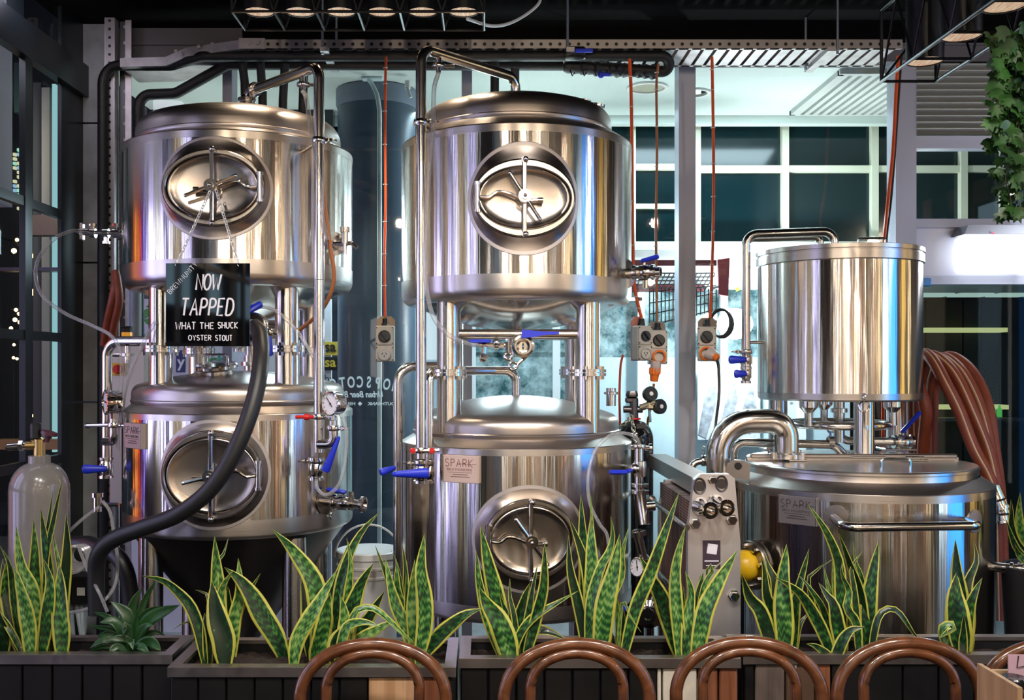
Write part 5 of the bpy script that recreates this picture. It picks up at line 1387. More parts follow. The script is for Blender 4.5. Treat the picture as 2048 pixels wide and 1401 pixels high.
# front plate with two open ports
ox = [(X0, .30), (X1, .30), (X1, zt - .24), (X1 - .02, zt - .015), (X1 - .04, zt), (X0 + .045, zt), (X0 + .022, zt - .02), (X0, zt - .20)]
MB().prism(ox, (0, YH0, 0), (1,0,0), (0,0,1), -.035).build('front_plate', PLST, hx)
MB().prism([(x + .004, z - .06) for x, z in ox[:2]] + [(X1 + .002, zt - .3), (X1 - .02, zt - .09), (X0 + .03, zt - .09), (X0 + .004, zt - .2)], (0, YH1, 0), (1,0,0), (0,0,1), .035).build('rear_plate', PLST, hx)
m, nt, b_ = new_mat('gasket_plates')
tc = nt.nodes.new('ShaderNodeTexCoord'); wv = nt.nodes.new('ShaderNodeTexWave'); wv.bands_direction = 'Y'; wv.inputs['Scale'].default_value = 46; wv.inputs['Distortion'].default_value = 0
w2 = nt.nodes.new('ShaderNodeTexWave'); w2.bands_direction = 'Z'; w2.inputs['Scale'].default_value = 30
mu = nt.nodes.new('ShaderNodeMath'); mu.operation = 'MULTIPLY'; rp = nt.nodes.new('ShaderNodeValToRGB')
rp.color_ramp.elements[0].position = .25; rp.color_ramp.elements[0].color = (.008,.006,.006,1); rp.color_ramp.elements[1].position = .5; rp.color_ramp.elements[1].color = (.42,.20,.17,1)
for n_ in (wv, w2): link(nt, tc.outputs['Object'], n_.inputs['Vector'])
link(nt, wv.outputs['Fac'], mu.inputs[0]); link(nt, w2.outputs['Fac'], mu.inputs[1]); link(nt, mu.outputs[0], rp.inputs[0]); link(nt, rp.outputs[0], b_.inputs['Base Color']); b_.inputs['Metallic'].default_value = .3; b_.inputs['Roughness'].default_value = .35
GASK = m
mm = MB(); n_pl = 22
for k in range(n_pl):
    y = YH0 + .045 + (YH1 - YH0 - .05) * k / n_pl
    mm.bx(X0 + .012, X1 - .012, y, y + .018, .36, zt - .10)
pk = mm.build('plate_pack', GASK, hx); pk['kind'] = 'stuff'
for px, py in ((1399, 973), (1443, 968)):
    q = P(px, py, YH0 - .001); m = MB()
    m.torus(q, (0,1,0), .019, .004, 24, 6, a2=.026)
    m.lathe([(.018, .0), (0, .0)], q + Vector((0,-.0012,0)), (0,-1,0), 20)
    m.build('port_hole', DARKST, hx)
for px, py in ((1402, 1014), (1434, 1009)):
    q = P(px, py, YH0)
    MB().lathe([(.034,0), (.030,.012), (.027,.03), (.020,.05), (.019,.085), (.027,.088), (.029,.096), (.025,.1), (.016,.1), (.015,.05), (0,.05)], q, (.12,-1,0), 28).build('pipe_stub', CHROME, hx)
for px, py, r_ in ((1424, 960, .013), (1423, 995, .008), (1390, 1048, .017), (1463, 1040, .017), (1467, 1192, .017), (1391, 1200, .017)):
    q = P(px, py, YH0); MB().lathe([(0, .022), (r_*.9, .022), (r_, .018), (r_, .004), (r_*1.25, .004), (r_*1.25, 0)], q, (0,-1,0), 6).build('bolt', CHROME, hx)
for py in (1044, 1192):
    z = P(0, py, 3.6).z
    m = MB().cyl((X0 - .012, 3.46, z), (X0 - .012, YH1 + .28, z), .011, 12).cyl((X0 - .012, YH1 + .035, z), (X0 - .012, YH1 + .09, z), .02, 6)
    m.build('tie_rod', FIT, hx)
m = MB().bx(X0 + .05, X1 - .05, YH0 + .034, 4.66, zt - .09, zt - .03)
m.build('carry_bar', steel('bar_steel', (.50,.42,.38), .3), hx)
q = P(1423, 1110, YH0)
lb = MB().rbox(q + Vector((0,-.001,0)), (.062, .002, .10), .0005).build('type_label', mat('label_dark', (.05,.035,.05), .2), hx)
MB().rbox(q + Vector((.002,-.0025,.02)), (.035,.001,.035), .0003, Matrix.Rotation(R(8), 3, 'Y')).rbox(q + Vector((0,-.0025,-.022)), (.05,.001,.004), .0003).rbox(q + Vector((0,-.0025,-.038)), (.04,.001,.003), .0003).build('label_print', mat('label_silver', (.70,.66,.72), .3), lb)
m = MB().bx(X0 + .02, X1 - .02, YH0 + .05, YH0 + .09, 0, .36).bx(X0 + .02, X1 - .02, YH1 - .06, YH1 - .02, 0, .36).build('foot', DARKST, hx)
# pump and fittings behind the cooler
pm = thing('pump', tuple(P(1290, 1300, 4.0)), 'small steel pump head and gauge low behind the plate cooler', 'pump')
q = P(1298, 1225, 4.0)
m = MB().lathe([(0,.09), (.03,.09), (.034,.07), (.055,.06), (.06,.03), (.06,-.03), (.05,-.05), (0,-.05)], q, (-.2,-1,.1), 28)
m.lathe([(.018,.085), (.018,.115), (.03,.118), (.03,.128), (.016,.128), (.014,.1), (0,.1)], q, (-.2,-1,.1), 20).cyl(q, (q.x, q.y, 0), .02, 10); m.build('pump_head', CHROME, pm)
m = MB().cyl(P(1273, 1060, 3.98), P(1290, 1135, 3.98), .018, 12).lathe([(.018,-.012),(.03,-.01),(.03,.01),(.018,.012)], P(1277, 1068, 3.98), (.2,0,-1), 18).lathe([(.018,-.012),(.032,-.01),(.032,.01),(.018,.012)], P(1290, 1130, 3.98), (.2,0,-1), 18).cyl(P(1290, 1135, 3.98), P(1296, 1220, 4.0), .018, 12)
m.cyl(P(1270, 1075, 4.0), P(1290, 1130, 4.02), .008, 8).build('pump_pipe', FIT, pm)
gauge(pm, P(1276, 1135, 3.95), (-.75, -.6, .1), .037, .035, 100)
m = MB().rbox(P(1262, 1222, 3.95), (.08, .02, .022), .006, Matrix.Rotation(R(20), 3, 'Y')); m.build('lever', BLUE, pm)['label'] = 'blue plastic lever'

# ================================================================== CABLE TRAY, PIPES UNDER IT
TRG = holes('tray_strip', (.46,.42,.41), (.01,.01,.01), .0465, .0085, 'X', off=.0275)
TRB = holes('tray_bottom', (.58,.60,.62), (.02,.025,.03), .064, .018, 'X', .3)
YT = 4.94
tr = thing('cable_tray', (.3, YT + .1, 3.22), 'perforated galvanised cable tray under the black ceiling', 'cable tray')
zt0, zt1 = P(0, 97, YT).z, P(0, 79, YT).z
xa, xb = P(478, 0, YT).x, P(1802, 0, YT + .02).x
flg = MB().bx(xa, xb, YT, YT + .004, zt0, zt1)
flg_o = None
o = bpy.data.objects  # front strip has its own origin so that its holes start at its foot
m = flg; me_ = m.build('front_flange', TRG, tr); 
# slats of the perforated floor
m = MB(); x = xa
while x < xb - .05:
    m.bx(x, x + .046, YT, YT + .30, zt0, zt0 + .003)
    x += .064
m.bx(xa, xb, YT, YT + .02, zt0, zt0 + .004).bx(xa, xb, YT + .28, YT + .30, zt0, zt0 + .004)
m.build('perforated_floor', GALV, tr)
MB().bx(xa, xb, YT + .30, YT + .304, zt0, zt1).build('rear_flange', GALV, tr)
# bends at the left end
pl = [(xa + .02, YT), (P(372, 0, 5.0).x, 5.0), (P(330, 0, 5.05).x, 5.06), (P(240, 0, 5.1).x, 5.1)]
pz = [zt0, P(0, 113, 5.0).z, P(0, 130, 5.05).z, P(0, 134, 5.1).z]
m = MB(); vs = []
for (x, y), z in zip(pl, pz): vs += [(x, y, z), (x, y, z + (zt1 - zt0)), (x, y + .28, z), (x, y + .28, z + .03)]
fs = []
for i in range(3):
    a, b = 4*i, 4*i + 4
    fs += [(a, a+1, b+1, b), (a, b, b+2, a+2), (a+2, b+2, b+3, a+3)]
m.add(vs, fs)
for px in (352, 398, 425, 463, 500, 516): 
    f_ = (px - 330) / (478 - 330); q = P(px, 86 + max(0, (440 - px)) * .19, YT - .005 if px > 470 else 4.98); m.lathe([(0,.006),(.009,.006),(.011,0)], q, (0,-1,0), 10)
m.build('bent_section', GALV, tr)
MB().bx(P(478,0,YT).x, P(530,0,YT).x, YT - .004, YT, zt0 - .002, zt1 + .006).build('joint_plate', GALV, tr)
RODM = steel('rod_steel', (.45,.48,.55), .35)
for px in (645, 657, 1135, 1143, 1645, 1675):
    x = P(px, 0, YT).x; y = YT + (.0 if px in (645, 1135, 1675) else .26)
    MB().cyl((x, y, zt0 - .03), (x, y, ZC), .007, 8).cyl((x, y, zt0 - .012), (x, y, zt0 - .002), .014, 6).build('hanger_rod', RODM, tr)
for px in (650, 1140, 1660):
    x = P(px, 0, YT).x; MB().bx(x - .02, x + .02, YT - .03, YT + .33, zt0 - .022, zt0 - .002).build('support_bar', GALV, tr)
def insul(name, pts, r, rad, label):
    o = MB().tube(fillet(pts, rad, 8), r, 16).build(name, FOAM, None, sharp=60)
    return tag(o, label, 'pipe', 'black insulated pipes')
insul('insulated_pipe', [P(206, 1300, 5.18), P(206, 131, 5.18), P(342, 131, 5.10), P(405, 112, 5.0), P(1338, 112, 4.98), P(1338, 145, 5.02), P(1190, 133, 5.06)], .027, .09, 'black insulated pipe running under the tray and down the left corner')
insul('insulated_pipe', [P(277, 1000, 5.22), P(277, 190, 5.22), P(352, 187, 5.2), P(455, 129, 5.16), P(1180, 131, 5.14)], .028, .07, 'black insulated pipe stepping down behind the upper left tank')
for (x0_, y0_, x1_, y1_) in ((483, 112, 496, 220), (520, 118, 530, 250), (570, 128, 562, 270), (608, 132, 603, 290), (990, 118, 989, 200), (1030, 136, 1030, 190)):
    insul('insulated_pipe', [P(x0_, y0_, 5.06), P((x0_ + x1_) / 2, (y0_ + y1_) / 2, 5.08), P(x1_, y1_ + 300, 5.1)], .022, .05,
          'black insulated drop pipe %s' % {483: 'left of the bent pipe fitting on the upper left tank', 520: 'just right of the dome fitting of the upper left tank', 570: 'behind the bent pipe of the upper left tank', 608: 'nearest the left bend of the steel pipe', 990: 'behind the slanting pipe of the upper middle tank', 1030: 'short one over the upper middle dome'}[x0_])
bv = thing('ball_valve', tuple(P(1170, 112, 4.95)), 'ball valve with a blue lever on the pipe below the tray', 'valve')
MB().lathe([(.03,-.05),(.036,-.04),(.036,.04),(.03,.05)], P(1150, 107, 4.96), (1,0,0), 18).rbox(P(1165, 104, 4.93), (.03,.03,.03), .006).build('body', BLKMET, bv)
MB().rbox(P(1168, 101, 4.91), (.09, .018, .018), .004).build('lever', BLUE, bv)['label'] = 'blue lever'
bv = thing('ball_valve', tuple(P(1212, 152, 5.0)), 'taped valve with a blue lever hanging under the lower insulated pipe', 'valve')
m = MB()
for px in range(1140, 1310, 14): m.lathe([(.026,-.03),(.034 + .008 * random.random(),-.01),(.03,.02)], P(px, 134 + (px - 1140) * .06, 5.05), (1,.0,-.05), 12)
for px in range(1140, 1310, 24): m.tube([P(px, 140, 5.02), P(px + 5, 152, 5.01), P(px + 9, 146, 5.02)], .004, 5)
m.build('body', FOAM, bv)
MB().rbox(P(1210, 149, 5.0), (.055,.02,.018), .006).rbox(P(1202, 150, 5.0), (.03,.024,.03), .008).build('lever', BLUE, bv)['label'] = 'blue lever'
tag(MB().tube(spline([P(935, 38, 4.05), P(985, 52, 4.3), P(1030, 42, 4.5), P(1075, 10, 4.7), P(1085, -22, 4.78)], 8), .007, 8).build('white_cable', WHITEP), 'white cable sagging from the left lamp frame to the ceiling', 'cable')
# perforated posts at the left corner
PST = holes('post_strip', (.34,.32,.33), (.01,.01,.01), .044, .008, 'Z', .45, off=0)
PST2 = holes('post_strip_dark', (.10,.10,.11), (.40,.42,.45), .085, .009, 'Z', .45, off=.01)
x = P(222, 0, 5.22).x
t = thing('perforated_post', (x, 5.22, 0), 'galvanised perforated post next to the concrete column', 'post')
MB().bx(x - .024, x + .024, 5.20, 5.204, 0, ZC).build('front_strip', PST, t)
MB().bx(x - .026, x - .022, 5.20, 5.26, 0, ZC).bx(x + .022, x + .026, 5.20, 5.26, 0, ZC).build('flange', GALV, t)
x = P(249, 0, 5.28).x
t = thing('perforated_post', (x, 5.28, 0), 'darker perforated angle post just right of the first post', 'post')
MB().bx(x - .018, x + .012, 5.26, 5.264, 0, ZC).build('front_strip', PST2, t)
MB().bx(x + .018, x + .05, 5.24, 5.244, 0, ZC).build('side_strip', GALV, t)
# control box with beacon
cb = thing('control_box', tuple(P(262, 835, 4.98)), 'stainless control box with a yellow and red isolator behind the left pipes', 'control box')
a, b = P(218, 1010, 4.98), P(290, 690, 4.98)
MB().rbox(((a.x+b.x)/2, 5.06, (a.z+b.z)/2), (b.x-a.x, .16, b.z-a.z), .006).bx(a.x, b.x, 4.97, 4.98, b.z - .004, b.z + .012).build('housing', steel('box_steel', (.52,.46,.42), .42), cb)
q = P(238, 739, 4.972); iso = MB().rbox(q, (.062, .012, .062), .002).build('isolator_plate', YELLOW, cb); iso['label'] = 'yellow isolator plate'
MB().lathe([(.024,0),(.022,.022),(0,.022)], q + Vector((0,-.006,0)), (0,-1,0), 24).rbox(q + Vector((0,-.03,0)), (.012,.012,.046), .003).build('isolator_knob', RED, iso)['label'] = 'red isolator knob'
q = P(254, 690, 5.0)
bc = MB().lathe([(.026,0),(.026,.02),(.03,.024),(.03,.03),(0,.03)], q + Vector((0,0,.062)), seg=20).lathe([(0,0),(.03,0),(.03,.012)], q + Vector((0,0,.0)), seg=20).build('beacon_cap', BLACK, cb)
MB().lathe([(.026,.012),(.026,.062)], q, seg=20).build('beacon_lens', mat('amber', (.75,.33,.04), .2, emis=(1,.45,.05), es=.35), cb)['label'] = 'amber beacon lens'
MB().cyl((q.x, q.y + .12, q.z - .2), (q.x, q.y + .12, q.z + .40), .03, 14).build('conduit', mat('conduit_grey', (.22,.25,.27), .45), cb)
# small clutter at the left by the floor
t = thing('power_supply', tuple(P(168, 1190, 4.0)), 'small black box with a warning sticker at the left behind the plants', 'box')
a, b = P(140, 1200, 4.0), P(186, 1165, 4.0)
MB().rbox(((a.x+b.x)/2, 4.06, (a.z+b.z)/2), (b.x-a.x, .12, b.z-a.z + .04), .006).build('case', BLKMET, t)
MB().rbox(P(162, 1184, 3.995), (.032,.002,.032), .0005).build('sticker', mat('sticker', (.40,.40,.36), .5), t)
m = MB()
for k in range(4):
    m.cyl(P(140 + 12*k, 1202, 4.05), P(150 + 8*((k*3) % 4), 1330, 4.05), .011, 8)
m.build('tape_legs', mat('strap_pale', (.42,.50,.55), .5), t)
# white bucket
bk = thing('bucket', tuple(P(738, 1256, 4.78)), 'white plastic bucket with a wire handle between the left and middle tanks', 'bucket')
q = P(738, 1250, 4.78); q.z = 0.0
zb, ztp = .18, P(0, 1100, 4.78).z
MB().lathe([(0, zb), (.115, zb), (.125, zb + .02), (.14, ztp - .18), (.145, ztp - .12), (.152, ztp - .118), (.152, ztp - .108), (.146, ztp - .104), (.148, ztp - .075), (.154, ztp - .073), (.154, ztp - .063), (.148, ztp - .06), (.148, ztp - .03), (.156, ztp - .028), (.156, ztp), (.15, ztp + .004), (.13, ztp), (0, ztp)], (q.x, q.y, 0), seg=48).build('pail', mat('pail_white', (.80,.82,.83), .35), bk)
MB().tube([(q.x + .158 * math.cos(R(a)), q.y - .03, ztp - .03 + .155 * math.sin(R(a))) for a in range(0, 181, 10)], .005, 8).build('handle', WHITEP, bk)
struct(MB().bx(q.x - .22, q.x + .22, q.y - .2, q.y + .2, 0, zb), 'plinth', CONC)

# ================================================================== BEYOND THE GLASS
cxp, cyp = solve(671, 829, .23); 
col = thing('round_column', (cxp, cyp + .08, 0), 'round blue-grey column outside the glass between the left and middle tanks', 'column')
MB().lathe([(.23, 0), (.23, 3.29)], (cxp, cyp + .08, 0), seg=64).build('shaft', mat('column_blue', (.05,.085,.13), .35, noise=.12, nscale=3), col)
MB().lathe([(.232, 3.18), (.24, 3.2), (.24, 3.285)], (cxp, cyp + .08, 0), seg=64).build('collar', mat('column_grey', (.16,.20,.26), .6), col)
m = MB(); q = P(757, 180, 5.56)
m.tube(spline([P(738, 160, 5.62), P(744, 168, 5.58), P(754, 190, 5.56), P(759, 220, 5.56)], 6), .013, 10).cyl(P(759, 220, 5.56), P(759, 1300, 5.56), .013, 12).rbox(P(745, 156, 5.66), (.12,.06,.025), .004)
tag(m.build('conduit', mat('conduit_pale', (.55,.66,.68), .5)), 'pale conduit pipe running down the round column', 'pipe')
m = MB().rbox(P(815, 170, 5.62), (.03,.04,.05), .006).cyl(P(815, 176, 5.6), P(822, 195, 5.6), .009, 8); tag(m.build('security_camera', WHITEP), 'small white fitting on the soffit at the top right of the column', 'camera')
# hoarding with stickers
hb = thing('hoarding', (xx(450, 6.3), 6.3, 0), 'white hoarding with leaf art and stickers outside behind the left tanks', 'hoarding')
MB().bx(xx(232, 6.3), xx(662, 6.3), 6.3, 6.34, -.02, P(0, 598, 6.3).z).build('panel', mat('hoarding_white', (.62,.63,.66), .5), hb)
MB().bx(xx(232, 6.4), xx(668, 6.4), 6.36, 6.44, P(0, 598, 6.3).z, 3.3).build('dark_glazing', mat('back_glazing', (.010,.016,.022), .2), hb)
GLEAF = mat('print_green', (.06,.30,.05), .5)
m = MB(); random.seed(5)
for (px, py, a, s_) in ((290, 628, 30, 20), (300, 645, -20, 16), (275, 640, 80, 14), (305, 612, 10, 14), (298, 668, 60, 12), (262, 650, 110, 14), (282, 668, -40, 11), (250, 632, 40, 14)):
    c = P(px, py, 6.296); k = s_ / F * 6.3
    pts = [(math.cos(R(a)) * u - math.sin(R(a)) * v, math.sin(R(a)) * u + math.cos(R(a)) * v) for u, v in ((-k, 0), (-.3*k, .38*k), (.4*k, .34*k), (k, 0), (.4*k, -.34*k), (-.3*k, -.38*k))]
    m.prism(pts, c, (1,0,0), (0,0,1), .001)
m.build('leaf_print', GLEAF, hb)
def text(txt, loc, size, mt, parent, name='lettering', mirror=False, shear=0.0, bold=0.0, ext=.001, align='LEFT', sx=1.0):
    cd = bpy.data.curves.new(name, 'FONT'); cd.body = txt; cd.size = size; cd.shear = shear; cd.offset = bold; cd.extrude = ext; cd.align_x = align; cd.resolution_u = 3
    co = bpy.data.objects.new(name, cd); COL.objects.link(co)
    me = bpy.data.meshes.new_from_object(co)
    bpy.data.objects.remove(co); bpy.data.curves.remove(cd)
    loc = Vector(loc); mb = MB()
    mb.v = [loc + Vector((v.co.x * (-1 if mirror else 1) * sx, -v.co.z, v.co.y)) for v in me.vertices]
    mb.f = [tuple(p.vertices) if not mirror else tuple(p.vertices)[::-1] for p in me.polygons]; mb.m = [0] * len(mb.f)
    bpy.data.meshes.remove(me)
    if parent == 'raw': return mb
    return mb.build(name, mt, parent, sharp=30)
INKB, INKW = mat('print_black', (.01,.01,.012), .5), mat('print_white', (.80,.82,.84), .5)
NAVY, YELP, GRNP = mat('print_navy', (.02,.02,.12), .5), mat('print_yellow', (.68,.52,.06), .5), mat('print_green_dark', (.05,.25,.06), .5)
dd = 6.295
def sticker(px0, px1, py0, py1, mt):
    a, b = P(px0, py1, dd), P(px1, py0, dd); s = MB().bx(a.x, b.x, dd - .001, dd + .002, a.z, b.z).build('sticker', mt, hb); return s
s = sticker(644, 700, 684, 711, YELP); text('sa', P(649, 703, dd - .003), .088, INKB, s, bold=.002)
s = sticker(644, 700, 714, 741, INKB); text('sa', P(649, 734, dd - .003), .088, YELP, s, bold=.002)
text('by', P(648, 765, dd - .003), .07, INKB, hb)
s = sticker(352, 370, 701, 745, NAVY); text('y', P(355, 734, dd - .003), .10, INKW, s, bold=.002)
text('ch', P(416, 735, dd - .003), .13, GRNP, hb, bold=.002)
# shop name on the glass, read from outside
DEC, nt, b_ = new_mat('decal_white'); b_.inputs['Base Color'].default_value = (.8,.88,.9,1)
tl_ = nt.nodes.new('ShaderNodeBsdfTranslucent'); tl_.inputs[0].default_value = (.85,.93,.95,1); mx = nt.nodes.new('ShaderNodeMixShader'); mx.inputs[0].default_value = .6
link(nt, b_.outputs[0], mx.inputs[1]); link(nt, tl_.outputs[0], mx.inputs[2]); link(nt, mx.outputs[0], nt.nodes['Material Output'].inputs[0])
t = thing('window_decal', tuple(P(712, 880, 5.40)), 'white shop lettering on the glass, seen from behind', 'window lettering')
def decal_arc(txt, pxc, pyc, size, rad_px, stepx, mt, t):
    m = MB(); n = len(txt)
    for i, ch in enumerate(txt):
        off = ((n - 1) / 2 - i) * stepx
        py = pyc + (rad_px - math.sqrt(max(1, rad_px**2 - off**2)))
        mb = text(ch, (0, 0, 0), size, mt, 'raw', mirror=True, bold=.0022, align='CENTER', sx=.60)
        c = P(pxc + off, py, 5.405); q = Matrix.Rotation(-math.asin(off / rad_px) * -1, 3, 'Y')
        m.add([c + q @ v for v in mb.v], mb.f)
    m.build('shop_name', mt, t)
decal_arc('HOPSCOTCH', 720, 775, .084, 300, 17.2, DEC, t)
text('Urban Beer Bar', P(767, 795, 5.405), .047, DEC, t, 'shop_line', True, .25, .0012, sx=.80)
text('SOUTHBANK', P(795, 811, 5.405), .024, DEC, t, 'shop_place', True, 0, .0006, sx=1.12)
text('MELB', P(711, 811, 5.405), .024, DEC, t, 'shop_place', True, 0, .0006, sx=1.12)
m = MB().prism([(.012,0),(0,.012),(-.012,0),(0,-.012)], P(720, 808, 5.405), (1,0,0), (0,0,1), .001).build('shop_diamond', DEC, t)
t = thing('window_decal', tuple(P(1590, 806, 5.40)), 'smaller white shop lettering on the glass under the kettle, seen from behind', 'window lettering')
text('SOUTHBANK', P(1664, 809, 5.405), .026, DEC, t, 'shop_place', True, 0, .0005, sx=1.2)
text('MELB', P(1575, 809, 5.405), .026, DEC, t, 'shop_place', True, 0, .0005, sx=1.2)
MB().prism([(.012,0),(0,.012),(-.012,0),(0,-.012)], P(1583, 807, 5.405), (1,0,0), (0,0,1), .001).build('shop_diamond', DEC, t)
# flood lamp, neon cloud, mesh awning, light box
fl = thing('flood_lamp', tuple(P(1468, 660, 6.42)), 'blazing white flood lamp on the shopfront across the street', 'lamp')
MB().lathe([(.05,.0),(.055,-.05),(0,-.06)], P(1470, 648, 6.45), (0,-1,0), 24).build('housing', DARKST, fl)
MB().ball(P(1470, 648, 6.43), .10, 24, sc=(1.15,.4,1)).build('lens', emit('flood_lit', (.95,.98,1.0), 60), fl)
MB().cyl(P(1470, 648, 6.45), P(1470, 648, 6.74), .015, 8).build('arm', DARKST, fl)
nn = thing('neon_sign', tuple(P(1460, 580, 6.28)), 'pink and yellow neon cloud outline by the red awning end', 'neon sign')
zp = lambda x, y: P(1230 + x * .2141, 440 + y * .2141, 6.28)
MB().tube(spline([zp(*q) for q in ((950,545),(955,500),(985,455),(1005,420),(1045,410),(1045,370),(1070,345),(1100,365),(1115,410),(1150,430),(1170,470),(1150,505),(1110,520),(1070,515))], 5), .012, 8).tube(spline([zp(*q) for q in ((950,545),(985,575),(1060,582),(1180,580))], 5), .012, 8).build('pink_tube', emit('neon_pink', (1.0,.50,.75), 3.2), nn)
MB().tube([zp(975,590), zp(1005,640), zp(1030,660)], .012, 8).tube([zp(1160,640), zp(1130,655)], .012, 8).build('yellow_tube', emit('neon_yellow', (1.0,.85,.15), 2.2), nn)
MB().cyl(zp(1060, 590), zp(1060, 590) + Vector((0,.45,0)), .008, 6).build('bracket', DARKST, nn)
aw = thing('mesh_awning', tuple(P(1360, 600, 6.4)), 'maroon framed wire mesh awning over the shop window', 'awning')
a, b = xx(1240, 6.3), xx(1432, 6.3); zu = P(0, 521, 6.3).z
MB().bx(a, b, 6.28, 6.31, zu - .035, zu).bx(a, b, 6.62, 6.66, zu - .17, zu - .125).build('frame', mat('awning_maroon', (.09,.012,.02), .4), aw)
e = [(6.28, zu), (6.28, zu - .02), (6.62, zu - .22), (6.66, zu - .22)]
m = MB().prism([(0, 0), (.075, .01), (.065, -.23), (.01, -.22)], (b, 6.27, zu), (1, .0, 0), (0,0,1), .02); m.build('end_panel', mat('awning_red', (.22,.02,.03), .4), aw)
m = MB()
for k in range(22):
    x = a + (b - a) * k / 21; m.cyl((x, 6.31, zu - .08), (x, 6.64, zu - .17), .004, 5)
for k in range(6):
    y = 6.31 + .33 * k / 5; z = zu - .08 - .09 * k / 5; m.cyl((a, y, z), (b, y, z), .005, 5)
for k in range(18):
    x = b - .42 + .42 * k / 17; m.cyl((x, 6.29, zu - .18 - .0 * k), (x, 6.29, zu - .32 - .10 * (17 - k) / 17), .004, 5)
for k in range(4): m.cyl((b - .42, 6.29, zu - .2 - .07 * k), (b, 6.29, zu - .16 - .05 * k), .004, 5)
m.build('wire_mesh', BLKMET, aw)
t = thing('light_box', tuple(P(1985, 545, 5.2)), 'glowing white light box on the panel over the door at the right', 'light box')
a, b = P(1925, 545, 5.25), P(2060, 471, 5.25)
MB().rbox(((a.x+b.x)/2, 5.28, (a.z+b.z)/2), (b.x-a.x, .14, b.z-a.z), .012).build('diffuser', emit('box_lit', (.88,.94,1.0), 3), t)
q = P(1990, 462, 5.25); MB().prism([(-.17,-.02),(.17,-.02),(.15,.028),(-.15,.028)], q + Vector((0,-.02,0)), (1,0,0), (0,0,1), -.15).build('housing', mat('box_grey', (.25,.25,.28), .4), t)
MB().ball(P(1986, 467, 5.222), .005, 8).build('indicator', emit('indicator_red', (1,.05,.1), 2), t)
tag(MB().rbox(P(1852, 565, 5.33), (.05, .03, .045), .006).build('door_sensor', mat('sensor_blue', (.05,.25,.60), .4)), 'small blue box under the panel beside the kettle rim', 'sensor')
# poster with peaks behind the return pipe
t = thing('poster', tuple(P(1430, 900, 6.68)), 'grey and white poster of jagged peaks on the shopfront below the flood lamp', 'poster')
a, b = P(1395, 880, 6.68), P(1520, 735, 6.68)
MB().bx(a.x, b.x, 6.675, 6.685, a.z, b.z).build('sheet', mat('poster_white', (.60,.66,.72), .5), t)
m = MB()
for pts in (((1396,870),(1408,800),(1426,760),(1436,790),(1424,840),(1412,878)), ((1440,850),(1455,790),(1468,760),(1476,800),(1462,845)), ((1474,860),(1490,800),(1505,770),(1516,830),(1500,868))):
    o_ = P(pts[0][0], pts[0][1], 6.673); m.prism([((x - pts[0][0]) / F * 6.673, -(y - pts[0][1]) / F * 6.673) for x, y in pts][::-1], o_, (1,0,0), (0,0,1), .001)
m.build('peaks', mat('poster_grey', (.25,.28,.32), .5, noise=.5, nscale=25), t)
# tower blocks and festoon bulbs seen through the left panes
tw = thing('tower_block', (-13.5, 28, 0), 'distant dark tower with lit windows beyond the left panes', 'building')
MB().bx(-13.2, -12.6, 28, 29, 0, 11).bx(-12.15, -11.6, 28, 29, 0, 9).build('block', mat('tower_dark', (.01,.012,.016), .6), tw)
WG = [emit('tower_green', (.45,.9,.65), .9), emit('tower_yellow', (.95,.9,.55), .8), emit('tower_blue', (.45,.75,1.0), .7)]
struct(MB().bx(-5.6, -2.2, 9.85, 9.9, 0, .1), 'alley_kerb', FRAME)
random.seed(3)
d_ = 9.85
wn = 0
for (xs_, ys_, step) in (((29, 37, 44), range(300, 420, 9), 0), ((107, 114, 120), range(366, 480, 9), 0)):
    for i, px in enumerate(xs_):
        for py in ys_:
            if random.random() < .45: continue
            a = P(px, py, d_)
            MB().bx(a.x - .012, a.x + .012, d_ - .01, d_ + .03, a.z - .014, a.z + .014).build('lit_window', random.choice(WG), tw); wn += 1
fs = thing('festoon_lights', tuple(P(60, 600, 9.0)), 'warm festoon bulbs glowing beyond the left window panes', 'string lights')
BULB = emit('bulb_warm', (1.0,.66,.30), 5)
for px, py, r_ in ((28,502,7),(34,480,5),(66,585,9),(62,512,7),(32,620,5),(38,628,5),(30,640,6),(40,645,6),(74,632,6),(85,634,6),(22,657,5),(28,690,4),(27,716,4),(34,718,4),(95,497,5),(80,490,4),(60,678,3),(64,832,4),(118,555,4)):
    MB().ball(P(px, py, 9.0), r_ * .75 / F * 9.0, 12).build('bulb', BULB, fs)
MB().tube(spline([P(-60,470,9.0), P(20,480,9.0), P(60,505,9.02), P(100,495,9.0), P(120,470,9.85)], 8), .01, 5).tube(spline([P(20,618,9.0), P(60,640,9.02), P(90,630,9.0)], 8), .01, 5).build('wire', BLACK, fs)
lf = MB(); random.seed(9)
for k in range(260):
    c = P(random.uniform(112, 124), random.uniform(560, 1040), 9.62 + random.random() * .24); a = Vector((random.uniform(-1,1), random.uniform(-.5,.5), random.uniform(-1,1))).normalized(); b = a.orthogonal().normalized(); s_ = .03
    lf.add([c - a * s_, c + b * s_ * .5, c + a * s_, c - b * s_ * .5], [(0,1,2,3)])
tag(lf.build('climbing_plant', mat('ivy_outside', (.06,.30,.05), .5, emis=(.06,.3,.05), es=0.0)), 'green climber on the alley wall beyond the left panes', 'plant')

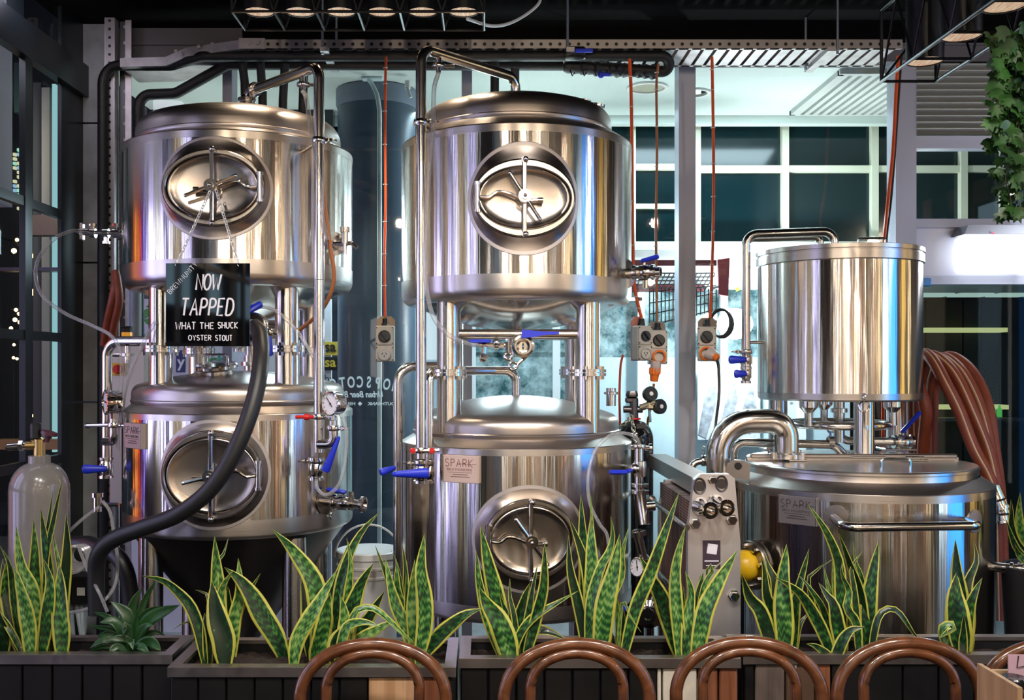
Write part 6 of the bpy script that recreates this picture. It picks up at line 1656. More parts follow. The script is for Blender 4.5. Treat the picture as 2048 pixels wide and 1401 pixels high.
# ================================================================== LAMP FRAMES
CAN = mat('lamp_can', (.006,.006,.007), .35)
m, nt, b_ = new_mat('lamp_disc')
tc = nt.nodes.new('ShaderNodeTexCoord'); wv = nt.nodes.new('ShaderNodeTexNoise'); mp = nt.nodes.new('ShaderNodeMapping'); mp.inputs['Scale'].default_value = (60, 4, 4)
rp = nt.nodes.new('ShaderNodeValToRGB'); rp.color_ramp.elements[0].position = .35; rp.color_ramp.elements[0].color = (.55,.30,.16,1); rp.color_ramp.elements[1].position = .7; rp.color_ramp.elements[1].color = (1,.78,.55,1)
link(nt, tc.outputs['Object'], mp.inputs[0]); link(nt, mp.outputs[0], wv.inputs['Vector']); link(nt, wv.outputs['Fac'], rp.inputs[0]); link(nt, rp.outputs[0], b_.inputs['Base Color']); link(nt, rp.outputs[0], b_.inputs['Emission Color']); b_.inputs['Emission Strength'].default_value = .62
DISC = m
def truss(name, o, ex, ey, n, step, sec, hgt, lampr, label, dz=.03, wend=True):
    """box frame of thin bars along ex carrying a row of can lamps"""
    o, ex, ey = Vector(o), Vector(ex), Vector(ey); up = Vector((0,0,1)); L = n * step
    t = thing(name, tuple(o + ex * L / 2 + ey * sec / 2), label, 'light fitting', 'lamp frames')
    m = MB(); r = .0065
    for a in (0, 1):
        for h in (0, 1): m.cyl(o + ey * sec * a + up * hgt * h, o + ey * sec * a + up * hgt * h + ex * L, r, 8)
    for k in range(n + 1):
        p = o + ex * step * k
        m.cyl(p, p + ey * sec, r * .8, 8).cyl(p + up * hgt, p + up * hgt + ey * sec, r * .8, 8)
        if k in (0, n):
            for a in (0, 1): m.cyl(p + ey * sec * a, p + ey * sec * a + up * hgt, r, 8)
    for k in range(n):
        for a in (0, 1):
            p = o + ex * step * k + ey * sec * a
            m.cyl(p, p + ex * step * .5 + up * hgt, r * .7, 6).cyl(p + ex * step * .5 + up * hgt, p + ex * step, r * .7, 6)
    m.cyl(o, o + ey * sec + up * hgt, r * .7, 6)
    m.cyl(o + ex * L * .1 + up * hgt + ey * sec * .5, Vector((o.x + ex.x * L * .1 + ey.x * sec * .5, o.y + ex.y * L * .1 + ey.y * sec * .5, ZC)), .006, 6)
    m.cyl(o + ex * L * .8 + up * hgt + ey * sec * .5, Vector((o.x + ex.x * L * .8 + ey.x * sec * .5, o.y + ex.y * L * .8 + ey.y * sec * .5, ZC)), .006, 6)
    m.build('frame', BLKMET, t)
    for k in range(n):
        c = o + ex * step * (k + .5) + ey * sec * .5 + up * dz
        l = MB().lathe([(lampr * .97, .0), (lampr, .0), (lampr, .24), (lampr * .6, .27), (0, .27)], c, seg=28).build('lamp_can', CAN, t)
        MB().lathe([(lampr * .96, .004), (0, .004)], c, seg=28).build('lamp_disc', DISC, l)['label'] = 'warm glowing lamp disc'
        if (k % 2 == 0 and ex.x > .5) or k == 5: spot(c + Vector((0, 0, -.02)), c + Vector((0, .9 if ex.x > .5 else -.1, -2)), 26 if ex.x > .5 else 12, WARM, 100, .04)
    return t
xl, xr = P(476, 0, 4.1).x, P(968, 0, 4.1).x
truss('lamp_frame', (xl, 4.0, 3.074), (1, 0, 0), (0, 1, 0), 6, (xr - xl) / 6, .22, .26, .060, 'black lamp frame with six round lamps over the left tanks', .035)
truss('lamp_frame', (1.455, 3.67, 2.70), (0, -1, 0), (1, 0, 0), 6, .27, .20, .26, .063, 'black lamp frame running towards the camera at the top right', .03)

# ================================================================== IVY AT THE TOP RIGHT
iv = thing('hanging_ivy', tuple(P(2030, 90, 3.0)), 'trailing green ivy hanging from above at the top right edge', 'plant')
random.seed(21)
lm = MB(); uvl = []
IV = mat('ivy_leaf', (.022,.075,.012), .45, noise=.6, nscale=7)
def ivy_leaf(c, s_, nrm, upv):
    sd = upv.cross(nrm).normalized(); upv = nrm.cross(sd).normalized()
    pts = [(0,-.5),(.28,-.42),(.55,-.15),(.32,.02),(.42,.42),(.12,.32),(0,.62),(-.12,.32),(-.42,.42),(-.32,.02),(-.55,-.15),(-.28,-.42)]
    v = [c + sd * x * s_ + upv * y * s_ + nrm * (.12 * s_ * (abs(x) * -1)) for x, y in pts]
    v2 = [p - nrm * .0008 for p in v]
    lm.add([c] + v + [c - nrm * .0008] + v2, [(0, i + 1, (i + 1) % 12 + 1) for i in range(12)] + [(13, 14 + (i + 1) % 12, 14 + i) for i in range(12)])
st = MB()
for s_i in range(7):
    x = 2005 + s_i * 10; y = 70; pts = []
    end = (260, 300, 430, 445, 330, 440, 200)[s_i]
    dd_ = 2.95 + random.random() * .15
    while y < end:
        pts.append(P(x, y, dd_)); y += 24; x += random.uniform(-7, 6) - (2 if y < 300 else -1)
    st.tube(spline(pts, 3), .0018, 5)
    for p in pts:
        for k in range(3):
            c = p + Vector((random.uniform(-.03,.03), random.uniform(-.03,.03), random.uniform(-.02,.02)))
            nn_ = Vector((random.uniform(-.8,.6), -1, random.uniform(-.2,.9))).normalized()
            ivy_leaf(c, random.uniform(.030,.052), nn_, Vector((random.uniform(-.8,.8), random.uniform(-.3,.3), -1)).normalized())
for k in range(110):
    c = P(random.uniform(2000, 2075), random.uniform(85, 330), random.uniform(2.95, 3.25)); nn_ = Vector((random.uniform(-.9,.6), -1, random.uniform(-.2,.9))).normalized()
    ivy_leaf(c, random.uniform(.03,.055), nn_, Vector((random.uniform(-.8,.8), random.uniform(-.3,.3), -1)).normalized())
lm.build('foliage', IV, iv); st.build('stems', mat('ivy_stem', (.05,.06,.02), .6), iv)
MB().rbox(P(2135, 70, 3.08), (.16,.16,.14), .02).cyl(P(2135, 60, 3.08), (P(2135, 60, 3.08).x, 3.08, ZC), .006, 6).build('pot', BLKMET, iv)
# ================================================================== PLANTERS
ZP = .75
BOARD = [mat('board_black', (.0045,.004,.004), .45, noise=.4, nscale=6), wood('board_pine', (.40,.22,.11), (.58,.36,.20)), wood('board_red', (.14,.045,.02), (.27,.10,.045)),
         mat('board_cream', (.60,.54,.44), .55, noise=.12, nscale=5), wood('board_grey', (.075,.055,.045), (.15,.115,.095)), None]
m_, nt, b_ = new_mat('board_flaking')
tc = nt.nodes.new('ShaderNodeTexCoord'); n_ = nt.nodes.new('ShaderNodeTexNoise'); n_.inputs['Scale'].default_value = 16; n_.inputs['Detail'].default_value = 3
rp = nt.nodes.new('ShaderNodeValToRGB'); rp.color_ramp.interpolation = 'CONSTANT'; rp.color_ramp.elements[0].color = (.085,.045,.025,1); rp.color_ramp.elements[1].position = .64; rp.color_ramp.elements[1].color = (.62,.58,.52,1)
link(nt, tc.outputs['Object'], n_.inputs['Vector']); link(nt, n_.outputs['Fac'], rp.inputs[0]); link(nt, rp.outputs[0], b_.inputs['Base Color']); b_.inputs['Roughness'].default_value = .6
BOARD[5] = m_
RIM = steel('planter_rim', (.40,.36,.34), .36, grain=.1, gs=(20, 20, 20))
SOIL = mat('soil', (.022,.012,.008), .95, noise=.6, nscale=60, bump=.8)
def planter(px0, px1, yf, yb, label, boards, rimw=.035):
    x0, x1 = P(px0, 0, yf).x, P(px1, 0, yf).x
    t = thing('planter_box', ((x0+x1)/2, (yf+yb)/2, 0), label, 'planter', 'planters in front of the tanks')
    m = MB()
    for a, b, c, d in ((x0, x1, yf, yf+rimw), (x0, x1, yb-rimw, yb), (x0, x0+rimw, yf+rimw, yb-rimw), (x1-rimw, x1, yf+rimw, yb-rimw)): m.bx(a, b, c, d, ZP-.012, ZP)
    m.bx(x0, x1, yf - .002, yf + .004, ZP - .03, ZP - .001)
    m.build('rim', RIM, t)
    m = MB(); 
    for k, (pa, pb, mi) in enumerate(boards):
        xa, xb = P(pa, 0, yf).x + .003, P(pb, 0, yf).x - .003
        m.rbox(((xa+xb)/2, yf + .016, (ZP-.03)/2 + .005), (xb-xa, .022, ZP-.05), .003, None, mi)
    m.build('cladding', BOARD, t)
    m = MB().bx(x0+.004, x1-.004, yb-.03, yb-.006, 0, ZP-.012).bx(x0+.004, x0+.028, yf+.028, yb-.03, 0, ZP-.012).bx(x1-.028, x1-.004, yf+.028, yb-.03, 0, ZP-.012).bx(x0+.01, x1-.01, yf+.027, yf+.034, 0, ZP-.012)
    m.build('liner', BLACK, t)
    # soil with an uneven top
    n, k = 40, 14; vs = []
    rnd = random.Random(px0)
    for j in range(k + 1):
        for i in range(n + 1):
            vs.append((x0 + .03 + (x1-x0-.06) * i / n, yf + .035 + (yb-yf-.066) * j / k, ZP - .042 + rnd.uniform(-.007, .008)))
    MB().add(vs, [(j*(n+1)+i, j*(n+1)+i+1, (j+1)*(n+1)+i+1, (j+1)*(n+1)+i) for j in range(k) for i in range(n)]).build('soil', SOIL, t)
    return t
dk = lambda a, b, n: [(a + (b-a)*i/n, a + (b-a)*(i+1)/n, 0) for i in range(n)]
planter(-260, 345, 3.13, 3.36, 'dark planter box at the far left holding snake plants and a leafy plant', dk(-258, 343, 10))
planter(335, 912, 3.00, 3.33, 'planter box second from the left with a pine and a reddish end board', dk(338, 735, 7) + [(735, 836, 1), (836, 888, 2), (888, 910, 0)])
planter(918, 1482, 3.09, 3.35, 'planter box with a cream board near its right end, behind the second chair', dk(920, 1314, 7) + [(1314, 1325, 3), (1325, 1396, 3), (1396, 1438, 2), (1438, 1478, 2)])
planter(1486, 2240, 3.13, 3.37, 'planter box at the right with grey and flaking boards, then black ones', [(1488, 1510, 0), (1510, 1572, 4), (1572, 1632, 5), (1632, 1664, 2)] + dk(1664, 2238, 8))

# ================================================================== SNAKE PLANTS
m_, nt, b_ = new_mat('snake_leaf')
def N(t, **k):
    n = nt.nodes.new(t)
    for a, v in k.items(): setattr(n, a, v)
    return n
uv = N('ShaderNodeTexCoord'); sp_ = N('ShaderNodeSeparateXYZ'); link(nt, uv.outputs['UV'], sp_.inputs[0])
oi = N('ShaderNodeObjectInfo')
def M(op, a, b=None, c=None):
    n = N('ShaderNodeMath', operation=op)
    for i, q in enumerate((a, b, c)):
        if q is None: continue
        if isinstance(q, (int, float)): n.inputs[i].default_value = q
        else: link(nt, q, n.inputs[i])
    return n.outputs[0]
edge = M('ABSOLUTE', M('SUBTRACT', sp_.outputs['X'], .5))
nz = N('ShaderNodeTexNoise'); nz.inputs['Scale'].default_value = 1.0; nz.inputs['Detail'].default_value = 4
mp = N('ShaderNodeMapping'); mp.inputs['Scale'].default_value = (2.6, 15, 1)
cb_ = N('ShaderNodeCombineXYZ'); link(nt, sp_.outputs['X'], cb_.inputs[0]); link(nt, sp_.outputs['Y'], cb_.inputs[1]); link(nt, M('MULTIPLY', oi.outputs['Random'], 40), cb_.inputs[2])
link(nt, cb_.outputs[0], mp.inputs[0]); link(nt, mp.outputs[0], nz.inputs['Vector'])
n2 = N('ShaderNodeTexNoise'); n2.inputs['Scale'].default_value = 1.0; n2.inputs['Detail'].default_value = 3
mp2 = N('ShaderNodeMapping'); mp2.inputs['Scale'].default_value = (6, 6, 1); link(nt, cb_.outputs[0], mp2.inputs[0]); link(nt, mp2.outputs[0], n2.inputs['Vector'])
band = M('SINE', M('ADD', M('MULTIPLY', sp_.outputs['Y'], 230), M('MULTIPLY', n2.outputs['Fac'], 15)))
fac = M('ADD', M('MULTIPLY', band, .20), M('ADD', M('MULTIPLY', M('SUBTRACT', nz.outputs['Fac'], .5), 1.5), .36))
fac = M('ADD', fac, M('MULTIPLY', M('SUBTRACT', oi.outputs['Random'], .5), .8))
rp = N('ShaderNodeValToRGB'); e = rp.color_ramp.elements
e[0].position = .12; e[0].color = (.003,.018,.006,1); e[1].position = .95; e[1].color = (.20,.33,.09,1)
q = rp.color_ramp.elements.new(.40); q.color = (.011,.060,.014,1)
q = rp.color_ramp.elements.new(.65); q.color = (.045,.155,.028,1)
link(nt, fac, rp.inputs[0])
yr = N('ShaderNodeValToRGB'); yr.color_ramp.elements[0].color = (.32,.33,.03,1); yr.color_ramp.elements[1].color = (.56,.52,.10,1); link(nt, nz.outputs['Fac'], yr.inputs[0])
mk = M('GREATER_THAN', M('ADD', edge, M('MULTIPLY', M('SUBTRACT', n2.outputs['Fac'], .5), .04)), .372)
mx = N('ShaderNodeMix', data_type='RGBA'); link(nt, mk, mx.inputs['Factor']); link(nt, rp.outputs[0], mx.inputs['A']); link(nt, yr.outputs[0], mx.inputs['B'])
link(nt, mx.outputs['Result'], b_.inputs['Base Color']); b_.inputs['Roughness'].default_value = .34; b_.inputs['Coat Weight'].default_value = .15
LEAF = m_
rng = random.Random(11)
def leaf(parent, pts, wpx, d0, d1, twist=0.0, name='leaf', mt=None, nseg=16, wide=.42, blunt=1.9):
    """a long leaf: centre line given foot first, apparent width in pixels"""
    n = len(pts)
    c = spline([P(x, y, d0 + (d1 - d0) * i / (n - 1)) for i, (x, y) in enumerate(pts)], 6)
    L = [0.0]
    for a, b in zip(c, c[1:]): L.append(L[-1] + (b - a).length)
    tot = L[-1]
    # even resampling
    cc = []
    for k in range(nseg + 1):
        s = tot * k / nseg; i = 0
        while i < len(L) - 2 and L[i+1] < s: i += 1
        f = (s - L[i]) / max(1e-6, L[i+1] - L[i]); cc.append(c[i].lerp(c[i+1], min(1, max(0, f))))
    cam_p = Vector((0, 0, EYE)); vs, uvs = [], []
    W = wpx / F * (d0 + d1) / 2 / max(.45, math.cos(twist * .8)) / 2
    us = (-1, -.55, 0, .55, 1)
    th = .0011; sw = rng.uniform(.15, .6); ph = rng.uniform(0, 6.28)
    for back in (0, 1):
        for k, p in enumerate(cc):
            t = k / nseg
            if t < wide: f = .42 + .58 * math.sin(PI / 2 * t / wide)
            else: f = max(0.012, 1 - ((t - wide) / (1 - wide)) ** blunt)
            tg = (cc[min(k+1, nseg)] - cc[max(k-1, 0)]).normalized()
            vw = (p - cam_p).normalized()
            sd = tg.cross(vw).normalized(); nr = sd.cross(tg).normalized()
            a = twist * (.35 + .65 * t) + sw * math.sin(PI * 2 * (t * 1.15) + ph) * t
            s2 = sd * math.cos(a) + nr * math.sin(a); n2_ = nr * math.cos(a) - sd * math.sin(a)
            for u in us:
                wob = .03 * math.sin(t * 19 + (u > 0) * 2 + tot * 7) * abs(u)
                q = p + s2 * (u * W * f * (1 + wob)) + n2_ * (-(abs(u) ** 1.5) * W * f * .26 + (th if back else 0))
                vs.append(q); uvs.append((u * .5 + .5, tot * t))
    m = MB(); r = nseg + 1; fs = []
    for k in range(nseg):
        for j in range(4):
            a = k * 5 + j
            fs.append((a, a + 1, a + 6, a + 5)); o = r * 5
            fs.append((o + a, o + a + 5, o + a + 6, o + a + 1))
        for j in (0, 4):
            a = k * 5 + j; o = r * 5 + a
            fs.append((a, a + 5, o + 5, o) if j == 0 else (a, o, o + 5, a + 5))
    m.add(vs, fs)
    return m.build(name, mt or LEAF, parent, sharp=180, uv=uvs)
def snake(label, crop, sc, leaves, dbase=3.24, group='snake plants in the planters', root=None):
    ox, oy = crop
    xs = [l[0][0][0] * sc + ox for l in leaves]
    b = P(sum(xs) / len(xs), 1312, dbase); b.z = ZP - .05
    t = thing('snake_plant', tuple(b), label, 'plant', None)
    for i, (pts, w_, dz, *tw) in enumerate(leaves):
        px = [(x * sc + ox, y * sc + oy) for x, y in pts]
        d0 = dbase + dz
        # carry the foot of the leaf down into the soil
        yb = CY + (EYE - (ZP - .055)) / d0 * F
        x0, y0 = px[0]
        if y0 < yb - 2:
            if y0 < yb - 60:
                fx = b.x / b.y * F + CX
                px = [(x0 * .4 + fx * .6, yb), ((x0 * .75 + fx * .25), (y0 + yb) / 2)] + px
            else: px = [(x0, yb)] + px
        d1 = d0 + (tw[1] if len(tw) > 1 else rng.uniform(-.04, .05))
        leaf(t, px, w_ * sc * 1.12, d0, d1, R(tw[0]) if tw else rng.uniform(-.35, .35))
    return t
C1 = ((0, 880), .3211)
snake('tall snake plant in front of the grey gas cylinder at the far left', *C1, [
 ([(190,1340),(165,1080),(115,880),(85,790)], 88, -.06), ([(235,1340),(205,960),(130,780),(100,535)], 80, .0), ([(262,1340),(300,1040),(312,880),(268,735)], 78, -.04),
 ([(395,1340),(390,1000),(416,700),(412,455)], 76, .03), ([(388,1340),(380,1080),(376,900),(368,770)], 98, -.05), ([(300,1340),(300,980),(290,750),(268,560),(253,428)], 76, .06),
 ([(240,1340),(215,900),(216,700),(208,497)], 82, .04), ([(285,1340),(280,800),(330,520),(365,350),(393,238)], 44, .05), ([(290,1340),(290,700),(312,450),(330,318)], 42, .08),
 ([(385,1340),(385,900),(350,700),(322,555)], 40, .02), ([(310,1340),(300,900),(302,700),(312,540)], 64, .08), ([(330,1340),(325,1180),(318,1080)], 50, .02)], 3.25)
snake('snake plant cut by the left edge of the picture', *C1, [
 ([(130,1340),(75,1130),(25,900),(18,740)], 78, .03), ([(140,1340),(60,1180),(0,1090),(-60,1010)], 40, -.02), ([(20,1340),(10,1200),(-10,1050)], 90, .02), ([(150,1340),(110,1150),(60,800),(0,660)], 50, .05), ([(60,1340),(40,1100),(35,900),(50,730)], 80, .08)], 3.27)
C2 = ((280, 1040), .207)
snake('snake plant with one broad upright leaf at the left of the second planter', *C2, [
 ([(820,1370),(800,1130),(735,880),(690,600)], 210, -.07, 8), ([(665,1380),(650,1200),(632,1000),(625,900)], 95, -.03), ([(625,1370),(575,1080),(500,860),(390,720),(230,590),(20,545)], 105, -.04, 20),
 ([(790,1370),(760,900),(745,560),(720,160)], 150, .02, 5), ([(760,1370),(725,850),(745,430),(810,330),(852,180)], 60, -.01, 40), ([(830,1370),(770,850),(800,640),(905,490)], 120, .0, -25),
 ([(890,1360),(905,1000),(960,720),(950,370)], 120, .02, -15), ([(870,1360),(850,1000),(852,800),(850,640)], 120, .05), ([(1400,1370),(1330,1170),(1170,900),(1000,620),(815,460)], 185, .03, 5),
 ([(900,1370),(960,900),(1080,660),(1165,520)], 66, .07), ([(700,1370),(620,1040),(520,985),(400,1010),(310,1075)], 24, -.02), ([(720,1370),(660,780),(600,700),(530,680)], 42, .06)], 3.2)
C3 = ((540, 1010), .2285)
snake('snake plant with a long slanting leaf near the middle of the second planter', *C3, [
 ([(400,1360),(430,1050),(390,700),(220,420),(20,215)], 165, .02, 8), ([(350,1360),(335,1000),(310,800),(275,600)], 115, .05), ([(210,1370),(240,1180),(330,1020),(450,820),(585,575)], 130, -.08, 6),
 ([(400,1360),(445,1150),(490,950),(530,770)], 155, -.03), ([(560,1360),(600,800),(680,480),(800,240),(965,60)], 90, .05, 20), ([(470,1360),(540,800),(620,560),(690,330)], 95, .06),
 ([(640,1360),(690,700),(705,500),(672,290)], 78, .04), ([(640,1360),(690,1000),(780,720),(905,512)], 150, .0, -10), ([(620,1360),(650,1050),(640,900),(610,785)], 110, -.04),
 ([(590,1360),(600,1220),(650,1100),(700,1010)], 175, -.05), ([(600,1360),(660,1100),(720,1040),(840,1030),(970,1070)], 85, -.08, 25), ([(680,1360),(720,1000),(800,910),(920,915),(1060,1030),(1160,1130),(1310,1250)], 58, -.07, 30),
 ([(660,1360),(760,1150),(880,960),(1000,760)], 110, .05), ([(650,1360),(790,1180),(940,1090),(1110,1000)], 95, .02)], 3.2)
snake('snake plant right of the middle chair hoop, one leaf lying out to the right', *C3, [
 ([(1310,1330),(1355,1050),(1360,850),(1322,600),(1330,420),(1355,250)], 138, -.06, 5), ([(1340,1330),(1500,1130),(1680,980),(1865,905)], 125, -.03, 10), ([(1260,1330),(1245,1000),(1245,750),(1268,480)], 92, -.01),
 ([(1250,1330),(1190,1080),(1080,830),(1010,470)], 105, .0, -10), ([(1215,1330),(1170,1000),(1040,680),(980,520),(920,355)], 62, .03), ([(1235,1330),(1170,950),(1115,720),(1108,480)], 85, .05),
 ([(1250,1330),(1195,800),(1185,560),(1155,335)], 62, .07), ([(1245,1330),(1205,900),(1190,600)], 70, .04), ([(1210,1330),(1150,700),(1100,480),(1055,390)], 26, .06)], 3.22)
C4 = ((940, 960), .257)
snake('short snake plant with a broad bright leaf in front of the lower middle hatch', *C4, [
 ([(310,1370),(240,1150),(140,980),(70,835)], 168, -.07, 6), ([(265,1370),(225,1000),(160,720),(80,365)], 128, .03, 8), ([(235,1370),(140,1100),(72,800),(48,550)], 78, .0),
 ([(340,1370),(400,1180),(520,1050),(680,960),(842,865)], 62, -.05, 15), ([(440,1370),(520,1050),(575,800),(582,485)], 88, -.02), ([(390,1370),(450,1080),(490,850),(525,660)], 56, .02),
 ([(375,1370),(345,1080),(312,920),(310,768)], 46, .0), ([(385,1370),(385,1100),(420,930),(470,800)], 92, .05), ([(400,1370),(480,1190),(600,1180),(765,1255)], 78, .03, 20), ([(330,1370),(300,1100),(258,980),(230,870)], 56, .05)], 3.2)
snake('tallest snake plant, in front of the right side of the lower middle tank', *C4, [
 ([(895,1290),(850,1000),(785,720),(765,430)], 80, -.03), ([(950,1290),(930,900),(880,600),(765,285)], 92, .01, -12), ([(900,1290),(900,750),(880,450),(862,112)], 102, .05), ([(940,1290),(950,750),(945,480),(948,225)], 112, -.02),
 ([(960,1290),(955,500),(942,200),(925,58)], 34, .03), ([(925,1290),(945,950),(1020,680),(1085,560),(1112,430),(1095,285)], 80, -.05, 20), ([(1020,1290),(1060,950),(1125,700),(1165,425)], 148, -.06, 8),
 ([(1080,1290),(1100,950),(1180,750),(1190,560),(1242,350)], 56, .02), ([(1170,1330),(1160,1100),(1145,900)], 48, .0), ([(1000,1290),(1000,900),(1030,720)], 70, .06)], 3.22)
C5 = ((1180, 960), .257)
snake('slender snake plant with one long banded leaf crossing the plate cooler', *C5, [
 ([(270,1350),(350,1020),(455,760),(560,480),(695,95)], 98, -.05, 6), ([(215,1350),(250,950),(310,1060),(400,1190)], 26, -.03), ([(228,1350),(215,1050),(205,890)], 44, .0), ([(262,1350),(262,1150),(262,995)], 48, -.02), ([(190,1350),(170,1200),(150,1170)], 40, .03)], 3.2)
snake('snake plant in front of the plate cooler, leaves fanning left and right', *C5, [
 ([(690,1350),(570,950),(485,780),(385,595)], 132, .02, 8), ([(700,1350),(675,1000),(665,750),(700,520),(742,365)], 98, -.04, 5), ([(750,1350),(772,1050),(792,880),(742,712)], 96, -.05), ([(835,1350),(900,1020),(1000,800),(1146,548)], 130, -.06, 8),
 ([(800,1350),(850,950),(880,720)], 128, .03), ([(860,1350),(880,1150),(940,960)], 70, .0), ([(775,1350),(805,1000),(862,740)], 56, .05), ([(725,1350),(722,1050),(730,830)], 56, .04), ([(820,1350),(880,860),(960,700),(915,672),(906,830)], 46, -.02, 20), ([(830,1350),(930,750),(985,680),(1050,612)], 26, .06)], 3.2)
C6 = ((1460, 1000), .2284)
snake('snake plant below the yellow port cap', *C6, [
 ([(390,1380),(280,1010),(175,860),(105,650)], 128, -.02, 6), ([(460,1380),(390,1000),(322,850),(300,620),(270,500)], 92, .01), ([(480,1380),(470,950),(472,700),(495,392)], 158, -.05, 5), ([(450,1380),(400,760),(340,600),(295,462)], 98, .05),
 ([(555,1380),(570,950),(630,680),(695,425)], 84, .04), ([(470,1380),(440,800),(455,620),(460,412)], 34, .06), ([(540,1380),(580,1000),(590,700)], 74, .06), ([(560,1380),(600,1120),(700,980)], 56, .02)], 3.24)
snake('dense snake plant with bluish leaves under the right name plate', *C6, [
 ([(980,1380),(975,900),(955,560),(880,350),(800,210),(680,35)], 98, -.01, 8), ([(1200,1380),(1140,850),(1050,560),(950,290)], 96, .02), ([(1215,1380),(1215,950),(1255,650),(1300,362)], 135, -.02, 6), ([(965,1380),(1000,1100),(945,850),(895,540)], 98, .03),
 ([(1130,1380),(1110,1090),(1025,950),(1045,800),(980,650),(992,510)], 70, -.06, 15), ([(990,1380),(910,950),(840,830),(775,725)], 118, -.05), ([(965,1380),(880,850),(842,690),(820,580)], 58, .05), ([(860,1380),(690,760),(760,620),(910,515)], 42, .04, 25),
 ([(1140,1380),(1085,780),(1065,600),(1160,455)], 58, -.03), ([(1190,1380),(1160,740),(1105,560),(1080,370)], 50, .06), ([(930,1370),(1040,1160),(1178,1115)], 98, -.08), ([(870,1380),(760,1290),(670,1262)], 66, -.08),
 ([(895,1380),(780,1090),(640,850),(520,750),(395,685)], 104, -.04, 8), ([(890,1380),(830,1000),(700,780),(590,650)], 58, .0), ([(1230,1380),(1290,1060),(1380,960),(1480,990),(1600,1160),(1680,1250)], 60, -.06, 20)], 3.24)
C7 = ((1720, 960), .3148)
snake('snake plant standing alone at the right in front of the mash tun', *C7, [
 ([(650,1120),(625,880),(605,740),(612,592)], 140, -.05, 6), ([(640,1120),(635,800),(620,600),(605,380)], 104, .03), ([(690,1120),(675,700),(738,520),(722,385)], 66, .05), ([(672,1120),(690,840),(730,720),(777,622)], 74, -.01),
 ([(690,1120),(702,950),(730,780)], 56, .04), ([(575,1120),(530,950),(600,930),(500,1010)], 60, -.06, 25), ([(655,1120),(655,960),(660,860)], 50, -.07)], 3.25)
snake('drooping yellow-green leaf hanging over the front of the right planter', *C7, [([(330,1090),(400,1060),(480,1100),(545,1150),(582,1168)], 34, -.09, 10, -.06)], 3.24)
# plants on the floor beyond the mash tun
t = thing('plant_pot', (P(2110, 1150, 3.95).x, 3.95, 0), 'dark pot standing on the floor right of the mash tun', 'pot')
c = Vector((P(2110, 1150, 3.95).x, 3.95, 0)); zpt = P(0, 1130, 4.0).z
MB().lathe([(0,0),(.15,0),(.19, zpt - .02),(.19, zpt),(.175, zpt),(.17, zpt - .04),(0, zpt - .04)], c, seg=40).build('pot_body', mat('pot_dark', (.015,.016,.02), .4), t)
sn = thing('snake_plant', (c.x, c.y, zpt - .04), 'snake plant in a dark pot at the right edge behind the hoses', 'plant')
for pts, w_ in (([(2050,1140),(2030,1080),(2022,1000)], 18), ([(2060,1140),(2042,1060),(2040,985)], 20), ([(2045,1140),(2035,1100),(2012,1040)], 14), ([(2065,1140),(2060,1060),(2055,990)], 22), ([(2070,1140),(2078,1060),(2085,1010)], 22), ([(2040,1140),(2042,1115),(2030,1090)], 16)):
    leaf(sn, [(pts[0][0] * .4 + 2105 * .6, pts[0][1])] + list(pts[1:]), w_, 3.95, 3.9, rng.uniform(-.3, .3))

# leafy plant in the left planter
LILY = mat('lily_leaf', (.014,.055,.015), .36, noise=.35, nscale=9)
pl = thing('leafy_plant', tuple(P(265, 1316, 3.24)), 'low dark leafy plant beside the snake plant in the left planter', 'plant')
def Lp(pts): return [(x * .3211, 880 + y * .3211) for x, y in pts]
rng2 = random.Random(4)
for pts, w_, dz in (([(820,1330),(800,1150),(830,1020),(880,925)], 92, .05), ([(830,1330),(860,1150),(900,1000),(975,870)], 60, .06), ([(840,1330),(880,1180),(960,1100),(1120,1030)], 105, .0), ([(820,1330),(800,1120),(760,1060),(690,1010)], 105, .02),
    ([(810,1330),(760,1190),(700,1130),(620,1140)], 95, -.04), ([(820,1330),(800,1230),(790,1150),(765,1220)], 80, -.06), ([(810,1330),(740,1180),(660,1100),(580,1075)], 60, .03), ([(800,1330),(720,1200),(620,1170),(545,1160)], 50, .0),
    ([(830,1330),(860,1220),(910,1160),(955,1160)], 70, -.04), ([(840,1330),(880,1280),(940,1260),(1003,1315)], 100, -.06), ([(830,1330),(800,1250),(720,1240),(650,1260)], 60, -.06), ([(800,1330),(720,1260),(640,1250),(560,1300)], 60, -.05),
    ([(800,1335),(740,1290),(700,1310),(695,1350)], 60, -.08), ([(840,1330),(900,1230),(970,1200),(1030,1220)], 46, .03), ([(820,1330),(840,1200),(850,1100),(850,1060)], 56, -.02), ([(815,1330),(760,1260),(690,1210),(600,1225)], 62, -.02),
    ([(830,1330),(850,1290),(880,1290),(930,1330)], 60, -.08), ([(800,1330),(760,1300),(640,1290),(540,1330)], 46, -.05), ([(822,1330),(822,1280),(815,1250),(830,1310)], 56, -.09), ([(835,1330),(870,1130),(930,1060),(1000,1040)], 60, .06)):
    leaf(pl, Lp(pts), w_ * .25, 3.24 + dz * .5, 3.24 + dz, rng2.uniform(-.4, .4), mt=LILY, nseg=12, wide=.62, blunt=1.7)

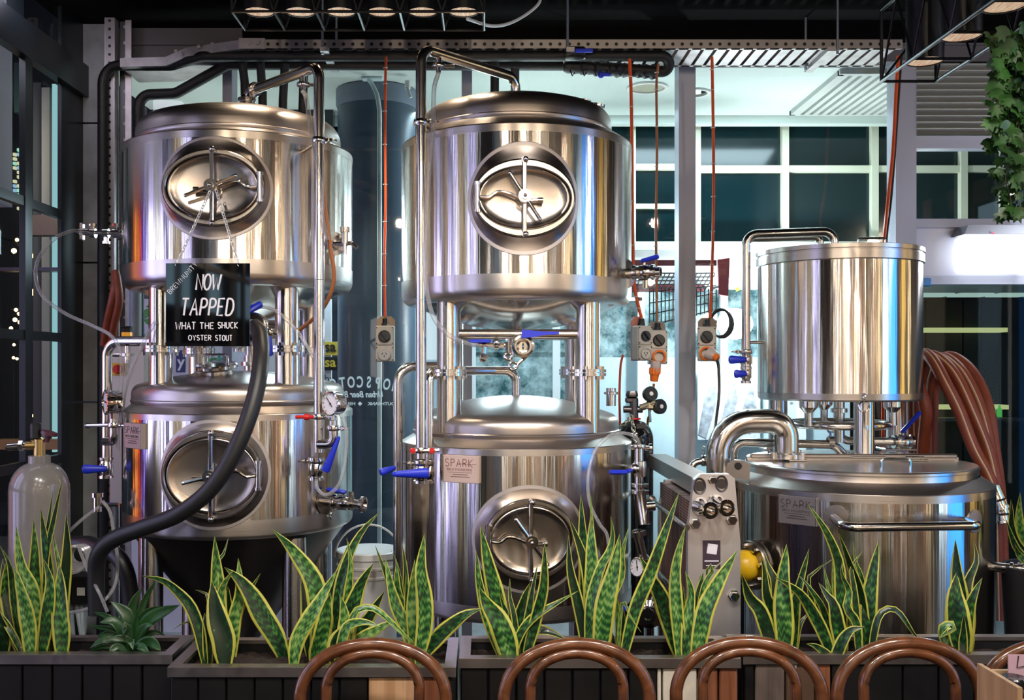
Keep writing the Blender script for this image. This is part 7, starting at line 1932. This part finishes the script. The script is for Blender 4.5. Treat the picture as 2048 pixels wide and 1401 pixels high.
# ================================================================== CHAIRS AND TABLE
BENT = wood('bentwood', (.055,.018,.007), (.14,.048,.017), .24, (14, 14, 14), coat=.6, bump=0)
TABW = wood('table_oak', (.20,.10,.045), (.34,.18,.085), .4, (2, 24, 24))
yb_ = 2.88
def make_chair(label):
    """bentwood chair: double hoop back, round seat, four legs, ring; back at y = 0, facing -y"""
    t = thing('bentwood_chair', (0, 0, 0), label, 'chair', 'bentwood chairs along the table')
    def hoop(hw, zt, hwb, zb, lean, r, name, ysh=0.0):
        pts = []
        zc = zt - hw * .78
        for k in range(25):
            a = PI * k / 24
            pts.append(Vector((-hw * math.cos(a), ysh, zc + (zt - zc) * math.sin(a) ** .85)))
        pts = [Vector((-hwb, ysh, zb)), Vector((-hw * .985, ysh, (zb + zc) / 2))] + pts + [Vector((hw * .985, ysh, (zb + zc) / 2)), Vector((hwb, ysh, zb))]
        pts = [Vector((p.x, p.y - (.93 - p.z) * lean if False else p.y - max(0, (.86 - p.z)) * lean, p.z)) for p in pts]
        return MB().tube(spline(pts, 2), r, 14).build(name, BENT, t, sharp=80)
    hoop(.209, .853, .19, .44, .10, .0185, 'outer_hoop')
    hoop(.133, .828, .115, .46, .10, .0155, 'inner_hoop', -.004)
    MB().lathe([(0, .435), (.19, .435), (.205, .445), (.205, .462), (.195, .468), (0, .462)], (0, -.21, 0), seg=48).build('seat', BENT, t)
    for sx, sy in ((-1, 0), (1, 0), (-1, 1), (1, 1)):
        a = Vector((sx * (.18 if sy == 0 else .15), -.04 if sy == 0 else -.35, .445)); b = Vector((sx * (.20 if sy == 0 else .185), .02 if sy == 0 else -.39, 0))
        MB().tube([a, a.lerp(b, .5), b], .014, 12, rs=[.017, .015, .012]).build('leg', BENT, t)
    MB().torus((0, -.2, .22), (0,0,1), .165, .010, 40, 8).build('leg_ring', BENT, t)
    return t
chs = [(747, 0, 'bentwood chair in front of the planter with the pine board', yb_), (1152, R(2), 'bentwood chair below the lower middle tank hatch', yb_), (1496, R(-3), 'bentwood chair in front of the cream and red planter boards', yb_ + .02), (1814, R(1), 'bentwood chair at the right before the black planter boards', yb_ + .01), (2116, R(-6), 'bentwood chair cut by the right edge behind the small wooden box', yb_)]
c0 = make_chair(chs[0][2])
for i, (px, rz, lab, y) in enumerate(chs):
    x = (px - CX) / F * y
    if i == 0: c0.location = (x, y, 0)
    else: dup(c0, (x, y, 0), rz, lab)
tb = thing('dining_table', (.5, 2.2, 0), 'long wooden dining table along the bottom edge of the picture', 'table')
x0, x1 = -1.0, 2.2
MB().rbox(((x0+x1)/2, 2.25, .732), (x1 - x0, .90, .036), .004).build('tabletop', TABW, tb)
for x in (x0 + .1, x1 - .1):
    for y in (1.9, 2.6): MB().rbox((x, y, .357), (.07, .07, .714), .004).build('leg', BLKMET, tb)
# caddy, bottle and card on the table at the right
cd_ = thing('wooden_caddy', tuple(P(2030, 1460, 2.5)), 'small pale wooden caddy on the table at the bottom right corner', 'caddy')
a = P(1969, 1354, 2.58); x0 = a.x; z1 = P(0, 1356, 2.5).z
m = MB().bx(x0, x0 + .012, 2.42, 2.62, .7505, z1).bx(x0 + .2, x0 + .212, 2.42, 2.62, .7505, z1 - .02).bx(x0 + .012, x0 + .2, 2.608, 2.62, .7505, z1 - .015).bx(x0 + .012, x0 + .2, 2.42, 2.432, .7505, z1 - .03).bx(x0 + .012, x0 + .2, 2.432, 2.608, .7505, .758)
m.build('box', wood('caddy_wood', (.30,.19,.10), (.45,.30,.17)), cd_)
q = P(2027, 1362, 2.52)
bt = thing('sauce_bottle', (q.x, 2.52, .759), 'dark sauce bottle with a black lid standing in the wooden caddy', 'bottle')
MB().lathe([(0,.759),(.032,.759),(.034,.765),(.034,q.z-.02),(.030,q.z-.012)], (q.x, 2.52, 0), seg=28).build('bottle_body', mat('sauce_brown', (.035,.018,.012), .25), bt)
MB().lathe([(.030,q.z-.014),(.033,q.z-.012),(.033,q.z+.006),(.029,q.z+.010),(0,q.z+.010)], (q.x, 2.52, 0), seg=28).build('lid', mat('lid_black', (.008,.009,.012), .2), bt)
q = P(2026, 1400, 2.56)
mc = thing('menu_card', (q.x + .05, 2.585, .7585), 'pink menu card standing in the caddy at the bottom right edge', 'card')
zt = P(0, 1310, 2.585).z
cb2 = MB().bx(q.x, q.x + .11, 2.583, 2.586, .759, zt).build('sheet', mat('card_pink', (.50,.33,.40), .6), mc)
m = MB(); e0 = P(2034, 1336, 2.582)
m.tube([e0 + Vector((.004,0,.03)), e0, e0 + Vector((.022,0,.004))], .0016, 6)
m.build('lettering', INKB, cb2)
print('OBJECTS', len(S.objects), 'MESHES', len(bpy.data.meshes))
